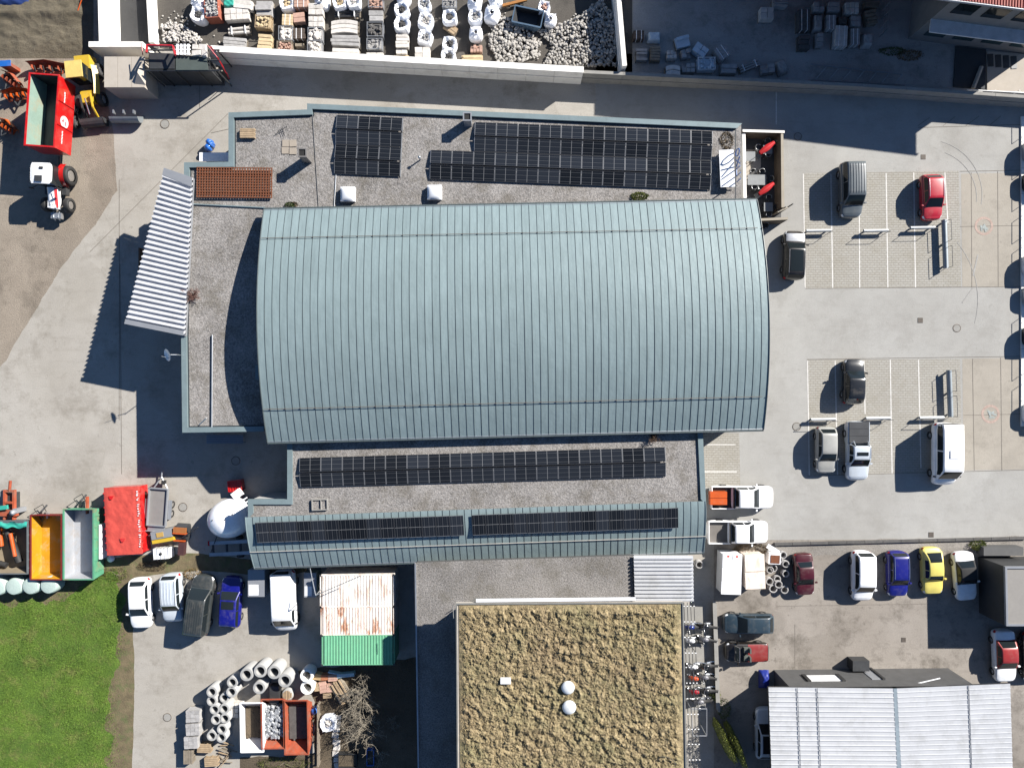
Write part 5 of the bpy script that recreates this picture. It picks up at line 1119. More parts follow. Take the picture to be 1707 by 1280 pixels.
L_ = [(381, 4, 22, 16, .8, 3, 'pallet under a teal sheet at the top edge of the stone yard', 'wrapped', TEAL, (1, 1)),
 (404, 7, 32, 15, .8, -4, 'pale slab pallet at the top edge beside the teal sheet', 'slabs', STONEL, (1, 2)), (394, 23, 40, 20, .75, 4, 'wide pallet of mixed pale blocks below the teal sheet', 'blocks', STONEL, (4, 2)),
 (439, 12, 28, 26, .8, 0, 'pallet of grey boards and white edges near the top of the stone yard', 'slabs', STONEG, (1, 3)), (438, 36, 25, 20, .85, -3, 'crate of yellow sandstone lumps', 'cage', STONEY, (4, 3), None, WOOD),
 (397, 50, 38, 13, .55, 5, 'two rows of pale round posts above the grey slab pallet', 'rods', STONEL, (1, 2)), (390, 71, 40, 17, .5, -5, 'grey slab pallet with a white corner nearest the wall on the left', 'slabs', STONEG, (1, 3)),
 (441, 69, 22, 24, .9, -4, 'pallet of upright cream slabs close to the long white wall', 'slabs', STONEY, (1, 4)),
 (479, 33, 18, 18, .7, -2, 'pallet of yellow paving bricks', 'bricks', STONEY, (4, 4)), (498, 29, 19, 16, .7, 4, 'pallet of pink paving bricks with a step', 'blocks', STONEP, (1, 2)), (501, 4, 22, 16, .9, 0, 'pallet of strapped pinkish bricks at the top edge', 'bricks', STONEP, (3, 3)),
 (476, 55, 23, 22, .85, 0, 'crate of large white stones below the yellow bricks', 'cage', STONEL, (3, 3)), (498, 56, 19, 17, .7, 0, 'pallet of brown bricks between two stone crates', 'bricks', STONEB, (4, 5)), (474, 79, 24, 19, .8, 0, 'crate of reddish and white rubble touching the long wall', 'cage', STONEP, (5, 4), None, WOODG),
 (500, 81, 16, 18, .4, 0, 'low brown timber stack beside the reddish rubble crate', 'slabs', WOODG, (1, 3)),
 (526, 15, 24, 19, .9, 0, 'pallet of cream blocks below the flattened bag', 'blocks', STONEL, (2, 2)), (526, 36, 24, 17, .85, 0, 'pallet of uneven white blocks, second from the top of its column', 'blocks', STONEL, (3, 2)), (525, 57, 23, 21, .85, 0, 'crate of white boulders with a dark gap, third in its column', 'cage', STONEL, (3, 3)), (524, 79, 23, 22, .85, 0, 'crate of angular white boulders at the long wall', 'cage', STONEL, (3, 3)),
 (577, 20, 44, 14, .7, 0, 'bundle of dark rods with pale straps', 'rods', DSTEEL, (1, 4)), (574, 43, 44, 22, .8, 0, 'pallet of long curved white kerb stones', 'curved', STONEL, (1, 3)), (575, 67, 48, 18, .8, -2, 'long pallet of grey slabs above the pale slabs', 'slabs', STONEG, (1, 3)), (575, 87, 47, 14, .75, -1, 'long pallet of pale slabs against the long wall', 'slabs', STONEL, (1, 2)),
 (626, 5, 24, 14, .85, 0, 'crate of reddish white stones at the top edge', 'cage', STONEP, (4, 2)), (626, 26, 24, 18, .8, 0, 'crate with grey slab pieces, second in the crate column', 'slabs', STONEG, (1, 2)), (625, 49, 26, 23, .85, 0, 'crate with curved rim and dark slate, third in the crate column', 'cage', STONED, (3, 3)), (624, 73, 25, 17, .8, 0, 'crate of grey boards, fourth in the crate column', 'cage', STONEG, (3, 2)), (624, 92, 30, 9, .6, 0, 'cream slab lying at the wall under the crate column', 'slabs', STONEL, (1, 1)),
 (670, 68, 22, 22, .8, 0, 'stack of white stepped slabs below the black-mouthed bag', 'slabs', STONEL, (1, 4)), (669, 86, 18, 8, .6, 0, 'small white block stack near the wall below the stepped slabs', 'blocks', STONEL, (2, 1)), (669, 95, 26, 6, .4, 0, 'cream beam at the wall below the small block stack', 'slabs', STONEY, (1, 1)),
 (704, 89, 25, 20, .8, 0, 'pallet of rough white blocks at the wall under the gravel bags', 'blocks', STONEL, (2, 2)), (749, 5, 23, 14, .75, 0, 'open crate of loose grey stones at the top edge', 'cage', STONEG, (6, 4)), (751, 46, 24, 14, .5, -35, 'timber boards leaning between two big bags', 'slabs', WOOD, (1, 3)),
 (794, 81, 20, 12, .6, 0, 'small pallet of reddish stone bars', 'blocks', STONEP, (4, 2)), (787, 97, 36, 12, .5, 0, 'long cream slabs at the wall beside the left rubble heap', 'slabs', STONEY, (1, 2))]
for a in L_: load(a[0], a[1], a[2], a[3], a[4], a[5], a[6], a[7], a[8], a[9], m2=a[11] if len(a) > 11 else None)
BLUEW = mat('bluish_wrap', (.42, .5, .56), .5, 0, .1)
NB = [(1065, 58, 18, 14, .8, 0, 'dark brown crate beside the white dividing wall', 'bricks', STONEB, (3, 2)), (1091, 60, 22, 16, .7, 0, 'pallet with a blue-white bundle right of the brown crate', 'wrapped', BLUEW, (1, 1)), (1070, 91, 19, 20, .6, 0, 'stack of pale planks at the foot of the dividing wall', 'slabs', STONEG, (1, 4)), (1093, 89, 17, 24, .7, 0, 'narrow brown board pallet second from the dividing wall', 'slabs', WOODG, (1, 5)), (1120, 91, 16, 14, .7, 0, 'small pallet of white pieces between two board stacks', 'blocks', STONEL, (3, 2)), (1139, 68, 24, 18, .8, 14, 'tilted blue-grey board stack standing free above the heap', 'slabs', BLUEW, (1, 3)),
 (1144, 89, 16, 14, .7, 10, 'small grey block pallet below the tilted board stack', 'blocks', STONEG, (2, 2)), (1168, 83, 24, 17, .8, -35, 'pair of pale blue cubes turned on edge', 'blocks', BLUEW, (2, 2)), (1178, 106, 28, 20, .85, 0, 'large white-rimmed crate with blue top near the lower wall', 'cage', BLUEW, (3, 2), None, WHITEP), (1204, 87, 20, 22, .8, 35, 'grey pallet turned askew right of the blue cubes', 'bricks', STONEG, (3, 3)), (1122, 116, 24, 17, .7, 0, 'pallet with white curved rim at the lower wall', 'curved', STONEL, (1, 2)), (1148, 113, 22, 15, .7, 0, 'grey pallet at the lower wall left of the white-rimmed crate', 'blocks', STONEG, (3, 2)), (1215, 114, 26, 16, .7, 0, 'flat grey slab pallet right of the white-rimmed crate', 'slabs', STONEG, (1, 2)), (1250, 109, 36, 12, .5, 22, 'bundle of long grey bars lying aslant', 'rods', STONEG, (1, 3)), (1281, 114, 22, 15, .7, 8, 'pallet with a pale ball right of the aslant bars', 'blocks', STONEG, (2, 2)), (1305, 110, 17, 24, .7, 22, 'grey wrapped pallet last in the row along the lower wall', 'wrapped', STONEG, (1, 1)),
 (1279, 22, 22, 20, .8, 0, 'white block pallet standing alone in the shaded yard', 'blocks', STONEL, (2, 2)), (1302, 3, 24, 14, .8, 0, 'striped slab pallet at the top edge of the shaded yard', 'slabs', STONEG, (1, 4)), (1341, 33, 20, 34, .8, 0, 'tall dark pallet at the left of the shaded block rows', 'bricks', STONED, (3, 5)), (1341, 70, 18, 24, .7, 0, 'dark slab pallet below the tall dark one', 'slabs', STONED, (1, 3)), (1366, 11, 18, 15, .8, 0, 'grey pallet first in the top row of the shaded blocks', 'blocks', STONEG, (2, 2)), (1391, 11, 20, 15, .8, 0, 'grey pallet second in the top row of the shaded blocks', 'slabs', STONEG, (1, 2)), (1421, 13, 22, 18, .85, 0, 'pale pallet third in the top row of the shaded blocks', 'blocks', STONEL, (3, 2)), (1365, 36, 15, 27, .85, -2, 'narrow upright grey pallet in the second shaded row', 'wrapped', STONEG, (1, 1)), (1386, 37, 16, 23, .8, 0, 'dark grey pallet second in the second shaded row', 'bricks', STONEG, (2, 3)), (1406, 33, 16, 16, .8, 0, 'slate pallet third in the second shaded row', 'wrapped', STONED, (1, 1)), (1427, 35, 16, 17, .8, 0, 'pale rounded pallet fourth in the second shaded row', 'blocks', STONEG, (2, 2)), (1403, 60, 20, 34, .9, -3, 'long upright pale pallet in the middle of the shaded rows', 'bricks', STONEL, (2, 4)), (1426, 61, 15, 26, .85, 0, 'upright grey pallet right of the long pale one', 'bricks', STONEG, (2, 3)), (1448, 65, 17, 22, .8, 0, 'square grey pallet last in the third shaded row', 'wrapped', STONEG, (1, 1)), (1367, 66, 11, 22, .7, 0, 'narrow pallet with a white patch in the third shaded row', 'slabs', STONEG, (1, 3)), (1453, 28, 18, 24, .7, 10, 'loose heap of boards on a pallet by the fence', 'slabs', WOODG, (1, 4)), (1454, 7, 24, 10, .6, 0, 'low brown board pallet at the top edge by the fence', 'slabs', WOODG, (1, 3))]
for a in NB: load(a[0], a[1], a[2], a[3], a[4], a[5], a[6], a[7], a[8], a[9], 'pallets in the shaded neighbour yard', m2=a[11] if len(a) > 11 else None)
t = thing('yard_fence', 'thin wire fence beside the shaded pallet rows', 'fence', W(1471, 35))
for i in range(5): mb = MB(); p = W(1472-i*1.5, 2+i*15); mb.tube((p.x, p.y, 0), (p.x, p.y, 1.3), .035, 6); mb.build('post', STEEL, t, world=True)
for z in (.5, .9, 1.28): mb = MB(); mb.tube(W(1472, 0)+Vector((0, 0, z)), W(1466, 62)+Vector((0, 0, z)), .012, 4); mb.build('wire', STEEL, t, world=True)
def rubble(label, polys, n, rs, m, hf, cat='rubble heap'):
    mb = MB(); k = 0
    while k < n:
        x, y = U(min(p[0] for p in polys), max(p[0] for p in polys)), U(min(p[1] for p in polys), max(p[1] for p in polys))
        if not inside(x, y, polys): continue
        k += 1; p = W(x, y); mb.stone((p.x, p.y, hf(x, y)*U(.2, 1)+.08), U(*rs), 0, .8)
    return stuff(tag(mb.build('rubble_heap', m), label, cat))
RUB = mat('rubble_stone', S(216, 211, 203, .5), .9, 0, .3, 2.5, bump=.03)
rubble('heap of broken pale stones left of the two middle big bags', [(815, 38), (845, 32), (868, 45), (880, 55), (902, 72), (898, 100), (860, 106), (830, 106), (815, 78)], 520, (.06, .2), RUB, lambda x, y: .35*max(0, 1-((x-852)/45)**2))
rubble('larger heap of broken stones against the white dividing wall', [(893, 52), (912, 50), (930, 45), (968, 30), (985, 14), (1000, 5), (1036, 40), (1040, 112), (1000, 114), (950, 112), (905, 108), (922, 78)], 1700, (.05, .17), RUB, lambda x, y: .55*max(0, 1-((x-1000)/110)**2))
rubble('small heap of pale round stones beside the steel platform', [(273, 44), (290, 40), (312, 48), (330, 60), (342, 74), (330, 76), (296, 72), (274, 72)], 330, (.08, .15), STONEL, lambda x, y: .35)
mb = MB()
for i in range(70):
    a, b_ = random.choice(((300, 35), (310, 44), (285, 33), (835, 28), (905, 65), (960, 25), (345, 72), (885, 40))); p = W(a+random.gauss(0, 12), b_+random.gauss(0, 7)); mb.stone((p.x, p.y, .06), U(.05, .12))
stuff(tag(mb.build('scattered_stones', RUB), 'loose stones scattered over the gravel around the heaps', 'stones'))
t = thing('stone_box', 'terracotta steel box filled with grey stones at the top left of the stone yard', 'container', at(352, 12, .005, 1.1), R(4)); wx, wy = mm(22, 1), mm(34, 1); TERR = mat('terracotta_steel', S(206, 120, 96), .8, 0, .12)
for x, y, a, b_ in ((-wx/2, 0, .06, wy), (wx/2, 0, .06, wy), (0, -wy/2, wx-.06, .06), (0, wy/2, wx-.06, .06)): mb = MB(); mb.box(x, y, .55, a, b_, 1.1); mb.build('side', TERR, t)
mb = MB(); mb.box(0, 0, .5, wx-.1, wy-.1, .9)
for i in range(60): mb.stone((U(-.45, .45)*wx, U(-.45, .45)*wy, 1.0+U(-.05, .15)), U(.07, .14))
stuff(mb.build('stones', STONEG, t))
t = thing('timber_beam', 'orange timber beam lying at the top edge above the left rubble heap', 'beam', W(858, 4, .5), R(14)); mb = MB(); mb.box(0, 0, -.1, 2.2, .22, .2); mb.build('beam', mat('orange_timber', S(206, 140, 70), .8), t); mb = MB(); mb.box(-.6, 0, -.33, .3, .5, .25); mb.box(.6, 0, -.33, .3, .5, .25); mb.build('trestles', WOODG, t)
t = thing('blue_skip', 'dark blue open skip between the rubble heaps', 'skip', at(880, 28, .005, .9), R(-12))
def skip_parts(t, Ln, Wd_, hgt, mo, mi_, slope=.6, th=.07, z0=.12, ribs=6):
    """open-topped skip, long axis x, sloping ends"""
    b0 = Ln/2-slope
    for sg in (-1, 1):
        mb = MB(); y = sg*Wd_/2
        V = [(-b0, y, z0), (b0, y, z0), (Ln/2, y, hgt), (-Ln/2, y, hgt)]; yi = y-sg*th
        mb.add(V, [(0, 1, 2, 3)], 0); mb.add([(x, yi, z) for x, _, z in V], [(0, 1, 2, 3)], 1); mb.build('side_wall', [mo, mi_], t)
        mb = MB(); mb.box(0, y-sg*th/2, hgt, Ln, th+.06, .08); mb.build('top_rim', mo, t)
        mb = MB(); e = sg
        mb.quad((e*b0, -Wd_/2, z0), (e*b0, Wd_/2, z0), (e*Ln/2, Wd_/2, hgt), (e*Ln/2, -Wd_/2, hgt), 0); mb.quad((e*(b0-th), -Wd_/2, z0+.05), (e*(b0-th), Wd_/2, z0+.05), (e*(Ln/2-th), Wd_/2, hgt), (e*(Ln/2-th), -Wd_/2, hgt), 1); mb.build('end_wall', [mo, mi_], t)
        mb = MB(); mb.box(e*(Ln/2-.02), 0, hgt+.004, .09, Wd_-.08, .08); mb.build('top_rim', mo, t)
        for i in range(ribs):
            x = -b0+2*b0*(i+.5)/ribs; mb = MB(); mb.box(x, y+sg*.035, (z0+hgt)/2, .09, .07, hgt-z0-.06); mb.build('rib', mo, t)
    mb = MB(); mb.box(0, 0, z0+.02, 2*b0, Wd_-.05, .05); mb.build('floor', mi_, t)
skip_parts(t, 2.6, 1.5, .9, mat('blue_skip_paint', (.05, .09, .14), .5), DSTEEL, .4)
# ------------------------------------------------------------------ farm machines, top left
t = thing('dump_trailer', 'tall red dump trailer with open pale green inside beside the tractor', 'trailer', W(96, 193), R(-94)); cxp = W(70, 184, 3.3); t.location = (cxp.x, cxp.y, .005)
Ln, Wt, z1, z0 = 6.05, 2.5, 3.3, 1.15; INS = mat('trailer_inside', S(176, 206, 190), .7, 0, .12, .8, dirt=(.3, .25, .16), dscale=.7, damt=.6)
for sg in (-1, 1):
    mb = MB(); mb.quad((-Ln/2, sg*Wt/2, z0), (Ln/2, sg*Wt/2, z0), (Ln/2, sg*Wt/2, z1), (-Ln/2, sg*Wt/2, z1), 0); y = sg*(Wt/2-.06); mb.quad((-Ln/2, y, z0), (Ln/2, y, z0), (Ln/2, y, z1), (-Ln/2, y, z1), 1); mb.build('side_wall', [RED, INS], t)
    mb = MB(); mb.quad((sg*Ln/2, -Wt/2, z0), (sg*Ln/2, Wt/2, z0), (sg*Ln/2, Wt/2, z1), (sg*Ln/2, -Wt/2, z1), 0); x = sg*(Ln/2-.06); mb.quad((x, -Wt/2, z0), (x, Wt/2, z0), (x, Wt/2, z1), (x, -Wt/2, z1), 1); mb.build('end_wall', [RED, DSTEEL], t)
    mb = MB(); mb.box(0, sg*(Wt/2-.02), z1, Ln+.1, .12, .1); mb.build('top_rim', RED, t); mb = MB(); mb.box(sg*(Ln/2-.02), 0, z1+.003, .12, Wt-.1, .1); mb.build('top_rim', RED, t)
for x in (-1.0, 1.0): mb = MB(); mb.box(x, Wt/2+.03, (z0+z1)/2, .08, .05, z1-z0-.1); mb.build('side_post', RED, t)
mb = MB(); mb.box(0, 0, z0+.03, Ln-.1, Wt-.1, .06); mb.build('floor', DSTEEL, t)
mb = MB(); mb.lathe([(.5, 0), (.5, .02), (.001, .02)], 24, (0, 0, 0), 0, False, 'y'); o = mb.build('round_emblem', WHITEP, t, (.55, Wt/2+.01, 2.3)); 
for k_, (x, z, w) in enumerate(((-.12, .12, .3), (.1, -.12, .34), (-.02, .28, .16))): mb = MB(); mb.box(x, .03, z, w, .012, .1); mb.build('emblem_mark', RED, o)
for x, w in ((-1.5, .9), (1.9, 1.1)):
    mb = MB()
    for i in range(9): mb.box(x+(i-4)*w/9, Wt/2+.012, 2.45+U(-.02, .02), w/14, .012, .13)
    stuff(mb.build('lettering', WHITEP, t))
a_, b1, b2 = wheel_mesh(.55)
for x in (-1.3, -.1):
    for sg in (-1, 1): w_ = shared('wheel', a_, t, (x, sg*.95, .55)); w_.scale = (1, 2.2, 1); shared('rim', b1 if sg > 0 else b2, w_)
mb = MB(); mb.box(0, 0, 1.0, Ln*.95, .9, .22); mb.tube((Ln/2, 0, .8), (Ln/2+1.3, 0, .6), .09); mb.build('chassis', DSTEEL, t)
# tractor, nose towards the bottom of the photo
c = W(106, 312); t = thing('tractor', 'white and red tractor hitched below the red dump trailer', 'tractor', (c.x, c.y, .005), R(-92))
mb = MB(); mb.grid(lambda u, v: ((-.35-.85+1.75*u)*1, (v-.5)*1.75*(1-.12*abs(2*u-1)**3), 2.95+.1*(1-(2*u-1)**4)*(1-(2*v-1)**4)), 10, 10); mb.grid(lambda u, v: (-.35+.88*math.cos(6.2832*v)/(abs(math.cos(6.2832*v))**6+abs(math.sin(6.2832*v))**6)**(1/6), .87*math.sin(6.2832*v)/(abs(math.cos(6.2832*v))**6+abs(math.sin(6.2832*v))**6)**(1/6), 2.8+.16*u), 1, 40); mb.build('cab_roof', WHITEP, t)
mb = MB(); mb.box(.15, -.12, 3.07, .5, .62, .03); mb.build('roof_hatch', DSTEEL, t); mb = MB(); mb.box(-.75, .1, 3.08, .18, .3, .08); mb.build('roof_beacon', BLACK, t)
mb = MB(); mb.box(-.35, 0, 2.0, 1.5, 1.4, 1.6, 0, 0, 1.1, 1.12); mb.build('cab_glass', GLASS, t)
mb = MB(); mb.grid(lambda u, v: (.5+1.75*u, (v-.5)*(.95-.22*u), 1.75-.28*u-.3*abs(2*v-1)**3), 8, 8); mb.box(1.35, 0, 1.1, 1.7, .7, .7); mb.build('bonnet', WHITEP, t)
mb = MB(); mb.grid(lambda u, v: (.55+1.6*u, .33+.14*v, 1.76-.28*u-.05-.3*v*.6), 6, 2); mb.build('bonnet_stripe', RED, t)
for i in range(3): mb = MB(); mb.box(1.75, -.18+.14*i, 1.5, .55, .04, .03); mb.build('bonnet_vent', BLACK, t)
mb = MB(); mb.box(.3, 0, .85, 3.0, .5, .5); mb.build('chassis', DSTEEL, t)
for sg in (-1, 1):
    big, r1, r2 = wheel_mesh(.85); w_ = shared('rear_wheel', big, t, (-.75, sg*1.0, .85)); w_.scale = (1, 2.6, 1); shared('rim', r1 if sg > 0 else r2, w_)
    w_ = shared('front_wheel', wheel_mesh(.62)[0], t, (1.75, sg*.98, .62)); w_.scale = (1, 2.0, 1); shared('rim', wheel_mesh(.62)[1 if sg > 0 else 2], w_)
    mb = MB(); mb.grid(lambda u, v: (-.75+1.0*math.cos(R(-15+165*u)), sg*(.62+.5*v), .9+.95*math.sin(R(-15+165*u))), 10, 2); mb.build('fender', RED, t)
    mb = MB(); mb.path([(.5, sg*.75, 2.2), (.75, sg*1.15, 2.3)], .03); mb.box(.78, sg*1.2, 2.3, .06, .25, .35); mb.build('mirror', BLACK, t)
    mb = MB(); mb.box(.55, sg*.75, .8, .8, .35, .5); mb.build('step', DSTEEL, t)
mb = MB(); mb.box(2.75, 0, .7, .5, .9, .35); mb.path([(2.4, .25, .8), (2.9, .2, .9), (3.1, .2, .6)], .05); mb.path([(2.4, -.25, .8), (2.9, -.2, .9), (3.1, -.2, .6)], .05); mb.build('front_linkage', STEEL, t)
# yellow loader
c = W(158, 158); t = thing('wheel_loader', 'yellow wheel loader with black arms beside the concrete hut', 'loader', (c.x, c.y, .005), R(-84))
mb = MB(); mb.box(-1.0, 0, 2.75, 1.4, 1.4, .12); mb.build('cab_roof', mat('pale_yellow_roof', S(250, 220, 130, .55), .5), t)
mb = MB(); mb.box(-1.0, 0, 1.9, 1.25, 1.25, 1.6); mb.build('cab', GLASS, t)
mb = MB(); mb.box(-2.1, .1, 1.2, 1.3, 1.5, .9, 0, 0, .9, .85); mb.build('engine_cover', YELLOW, t)
mb = MB(); mb.grid(lambda u, v: (-1.9+2.5*u, .75+.35*v+.1*math.sin(u*3), 1.5-.3*v), 8, 3); mb.grid(lambda u, v: (.45+.3*v, -.6+1.4*u, 1.25-.2*v), 6, 2); mb.build('body_side', YELLOW, t)
mb = MB(); mb.box(.7, 0, .95, 1.0, 1.1, .6); mb.build('front_frame', YELLOW, t)
for sg in (-1, 1):
    mb = MB(); mb.path([(.6, sg*.45, 1.5), (1.7, sg*.45, 1.3), (2.4, sg*.45, .5)], .1, 6); mb.build('lift_arm', YELLOW if sg > 0 else BLACK, t)
    for x in (-1.7, .8): w_ = shared('wheel', wheel_mesh(.62)[0], t, (x, sg*.95, .62)); w_.scale = (1, 2.2, 1); shared('rim', wheel_mesh(.62)[1 if sg > 0 else 2], w_)
mb = MB(); mb.path([(1.0, 0, 1.6), (2.2, 0, 1.1)], .06, 8); mb.build('tilt_ram', CHROME, t)
mb = MB(); mb.grid(lambda u, v: (2.4+.7*math.sin(3.0*u), (v-.5)*2.0, .55-.5*math.cos(3.0*u)), 8, 1, sm=False)
for sg in (-1, 1): mb.add([(2.4, sg, .05), (3.0, sg, .1), (3.1, sg, .5), (2.45, sg, 1.05)], [(0, 1, 2, 3)])
mb.build('bucket', DSTEEL, t)
def shovel(px, py, w, rz, lb, m):
    t = thing('loader_shovel', lb, 'shovel', at(px, py, .005, .8), R(rz))
    mb = MB(); mb.grid(lambda u, v: ((v-.5)*w, .35-.75*math.sin(2.6*u), .62-.58*math.cos(2.6*u)*1.0), 10, 1, sm=False); mb.build('blade', m, t)
    for sg in (-1, 1): mb = MB(); mb.add([(sg*w/2, .35-.75*math.sin(2.6*k/6), .62-.58*math.cos(2.6*k/6)) for k in range(7)], [tuple(range(7))]); mb.build('cheek', m, t)
    for x in (-.35, 0, .35): mb = MB(); mb.box(x*w, .42, .9, .1, .3, .35); mb.build('hook', STEEL, t)
shovel(208, 196, 2.5, 0, 'grey loader shovel lying alone on the drive below the concrete hut', mat('grey_shovel', (.2, .22, .23), .5, .3))
def plow(px, py, w, rz, lb, m, hgt=1.0):
    t = thing('snow_plow', lb, 'snow plow', at(px, py, .005, hgt), R(rz), 'orange snow plows')
    mb = MB(); mb.grid(lambda u, v: ((u-.5)*w, .28*math.sin(2.4*v)+.25*abs(2*u-1)*-1+.15, .05+hgt*v), 8, 8); mb.grid(lambda u, v: ((u-.5)*w, .28*math.sin(2.4*v)+.25*abs(2*u-1)*-1+.11, .05+hgt*v), 8, 8); mb.build('blade', m, t)
    for i in range(4):
        x = (i-1.5)*w/4.4; mb = MB(); mb.box(x, -.25, .55, .09, .55, .7, 0, 0, 1, .5); mb.build('rib', m, t); mb = MB(); mb.tube((x+.12, -.5, .5), (x+.12, -.1, .75), .06, 8); mb.build('spring', DSTEEL, t)
    mb = MB(); mb.box(0, -.5, .4, w*.7, .14, .2); mb.build('push_frame', m, t); mb = MB(); mb.path([(-.35, -.5, .45), (0, -1.1, .5), (.35, -.5, .45)], .07, 6); mb.build('drawbar', DSTEEL, t)
plow(73, 106, 3.4, -3, 'long orange-red snow plow above the red dump trailer', ORANGER); plow(20, 152, 2.3, 8, 'orange snow plow at the left edge beside the red dump trailer', ORANGE); plow(6, 205, 1.8, -30, 'small orange plow at the left edge lower down', ORANGE); plow(14, 128, 1.8, -35, 'dirty orange plow piece at the left edge under the blue board', ORANGER)
t = thing('blue_board', 'blue painted board over the orange plow at the left edge', 'board', at(6, 106, .005, 1.4), R(4)); mb = MB(); mb.box(0, 0, 1.38, 1.2, .5, .06); mb.build('board', BLUEP, t); mb = MB(); mb.box(0, 0, .67, .9, .3, 1.34); mb.build('stand', ORANGER, t)
t = thing('blue_tarp', 'crumpled blue tarp at the top left corner', 'tarp', W(20, 2)); mb = MB(); mb.grid(lambda u, v: ((u-.5)*3.4, (v-.5)*1.0, .12+.25*(1-(2*u-1)**2)*(1-(2*v-1)**2)+.06*math.sin(u*20)*math.sin(v*9)), 20, 8); mb.build('sheet', mat('blue_tarp', S(40, 70, 140), .6), t); mb = MB(); mb.box(0, 0, .1, 2.4, .5, .15); mb.build('boards', WOODG, t)
t = thing('marker_pole', 'small orange tool leaning at the top edge left of the storage bay', 'tool', W(138, 12)); mb = MB(); mb.tube((-.25, -.5, .3), (.3, .6, .5), .05); mb.build('handle', ORANGE, t); mb = MB(); mb.box(.3, .65, .4, .25, .2, .1); mb.build('head', ORANGE, t)
# ------------------------------------------------------------------ skips and trailers, lower left
t = thing('open_skip', 'skip with bright yellow inside between the green skip and the dark trailer', 'skip', at(77, 912, .005, 1.5), R(90), 'skips in a row above the bales'); skip_parts(t, 5.6, 2.75, 1.5, mat('dark_red_frame', S(150, 50, 44), .6, 0, .15), YELLOWR, .15)
t = thing('open_skip', 'green-rimmed skip with silver inside next to the yellow one', 'skip', at(131, 907, .005, 1.55), R(90), 'skips in a row above the bales'); skip_parts(t, 6.1, 2.65, 1.55, GREENE, mat('silver_inside', (.36, .375, .4), .5, .3, .12, 1, dirt=(.3, .24, .18), damt=.5), .15)
t = thing('open_skip', 'dark open trailer with orange machine inside at the left edge', 'skip', at(12, 912, .005, 1.5), R(90), 'skips in a row above the bales'); skip_parts(t, 4.6, 3.6, 1.5, mat('dark_skip_grey', (.1, .11, .115), .6), mat('skip_inside_beige', S(170, 155, 130), .8), .15)
t = thing('boom_bundle', 'black and orange hydraulic boom lying in the dark trailer', 'machine', W(12, 915, 1.0)); t.location.z = .25
for a, b_, m, r in (((-.2, 1.6, .5), (.9, -1.2, .5), BLACK, .3), ((.35, 1.4, .85), (.75, -.6, .85), ORANGE, .16), ((-.9, 1.7, .45), (-.7, .2, .5), ORANGE, .2), ((-1.0, -1.3, .4), (-.3, -1.5, .4), BLACK, .25)): mb = MB(); mb.tube(a, b_, r, 8, 0); mb.build('boom', m, t)
t = thing('teal_sheet', 'turquoise tarp edge over the dark trailer at the left edge', 'tarp', W(20, 875, 1.6)); t.location.z = 1.55; mb = MB(); mb.grid(lambda u, v: ((u-.5)*2.6, (v-.5)*.45+.08*math.sin(u*15), .1*math.sin(u*9)*math.sin(v*4)+.05), 18, 5); mb.build('sheet', TEAL, t)
mb = MB(); mb.tube((-1.3, .2, 0), (1.3, .2, 0), .04); mb.build('pole', STEEL, t)
c = W(26, 838); t = thing('excavator_arm', 'orange-red machine frame with turquoise part at the left edge', 'machine', (c.x, c.y, .005), R(90))
for x, y, z, a, b_, h in ((0, -.55, .9, 2.6, .16, .3), (0, .25, .9, 2.6, .16, .3), (1.2, -.15, .95, .18, .7, .25), (.2, -.15, .95, .18, .7, .25), (-.7, .4, 1.0, .5, 2.6, .35)): mb = MB(); mb.box(x, y, z, a, b_, h); mb.build('frame_beam', ORANGER, t)
mb = MB(); mb.box(-.2, .35, 1.35, .35, 1.3, .2, .12); mb.build('ram_cover', TEAL, t); mb = MB(); mb.tube((1.2, -.2, 1.0), (2.1, -.35, 1.1), .12); mb.build('ram', ORANGER, t); mb = MB(); mb.path([(.6, .8, .8), (.9, 1.2, 1.3), (.2, 1.5, 1.1), (-.3, 1.0, .9)], .04); mb.build('hose', BLACK, t)
mb = MB(); mb.box(-.5, -.8, .6, .4, .35, 1.2); mb.lathe([(.2, 0), (.24, .3), (.001, .4)], 12, (-.6, -.75, 1.2)); mb.build('motor', GREYM, t); mb = MB(); mb.box(0, 0, .35, 2.0, .8, .7); mb.build('base', DSTEEL, t)
for x, y, lb in ((82, 855, 'grey hitch gear in front of the yellow-inside skip'), (147, 838, 'black and red hitch gear in front of the green skip')):
    c = W(x, y); t = thing('hitch_gear', lb, 'machine', (c.x, c.y, .005)); mb = MB(); mb.path([(-.6, -.5, .3), (-.2, .3, .7), (.1, .8, .4)], .08); mb.path([(-.3, -.6, .5), (.2, .2, .8)], .06); mb.build('linkage', DSTEEL, t); mb = MB(); mb.path([(-.5, -.3, .4), (-.7, .5, .9), (-.1, .9, .7), (.1, .2, .5)], .03); mb.build('hose', BLACK, t); mb = MB(); mb.box(.3, -.1, .6, .16, 1.5 if x > 100 else .5, .25); mb.build('drawbar', ORANGER if x > 100 else STEEL, t)
c = at(163, 905, .005, 1.2); t = thing('side_ramp', 'narrow green and white ramp leaning beside the green skip', 'ramp', c); mb = MB(); mb.box(-.12, 0, .6, .4, 2.9, 1.1); mb.build('body', GREENE, t); mb = MB(); mb.box(.2, .1, .75, .2, 3.0, .9); mb.build('white_edge', WHITEP, t); mb = MB(); mb.lathe([(.001, 0), (.3, .1), (.3, .3), (.001, .42)], 14, (.55, -1.6, 0)); mb.build('sack', BAGW, t)
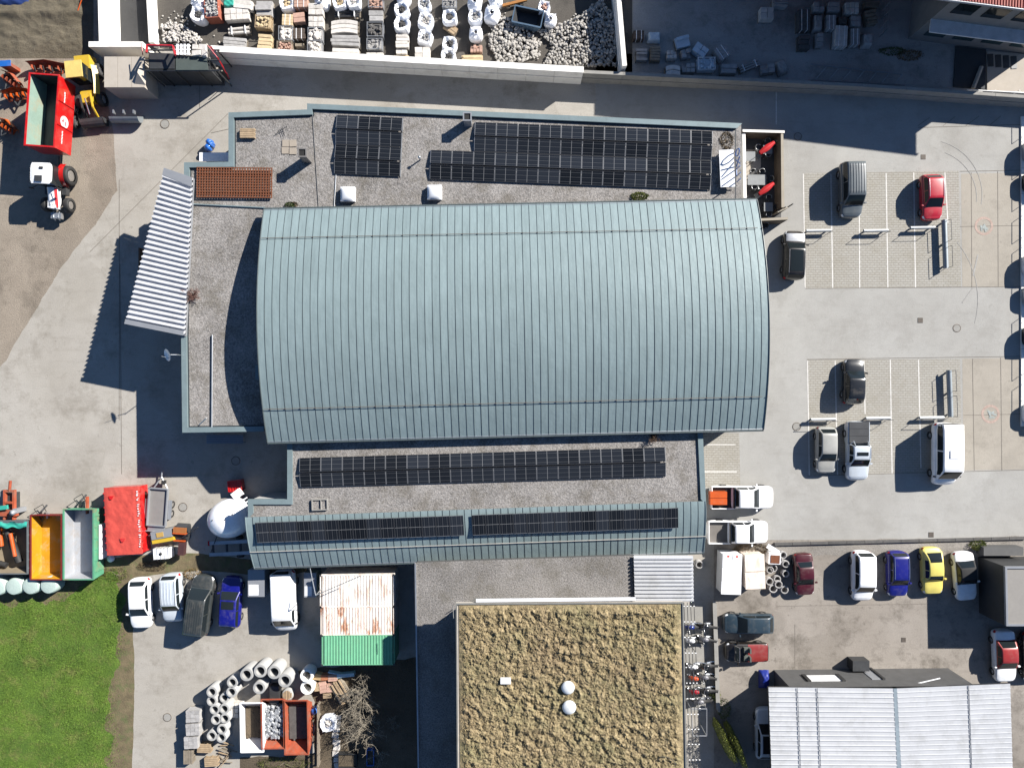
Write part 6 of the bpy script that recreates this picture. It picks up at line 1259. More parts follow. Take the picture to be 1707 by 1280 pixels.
# red tarpaulin container
t = thing('covered_container', 'red container closed by a red tarpaulin with white lettering along its edge', 'container', at(205, 868, .005, 1.5), R(-87)); Lc, Wc = 5.75, 3.05
mb = MB(); mb.box(0, 0, 0.72, Lc, Wc-.1, 1.4); mb.build('body', RED, t)
mb = MB(); mb.grid(lambda u, v: ((u-.5)*Lc*1.02, (v-.5)*Wc*1.02, 1.5+.04*noise.noise((u*7, v*5, 2))+.03*noise.noise((u*19, v*13, 7))-.05*(abs(2*v-1)**8)), 40, 26); mb.build('tarpaulin', REDT, t)
for x, y in ((-2.2, -.9), (1.5, -.1)): mb = MB(); mb.grid(lambda u, v: (x+.3*u, y+(.5-.3*u)*(v-.5)*1.0, 1.55+.05*u), 4, 4); mb.build('tarp_fold', RED, t)
for sg in (-1, 1):
    for i in range(9): mb = MB(); mb.box((i-4)*Lc/9.4, sg*Wc*.52, 1.4, .1, .08, .16); mb.build('tarp_hook', RED, t)
mb = MB()
for i in range(26):
    x = -2.5+i*.19+U(-.03, .03)
    if i % 7 == 5: continue
    mb.box(x, Wc*.455+U(-.04, .04), 1.545, U(.04, .1), U(.08, .18), .012, U(-.3, .3))
stuff(mb.build('lettering', WHITEP, t))
# plant trailer
t = thing('plant_trailer', 'small grey flatbed trailer beside the red covered container', 'trailer', at(263, 845, .005, .8), R(86)); 
mb = MB(); mb.box(0, 0, .72, 3.2, 1.55, .06); mb.build('bed', mat('trailer_bed', S(180, 176, 172), .6, .2, .06), t)
for x, y, a, b_ in ((0, .8, 3.3, .09), (0, -.8, 3.3, .09), (1.62, 0, .09, 1.5), (-1.62, 0, .09, 1.5)): mb = MB(); mb.box(x, y, .82, a, b_, .26); mb.build('side_board', GREYM, t)
for sg in (-1, 1):
    mb = MB(); mb.box(-.2, sg*1.02, .7, 1.7, .3, .05); mb.build('mudguard', GREYM, t)
    for x in (-.6, .2): w_ = shared('wheel', wheel_mesh(.33)[0], t, (x, sg*1.0, .33)); shared('rim', wheel_mesh(.33)[1 if sg > 0 else 2], w_)
mb = MB(); mb.path([(1.6, .6, .5), (2.6, 0, .5), (1.6, -.6, .5)], .06); mb.tube((2.5, 0, .5), (3.1, 0, .5), .06); mb.build('drawbar', GREYM, t); mb = MB(); mb.tube((2.4, .12, .3), (2.4, .12, .95), .05); mb.box(2.15, -.25, .55, .35, .3, .3); mb.build('jockey_wheel', BLACK, t)
mb = MB(); mb.quad((-1.65, -.75, .8), (-1.65, .75, .8), (-2.1, .8, .75), (-2.1, -.8, .75)); mb.path([(-2.1, -.9, .75), (-2.15, .95, .75)], .05); mb.build('tail_ramp', GREYM, t)
t = thing('compressor', 'grey and yellow compressor box below the plant trailer', 'compressor', at(269, 893, .005, 1.1), R(10)); mb = MB(); mb.box(0, .12, .65, 1.9, .75, .9, 0, 0, .95, .9); mb.build('housing', GREYM, t); mb = MB(); mb.box(0, -.42, .6, 1.95, .36, .85, 0, 0, .97, .9); mb.build('yellow_side', YELLOW, t); mb = MB(); mb.box(-.1, .12, 1.13, .6, .4, .05); mb.build('vent_panel', mat('vent_beige', S(220, 180, 100), .7), t); mb = MB(); mb.box(0, 0, .12, 1.6, 1.0, .22); mb.build('skid', DSTEEL, t); mb = MB(); mb.path([(-.9, .3, .5), (-1.5, .1, .4)], .05); mb.build('drawbar', STEEL, t)
t = thing('water_tank', 'white caged plastic tank below the yellow compressor', 'tank', at(268, 923, .005, 1.1), R(4)); mb = MB(); mb.box(0, 0, .62, 1.35, .95, .98, 0, 0, .96, .95); mb.build('tank', WHITEP, t); mb = MB(); mb.lathe([(.13, 1.1), (.13, 1.16), (.001, 1.16)], 14); mb.build('cap', BLACK, t); mb = MB()
for i in range(5): mb.box((i-2)*.32, 0, 1.125, .025, 1.0, .025); mb.box((i-2)*.32, .5, .6, .025, .025, 1.05)
mb.build('cage', STEEL, t); mb = MB(); mb.box(0, 0, .07, 1.35, .95, .13); mb.build('pallet', WOODG, t)
t = thing('vibrating_roller', 'orange vibrating roller with brown deck beside the compressor', 'roller', at(298, 890, .005, 1.2), R(-4)); mb = MB(); mb.box(0, .3, 1.05, 1.1, .45, .2); mb.build('deck', mat('brown_deck', S(190, 118, 60), .7), t); mb = MB(); mb.box(0, .02, 1.0, 1.15, .1, .3); mb.box(0, -.62, 1.0, 1.0, .1, .25); mb.build('orange_frame', ORANGE, t); mb = MB(); mb.tube((-.5, -.35, .4), (.5, -.35, .4), .38, 20); mb.build('drum', DSTEEL, t); mb = MB(); mb.tube((-.5, .4, .4), (.5, .4, .4), .38, 20); mb.build('drum', DSTEEL, t); mb = MB(); mb.box(.25, -1.3, .9, .5, 1.1, .5); mb.build('hopper', mat('dark_maroon', (.05, .02, .02), .6), t); mb = MB(); mb.tube((.3, -.3, 1.1), (1.8, .8, 1.6), .05); mb.build('handle', DSTEEL, t)
# domed white tank
t = thing('domed_tank', 'large shiny white domed tank beside the left end of the lower arched roof', 'tank', at(374, 868, .005, 2.2), R(20))
mb = MB(); mb.grid(lambda u, v: ((1.9*math.sin(1.5708*min(1, u*1.15)) if u < .87 else 1.9-.1*(u-.87)*7)*math.cos(6.2832*v), (1.6*math.sin(1.5708*min(1, u*1.15)) if u < .87 else 1.6-.1*(u-.87)*7)*math.sin(6.2832*v), 2.5*math.cos(1.5708*min(1, u*1.15))**.75 if u < .87 else .05-.0*u), 22, 40); mb.v = [(x*1.06, y*1.08, .45+z*.82) for x, y, z in mb.v]; mb.build('dome', paint('gloss_white', (.8, .81, .83), .15), t)
mb = MB(); mb.lathe([(1.5, .1), (1.55, .5)], 30); mb.build('skirt', GREYM, t)
mb = MB(); mb.path([(1.2, 1.0, 1.3), (2.1, 1.2, 1.2)], .06); mb.path([(1.3, .7, 1.3), (2.2, .9, 1.2)], .06); mb.path([(1.0, 1.2, 1.2), (1.7, 1.7, 1.1)], .05); mb.build('rails', WHITEP, t)
mb = MB(); mb.box(1.35, 1.75, 1.1, .8, .65, .5, .3); mb.build('pump_box', WHITEP, t)
for i in range(16): mb = MB(); a = -1.2+i*.11; mb.tube((1.85*math.cos(a), 1.55*math.sin(a), .9), (1.97*math.cos(a), 1.67*math.sin(a), .55), .02, 4); mb.build('fringe_rod', STEEL, t)
mb = MB(); mb.tube((-1.5, -.9, .9), (-3.0, -2.4, .4), .035); mb.build('guide_rope', BLACK, t)
for x, y in ((.2, .1), (-.9, .4), (.9, .3)): mb = MB(); mb.lathe([(.05, 2.2), (.05, 2.55), (.001, 2.56)], 8, (x, y, -.02*(x*x+y*y)*8)); mb.build('bolt', DSTEEL, t)
t = thing('low_trailer', 'dark low car trailer with red rear light half under the lower arched roof', 'trailer', at(388, 913, .005, .7), R(3)); 
for y in (-.5, .5): mb = MB(); mb.box(0, y, .62, 4.2, .3, .1); mb.build('track', STEEL, t)
mb = MB()
for x in (-1.8, -.6, .6, 1.8): mb = MB(); mb.box(x, 0, .5, .15, 1.0, .12); mb.build('crossmember', DSTEEL, t)
mb = MB(); mb.box(-2.1, .5, .66, .12, .4, .12); mb.build('tail_light', LAMPR, t)
for sg in (-1, 1): w_ = shared('wheel', wheel_mesh(.33)[0], t, (.5, sg*.8, .33)); shared('rim', wheel_mesh(.33)[1 if sg > 0 else 2], w_)
t = thing('red_crate', 'small red plastic crate in the shadow edge above the white dome', 'crate', at(391, 810, .005, .7), R(6)); mb = MB()
for x, y, a, b_ in ((-.58, 0, .06, .95), (.58, 0, .06, .95), (0, .46, 1.12, .06), (0, -.46, 1.12, .06)): mb.box(x, y, .36, a, b_, .68)
mb.build('sides', RED, t); mb = MB(); mb.box(0, 0, .56, 1.1, .88, .04); mb.build('lid', RED, t)
for i in range(5): mb = MB(); mb.box((i-2)*.23, 0, .61, .07, .85, .05); mb.build('lid_rib', RED, t)
t = thing('bench_rack', 'grey-blue slatted rack in the shade under the left flat roof', 'rack', at(375, 732, .005, 1.0)); mb = MB(); mb.box(0, 0, .97, 3.2, .75, .05); mb.build('top', mat('rack_blue', (.12, .15, .2), .5), t)
for i in range(4): mb = MB(); mb.box(0, -.28+.18*i, 1.01, 3.2, .05, .04); mb.build('slat', GREYM, t)
for x in (-1.4, 1.4):
    for y in (-.3, .3): mb = MB(); mb.box(x, y, .47, .06, .06, .94); mb.build('leg', STEEL, t)
t = thing('blue_bin', 'bright blue tied rubbish sacks in the corner beside the north flat roof', 'sack', at(346, 239, .005, .9)); 
for x, y, r in ((0, .2, .32), (-.1, -.25, .34), (.15, 0, .28)): mb = MB(); mb.grid(lambda u, v: (x+r*math.sin(3.1*u)*math.cos(6.2832*v)*(1+.12*math.sin(v*31)), y+r*math.sin(3.1*u)*math.sin(6.2832*v)*(1+.1*math.sin(v*25)), .45-.45*math.cos(3.14*u)), 10, 26); mb.build('sack', BLUEP, t)
t = thing('white_shelter_roof', 'small white lean-to roof in the notch left of the north flat roof', 'roof', at(357, 262, .005, 2.2)); mb = MB(); mb.box(0, 0, 2.2, 2.5, .75, .06); mb.build('roof', WHITEM, t); mb = MB(); mb.box(.2, 0, 1.08, 2.0, .6, 2.16); mb.build('cabinet', GREYM, t)
# silage bales
BALE = mat('bale_wrap', S(206, 226, 218, .55), .35, 0, .06, 1.5, bump=.02)
for i, (x, y) in enumerate(((-6, 979), (22, 978), (50, 977), (80, 976))):
    c = at(x, y, .005, 1.25); t = thing('silage_bale', f'pale green wrapped silage bale below the skips, {["cut by the left edge", "second from the left edge", "third from the left edge", "rightmost of the row"][i]}', 'bale', c, U(0, 3), 'silage bales')
    mb = MB(); mb.lathe([(.68, 0), (.74, .12), (.76, .6), (.74, 1.1), (.66, 1.22)], 28); mb.build('wrap', BALE, t); mb = MB(); mb.lathe([(.66, 1.22), (.4, 1.27), (.001, 1.26)], 28); mb.build('top', BALE, t)
# ------------------------------------------------------------------ pipes, skips, blocks at the bottom
def pipe(px, py, r_px, hgt, lb, grp='upright concrete pipes', ratio=.66, m=CONCP, tilt=0):
    r = mm(r_px, hgt); t = thing('concrete_pipe', lb, 'pipe', at(px, py, .012, hgt), U(0, 3), grp)
    mb = MB(); mb.lathe([(r, 0), (r, hgt), (r*.95, hgt), (r*.95, hgt)], 26); mb.lathe([(r*ratio, 0), (r*ratio, hgt-.06)], 26); mb.build('shell', m, t)
    mb = MB(); mb.lathe([(r*.95, hgt), (r*.95, hgt+.03), (r*ratio, hgt+.03), (r*ratio, hgt-.06)], 26, sm=False); mb.build('collar', m, t)
    return t
PW = [(411, 1124, 11, 1.6, 'first in the big upper row from the left'), (434, 1118, 11, 1.6, 'second in the big upper row'), (457, 1120, 11.5, 1.6, 'third in the big upper row'), (475, 1134, 11.5, 1.5, 'fourth in the big upper row, shadowed inside'), (432, 1146, 10.5, 1.4, 'standing alone below the big upper row'),
 (387, 1137, 9, 1.3, 'left of the big upper row, upper of a pair'), (386, 1153, 9, 1.3, 'left of the big upper row, lower of a pair'), (353, 1153, 9, 1.3, 'leftmost on the lane side'), (353, 1168, 8.5, 1.2, 'just below the leftmost one'), (374, 1163, 8, 1.1, 'dark-mouthed, beside the leftmost pair'), (358, 1182, 8.5, 1.3, 'left one of the upper cluster pair'), (374, 1181, 8.5, 1.3, 'right one of the upper cluster pair'), (360, 1199, 8.5, 1.3, 'left one of the middle cluster pair'), (375, 1197, 8.5, 1.3, 'right one of the middle cluster pair'), (370, 1215, 8.5, 1.3, 'single one below the middle cluster pair'), (353, 1226, 8.5, 1.2, 'left one at the foot of the cluster beside the pallets'), (369, 1229, 8.5, 1.2, 'right one at the foot of the cluster beside the pallets')]
for x, y, r, h, d in PW: pipe(x, y, r, h, 'upright concrete pipe '+d)
pipe(511, 1126, 11, 1.2, 'white concrete ring half in the container shadow', m=WHITEC); pipe(512, 1146, 11.5, 1.0, 'white concrete ring below the shaded one', m=WHITEC)
pipe(1166, 941, 6.5, .6, 'dark pipe ring beside the small corrugated canopy', 'dark pipe rings', .72, STONEG)
for i, (x, y, r) in enumerate(sorted(((1290, 947, 6), (1299, 933, 6), (1306, 925, 6), (1310, 940, 6), (1284, 950, 6), (1296, 965, 6), (1283, 969, 6.5), (1298, 974, 6.5), (1308, 983, 6.5), (1289, 981, 7), (1310, 956, 6)), key=lambda q_: q_[1])): pipe(x, y, r, .45+.05*(i % 3), f'dark pipe ring beside the maroon car, {ORD[i]} from the top of the jumble', 'dark pipe rings', .74, STONEG)
t = thing('pipe_lid', 'round pallet of yellow timber slats beside the big pipes', 'lid', at(479, 1158, .012, .5)); mb = MB(); mb.lathe([(.52, 0), (.52, .45), (.46, .5), (.001, .46)], 24); mb.build('ring', CONCP, t)
for i in range(6): mb = MB(); mb.box((i-2.5)*.14, 0, .515, .09, .8*math.cos((i-2.5)*.42), .03); mb.build('slat', WOOD, t)
t = thing('dark_box', 'black steel box with yellow stripe between the big pipes', 'box', at(457, 1158, .012, .8)); mb = MB(); mb.box(0, 0, .4, .8, 1.5, .8); mb.build('box', DSTEEL, t); mb = MB(); mb.box(0, -.45, .803, .8, .1, .012); mb.build('stripe', YELLOW, t)
CSH = mat('scrap_metal', (.32, .33, .34), .6, .4, .4, 3)
def rubbish_skip(px, py, mo, mi_, lb, fill, fm, Wd_=2.0, Ln=4.3):
    t = thing('waste_skip', lb, 'skip', at(px, py, .012, 1.3), R(91), 'waste skips at the bottom'); skip_parts(t, Ln, Wd_, 1.3, mo, mi_, .7, .07, .1, 4)
    mb = MB()
    for i in range(fill): mb.stone((U(-.33, .3)*Ln, U(-.42, .42)*Wd_, U(.55, 1.1) if fm is CSH else U(.2, .45)), U(.06, .2) if fm is CSH else U(.05, .16), 0, .5)
    mb.box(0, 0, .3, Ln*.6, Wd_*.85, .3); stuff(mb.build('contents', fm, t)); return t
rubbish_skip(420, 1212, WHITEP, mat('skip_white_inside', (.6, .58, .56), .7), 'white waste skip with brown earth inside at the bottom', 90, SOIL); rubbish_skip(455, 1206, ORANGER, ORANGER, 'orange-red waste skip heaped with grey scrap at the bottom', 420, CSH); rubbish_skip(494, 1212, ORANGER, ORANGER, 'orange-red waste skip with dark empty inside at the bottom', 40, STONED, 2.1, 4.7)
for i, (x, y) in enumerate(((321, 1194), (321, 1216), (318, 1238))):
    t = thing('paver_stack', f'stack of grey paving blocks beside the lane, {["top", "middle", "bottom"][i]} of three', 'paver stack', at(x, y, .005, 1.0), R(2), 'stacks of paving blocks'); mb = MB(); mb.box(0, 0, .06, 1.15, .95, .12); mb.build('pallet', WOODG, t)
    mb = MB(); mb.box(0, 0, .5, 1.18, .98, .74); mb.build('lower_courses', STONEG, t)
    for a in range(3):
        for b_ in range(3): mb = MB(); mb.box((a-1)*.4, (b_-1)*.34, .93+U(-.02, .02), .38, .32, .14, U(-.04, .04), jit=.01); mb.build('block', STONEG, t)
euro(340, 1247, .012, R(-2), 'stack of pale wooden pallets below the pipes', 4, WOOD); euro(352, 1270, .012, R(4), 'lower stack of wooden pallets at the bottom edge', 3, WOOD); euro(313, 1262, .012, R(90), 'upright-turned dark pallet stack beside the paving blocks', 5, WOODG)
t = thing('timber_pile', 'loose brown timber offcuts beside the pallet stacks', 'timber', at(375, 1255, .012, .4))
for i in range(12): mb = MB(); a = U(-.9, 1.2); mb.box(U(-.5, .5), U(-.9, .9), .1+.05*(i % 5), U(.7, 1.6), .08, .07, a); mb.build('board', WOOD if i % 2 else WOODG, t)
t = thing('white_bricks', 'stack of white blocks between the pipe cluster and the white skip', 'block stack', at(394, 1184, .012, .7), R(3))
for i in range(3):
    for j in range(3): mb = MB(); mb.box((i-1)*.34, (j-1)*.42, .35+U(-.05, .05), .3, .38, .7); mb.build('block', STONEL, t)
t = thing('timber_curb', 'earth-coloured timber sill above the waste skips', 'timber', W(460, 1178)); mb = MB(); mb.path([W(402, 1180, .15), W(450, 1174, .15), W(520, 1176, .15)], .16, 6); mb.build('sill', WOODG, t, world=True)
t = thing('blue_barrel', 'small blue barrel beside the dark skip', 'barrel', at(523, 1186, .012, .7)); mb = MB(); mb.lathe([(.26, 0), (.29, .35), (.26, .7), (.001, .7)], 20); mb.build('drum', BLUEP, t); mb = MB(); mb.lathe([(.06, .7), (.06, .74), (.001, .74)], 10, (.1, 0, 0)); mb.build('bung', BLACK, t)
# garden heap by the containers
t = thing('firewood_stack', 'stack of split firewood and boards under the green container', 'firewood', at(566, 1155, .012, .8), R(-60))
for i in range(7): mb = MB(); mb.box(U(-.1, .1), (i-3)*.16, .6+U(-.05, .1), 2.0, .12, .12, U(-.05, .05)); mb.build('board', WOOD, t)
mb = MB(); mb.box(0, 0, .28, 1.9, 1.15, .54); mb.build('lower_boards', WOODG, t)
for i, (x, y, w, h, m, lb) in enumerate(((527, 1128, 16, 10, mat('straw_wood', S(224, 190, 140), .9), 'tan wooden box on the heap beside the white rings'), (541, 1129, 12, 9, mat('orange_crate', S(216, 140, 100), .8), 'orange-brown crate on the heap under the container'), (554, 1130, 15, 11, STONEP, 'pale pinkish box on the heap near the firewood'), (538, 1146, 12, 18, STONEP, 'slatted pinkish crate on the heap below the orange crate'), (551, 1147, 12, 13, STONEP, 'plain pink box right of the slatted crate'), (528, 1146, 9, 12, WOOD, 'narrow board leaning left of the slatted crate'), (545, 1160, 13, 7, WOOD, 'flat tan board at the foot of the heap'))):
    q = thing('wooden_box', lb, 'box', at(x, y, .012, .6), R(U(-12, 12)), 'boxes on the heap'); wx, wy = mm(w), mm(h); mb = MB(); mb.box(0, 0, .29, wx, wy, .56); mb.build('body', m, q)
    for k in range(3): mb = MB(); mb.box(0, (k-1)*wy/3, .59, wx, wy/3.6, .03); mb.build('slat', m, q)
t = thing('leaning_sheets', 'pale blue folded panels leaning under the green container', 'panel', at(575, 1126, .012, .6), R(6)); mb = MB(); mb.box(0, 0, .3, 1.6, .3, .55); mb.build('panel', mat('pale_blue', (.4, .55, .62), .5), t); mb = MB(); mb.box(-.9, .25, .3, 1.2, .1, .5, -.3); mb.build('panel', mat('pale_blue', (.4, .55, .62), .5), t)
big_bag(546, 1207, 13, .8, 'white printed big bag in the garden strip beside the dark skip', 'few', STONEL, .2, 'garden bags')
t = thing('garden_fence', 'weathered timber fence along the garden strip at the bottom', 'fence', W(530, 1220))
for i in range(6): mb = MB(); p = W(529, 1178+i*20, 1); mb.box(p.x, p.y, .5, .1, .1, 1.0); mb.build('post', WOODG, t, world=True)
for z in (.3, .6, .92): mb = MB(); mb.box(W(529, 1235).x*.984, W(529, 1228, 1).y, z, .05, 5.6, .16); mb.build('rail', WOODG, t, world=True)
t = thing('stone_path', 'narrow line of pale stone slabs along the garden fence', 'path', W(562, 1225))
for i in range(9): mb = MB(); p = W(562+U(-3, 3), 1195+i*10); mb.box(p.x, p.y, .05, .6, .42, .09, U(-.2, .2), jit=.04); mb.build('slab', STONEL, t, world=True)
for x, y, w, h, m, lb in ((579, 1268, 30, 22, BLACK, 'black square planting box at the bottom of the garden strip'), (617, 1263, 11, 26, BLUEP, 'narrow blue crate in the shaded garden')):
    q = thing('planting_box', lb, 'box', at(x, y, .012, .5)); wx, wy = mm(w), mm(h); mb = MB()
    for a, b_, c_, d_ in ((-wx/2, 0, .05, wy), (wx/2, 0, .05, wy), (0, wy/2, wx-.05, .05), (0, -wy/2, wx-.05, .05)): mb.box(a, b_, .25, c_, d_, .5)
    mb.build('sides', m, q); mb = MB(); mb.box(0, 0, .18, wx-.06, wy-.06, .3); mb.build('filling', SOIL, q)
# bare shrubs
TWIG = mat('bare_twigs', S(176, 166, 148), .9, 0, .2, 3)
def shrub(px, py, n, rad, hgt, lb, m=TWIG, name='bare_shrub'):
    c = W(px, py); t = thing(name, lb, 'shrub', (c.x, c.y, .01)); st = MB(); tw = MB()
    for i in range(n):
        a = U(0, 6.28); d = U(.3, 1)*rad; p = Vector((U(-.2, .2)*rad, U(-.2, .2)*rad, 0)); q = Vector((math.cos(a)*d, math.sin(a)*d, hgt*U(.6, 1))); m1 = p.lerp(q, .5)+Vector((U(-.15, .15), U(-.15, .15), hgt*.2))
        st.tube(p, m1, .03, 5, r2=.022); st.tube(m1, q, .022, 5, r2=.012)
        for k in range(7):
            f = U(.2, 1); b0 = p.lerp(q, f) if f < .5 else m1.lerp(q, (f-.5)*2); e = b0+Vector((U(-.5, .5), U(-.5, .5), U(-.1, .4)))*rad*.45; tw.tube(b0, e, .013, 4, r2=.006)
            for j in range(3): f2 = b0.lerp(e, U(.3, 1)); tw.tube(f2, f2+Vector((U(-.3, .3), U(-.3, .3), U(0, .2))), .008, 3)
    st.build('branches', m, t); stuff(tw.build('twigs', m, t)); return t
shrub(606, 1150, 34, 2.2, 2.6, 'leafless tangled shrub under the green container'); shrub(612, 1205, 36, 2.3, 2.4, 'leafless tangled shrub in the middle of the garden strip'); shrub(635, 1255, 8, 1.2, 1.0, 'leafless low shrub at the bottom edge of the garden'); shrub(657, 1200, 6, .8, .7, 'thin leafless shrub in deep shade beside the moss building'); shrub(588, 1180, 18, 1.5, 1.8, 'leafless shrub beside the firewood stack')
shrub(322, 495, 12, .9, .5, 'reddish dry plant growing at the edge of the white canopy', mat('dry_red_stems', S(150, 112, 100), .9), 'dry_plant').location.z = ZR
shrub(1088, 727, 10, .6, .5, 'dry brown plant at the arched roof edge above the middle flat roof', mat('dry_brown_stems', S(120, 96, 76), .9), 'dry_plant').location.z = ZR
for q in [o_ for o_ in sc.objects if o_.name.startswith('dry_plant')]:
    x_, y_ = (322, 495) if q.location.x < -10 else (1088, 727); p = W(x_, y_, ZR); q.location = (p.x, p.y, ZR)
LEAF = mat('dark_leaves', (.06, .085, .025), .7, 0, .4, 4); LEAFY = mat('moss_leaves', (.15, .17, .035), .7, 0, .35, 4); LEAFB = mat('brown_leaves', (.14, .1, .055), .8, 0, .35, 4)
def bush(px, py, zb, rx, ry, rz_, n, m, lb, cat='bush', ls=.06, rot=0, name='leafy_bush'):
    p = W(px, py, zb+rz_); t = thing(name, lb, cat, (p.x, p.y, zb), R(rot)); mb = MB()
    for i in range(n):
        a, b_ = U(0, 6.28), math.acos(U(-.2, 1)); k = U(.45, 1)**.4*(1+.25*noise.noise((math.cos(a)*2, math.sin(a)*2, b_*2+px)))
        c = Vector((rx*k*math.sin(b_)*math.cos(a), ry*k*math.sin(b_)*math.sin(a), rz_*(.15+.85*k*max(0, math.cos(b_))))); d1 = Vector((U(-1, 1), U(-1, 1), U(-.4, .8))).normalized(); d2 = d1.orthogonal().normalized(); s_ = ls*U(.6, 1.4)
        mb.add([c-d1*s_, c+d2*s_*.5, c+d1*s_, c-d2*s_*.5], [(0, 1, 2, 3)])
    stuff(mb.build('foliage', m, t)); mb = MB()
    for i in range(5): a = U(0, 6.28); mb.tube((0, 0, 0), (rx*.5*math.cos(a), ry*.5*math.sin(a), rz_*.7), .02, 5, r2=.008)
    mb.build('stems', WOODG, t); return t
bush(482, 341, ZR, .45, .25, .3, 400, LEAF, 'small dark weed tuft on the gravel at the arched roof eaves'); bush(490, 340, ZR, .25, .2, .2, 160, LEAFB, 'tiny brown weed tuft beside the dark one at the eaves'); bush(1067, 326, ZR, .75, .35, .35, 700, LEAFY, 'mossy green weed patch between the stepped array and the arched roof'); bush(1212, 233, ZR, .6, .8, .2, 500, LEAFB, 'dry mossy patch in the right corner of the north flat roof')
bush(1637, 911, .012, .7, .5, .7, 900, LEAFY, 'yellow-green bush beside the grey block annex'); bush(1255, 918, .012, 1.6, .6, .6, 1200, LEAFB, 'dry grass tuft behind the white lidded bins'); bush(1194, 1160, .012, .5, .6, .5, 400, LEAFY, 'green weeds at the foot of the low garden wall'); bush(1210, 1185, .012, .6, .9, .6, 500, LEAF, 'dark green ground plant in the shade left of the shed')
for x, y, rt, lb in ((1218, 1252, 25, 'left of two long yellow-green hedges left of the shed'), (1237, 1258, 22, 'right of two long yellow-green hedges left of the shed')): bush(x, y, .012, .36, 2.1, 2.5, 4200, LEAFY, lb, 'hedge', .07, rt, 'hedge')
bush(470, 1275, .012, 2.4, .6, .35, 900, LEAFY, 'low weeds at the bottom edge under the waste skips'); bush(250, 945, .012, 1.3, .4, .3, 500, LEAFB, 'dry weeds on the verge above the parked cars'); bush(318, 958, .012, .9, .5, .35, 600, mat('straw', S(206, 176, 122), .9, 0, .2, 4), 'tuft of pale straw behind the dark grey van'); bush(190, 958, .012, 1.2, .6, .2, 500, LEAFY, 'weedy tuft where the meadow meets the verge'); bush(1520, 90, .012, 1.2, .5, .4, 500, LEAFB, 'dry shaded plants left of the slate patch'); bush(1490, 84, .012, 1.2, .4, .3, 400, LEAF, 'dark shaded plants beside the steel truss')
# boxes beside the white van
for x, y, w, h, lb in ((427, 972, 27, 44, 'grey steel cabinet with white lit corner left of the white van'), (517, 975, 20, 40, 'dark green cabinet with pale panel right of the white van')):
    q = thing('steel_cabinet', lb, 'cabinet', at(x, y, .012, 1.6)); wx, wy = mm(w, 1.6), mm(h, 1.6); mb = MB(); mb.box(0, 0, .8, wx, wy, 1.56); mb.build('body', GREYM if w > 22 else mat('cabinet_green', (.12, .16, .15), .6), q); mb = MB(); mb.box(-wx*.16, -wy*.25, 1.6, wx*.6, wy*.4, .03); mb.build('panel', WHITEP, q); mb = MB(); mb.box(0, 0, 1.585, wx*1.03, wy*1.02, .012); mb.build('lid', GREYM, q)
t = thing('lamp_arm', 'thin steel bracket reaching from the lower arched roof over the container', 'bracket', W(520, 950)); mb = MB(); mb.path([W(517, 947, 3.2), W(526, 992, 4.2), W(600, 960, 4.2)], .035, 6); mb.build('arm', STEEL, t, world=True); mb = MB(); p = W(526, 992, 4.2); mb.tube((p.x, p.y, 0), p, .04, 6); mb.build('mast', STEEL, t, world=True)
# white lidded bins in the lower yard
for x, y, w, h, rz, lb, rust in ((1220, 957, 33, 68, -2, 'white tall waste container, left of the two in the lower yard', 0), (1259, 953, 33, 58, 2, 'cream rust-spotted waste container, right of the two in the lower yard', 1)):
    q = thing('waste_container', lb, 'waste container', at(x, y, .012, 1.7), R(rz), 'waste containers'); wx, wy = mm(w, 1.7), mm(h, 1.7); m = WHITEM if not rust else rust_mat('spotted_cream', (.68, .6, .52), .4); mb = MB(); mb.box(0, 0, .8, wx*.96, wy*.96, 1.56); mb.build('body', m, q)
    for k, (f0, f1) in enumerate(((-.5, -.17), (-.165, .17), (.175, .5)) if not rust else ((-.5, -.01), (.01, .5))): mb = MB(); mb.box(0, (f0+f1)/2*wy, 1.64+.02*k, wx*(1 if k != 0 else 1.02), (f1-f0)*wy, .07, 0, 0, .98, .98); mb.build('lid', m, q)
    if not rust:
        for sx in (-1, 1): mb = MB(); mb.box(sx*wx*.22, wy*.44, 1.74, wx*.4, wy*.13, .02); mb.build('label_plate', WHITEP, q); mb = MB(); mb.box(sx*wx*.22, wy*.44, 1.755, .2, .16, .01); mb.build('label_mark', REDT, q)
t = thing('scrap_box', 'pale scrap box with rusty brown top behind the maroon car', 'box', at(1292, 931, .012, .9), R(-3)); mb = MB(); mb.box(0, 0, .42, 1.05, 1.0, .84); mb.build('box', WHITEM, t); mb = MB(); mb.box(.03, -.06, .86, .8, .7, .04); mb.build('rusty_top', RUSTB, t); mb = MB(); mb.box(-.1, .75, .6, 1.2, .4, .08, -.5); mb.build('loose_sheet', WHITEM, t)
t = thing('plastic_cover', 'blue plastic cover at the corner of the white-roofed shed', 'cover', at(1277, 1136, .012, .8)); mb = MB(); mb.grid(lambda u, v: ((u-.5)*.9, (v-.5)*1.6, .2+.6*(1-(2*u-1)**4)*(1-(2*v-1)**4)+.04*math.sin(u*13)*math.sin(v*17)), 12, 16); mb.build('cover', mat('deep_blue_cover', S(20, 50, 160), .5), t); mb = MB(); mb.box(0, 0, .2, .7, 1.3, .4); mb.build('base', DSTEEL, t)
t = thing('dark_kerb', 'dark low kerb between the car park and the gravel strip', 'kerb', W(1500, 900))
for i in range(14): mb = MB(); mb.prism([W(1290+i*30, 904-i*.75), W(1319.4+i*30, 903.3-i*.75), W(1319.4+i*30, 907.5-i*.75), W(1290+i*30, 908.2-i*.75)], 0, .22); mb.build('kerb_stone', STONED, t, world=True)
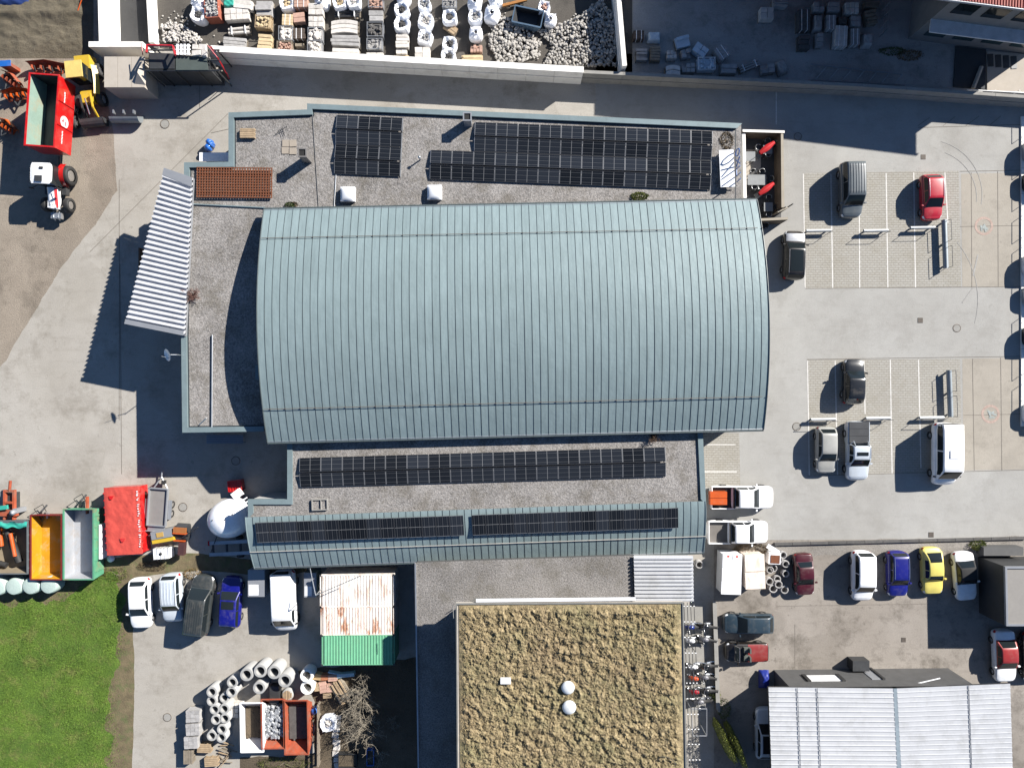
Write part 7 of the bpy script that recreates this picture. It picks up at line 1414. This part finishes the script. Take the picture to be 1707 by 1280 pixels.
# pergola frame beside the motorcycles
t = thing('bike_shelter', 'small open frame shelter below the row of motorcycles', 'shelter', W(1165, 1205)); zz = 2.0
for a, b_ in (((1152, 1181), (1178, 1181)), ((1178, 1181), (1178, 1226)), ((1178, 1226), (1155, 1226)), ((1155, 1226), (1152, 1181))): mb = MB(); mb.tube(W(*a, zz), W(*b_, zz), .04, 6); mb.build('beam', GREYM, t, world=True)
for x, y in ((1152, 1181), (1178, 1181), (1178, 1226), (1155, 1226)): mb = MB(); p = W(x, y, zz); mb.tube((p.x, p.y, 0), p, .035, 6); mb.build('post', STEEL, t, world=True)
# motorcycles
def bike(px, py, rz, m, lb, L=2.05):
    t = thing('motorcycle', lb, 'motorcycle', at(px, py, .016, .7), R(rz), 'row of motorcycles')
    for x, nm in ((.68, 'front_wheel'), (-.68, 'rear_wheel')): w_ = shared(nm, wheel_mesh(.31)[0], t, (x, 0, .31)); w_.scale = (1, .55, 1); shared('rim', wheel_mesh(.31)[1], w_)
    mb = MB(); mb.grid(lambda u, v: (-.05+.55*u, .2*math.cos(3.1416*v)*math.sin(.5+2.2*u), .78+.17*math.sin(3.1416*v)*math.sin(.4+2.3*u)), 8, 8); mb.build('fuel_tank', m, t)
    mb = MB(); mb.grid(lambda u, v: (-.75+.75*u, (.1+.07*u)*math.cos(3.1416*v), .78-.08*math.sin(3*u)+.08*math.sin(3.1416*v)), 6, 6); mb.build('seat', BLACK, t)
    mb = MB(); mb.box(.05, 0, .5, .5, .34, .4); mb.build('engine', STEEL, t); mb = MB(); mb.path([(-.7, 0, .32), (-.3, 0, .6), (.45, 0, .85), (.7, 0, .32)], .05); mb.build('frame', DSTEEL, t)
    mb = MB(); mb.path([(.35, .38, 1.0), (.48, .15, 1.05), (.5, 0, 1.0), (.48, -.15, 1.05), (.35, -.38, 1.0)], .02); mb.build('handlebar', CHROME, t)
    mb = MB(); mb.grid(lambda u, v: (.52+.3*u, (.22-.12*u)*(2*v-1), 1.05-.25*u-.1*(2*v-1)**2), 5, 6); mb.build('front_fairing', m, t)
    mb = MB(); mb.path([(.1, -.2, .4), (-.4, -.24, .35), (-.8, -.24, .45)], .05); mb.build('exhaust', CHROME, t)
    for sg in (-1, 1): mb = MB(); mb.tube((.45, sg*.22, 1.05), (.4, sg*.42, 1.15), .012); mb.box(.4, sg*.45, 1.16, .04, .14, .08); mb.build('mirror', CHROME, t)
BB = pc('bike_blue', 30, 60, 150); BO = pc('bike_orange', 240, 90, 20, .5); BR = pc('bike_red', 190, 20, 40); BG = pc('bike_grey', 150, 150, 156); 
for x, y, rz, m, lb in ((1156, 1045, 178, BB, 'blue motorcycle at the top of the row'), (1181, 1044, 172, BLK, 'black motorcycle at the top of the row nearest the garden wall'), (1157, 1068, 170, WH, 'white motorcycle second from the top'), (1180, 1066, 168, BG, 'grey motorcycle second from the top nearest the garden wall'), (1162, 1111, 176, WH, 'white motorcycle above the orange one'), (1182, 1110, 182, BLK, 'black motorcycle right of the white one above the orange'), (1163, 1131, 168, BO, 'bright orange motorcycle in the middle of the row'), (1180, 1129, 170, BG, 'grey motorcycle beside the orange one'), (1164, 1153, 174, BR, 'dark red motorcycle below the orange one'), (1182, 1151, 176, BLK, 'black motorcycle beside the dark red one'), (1172, 1169, 182, BG, 'silver motorcycle lowest in the row')): bike(x, y, rz, m, lb)
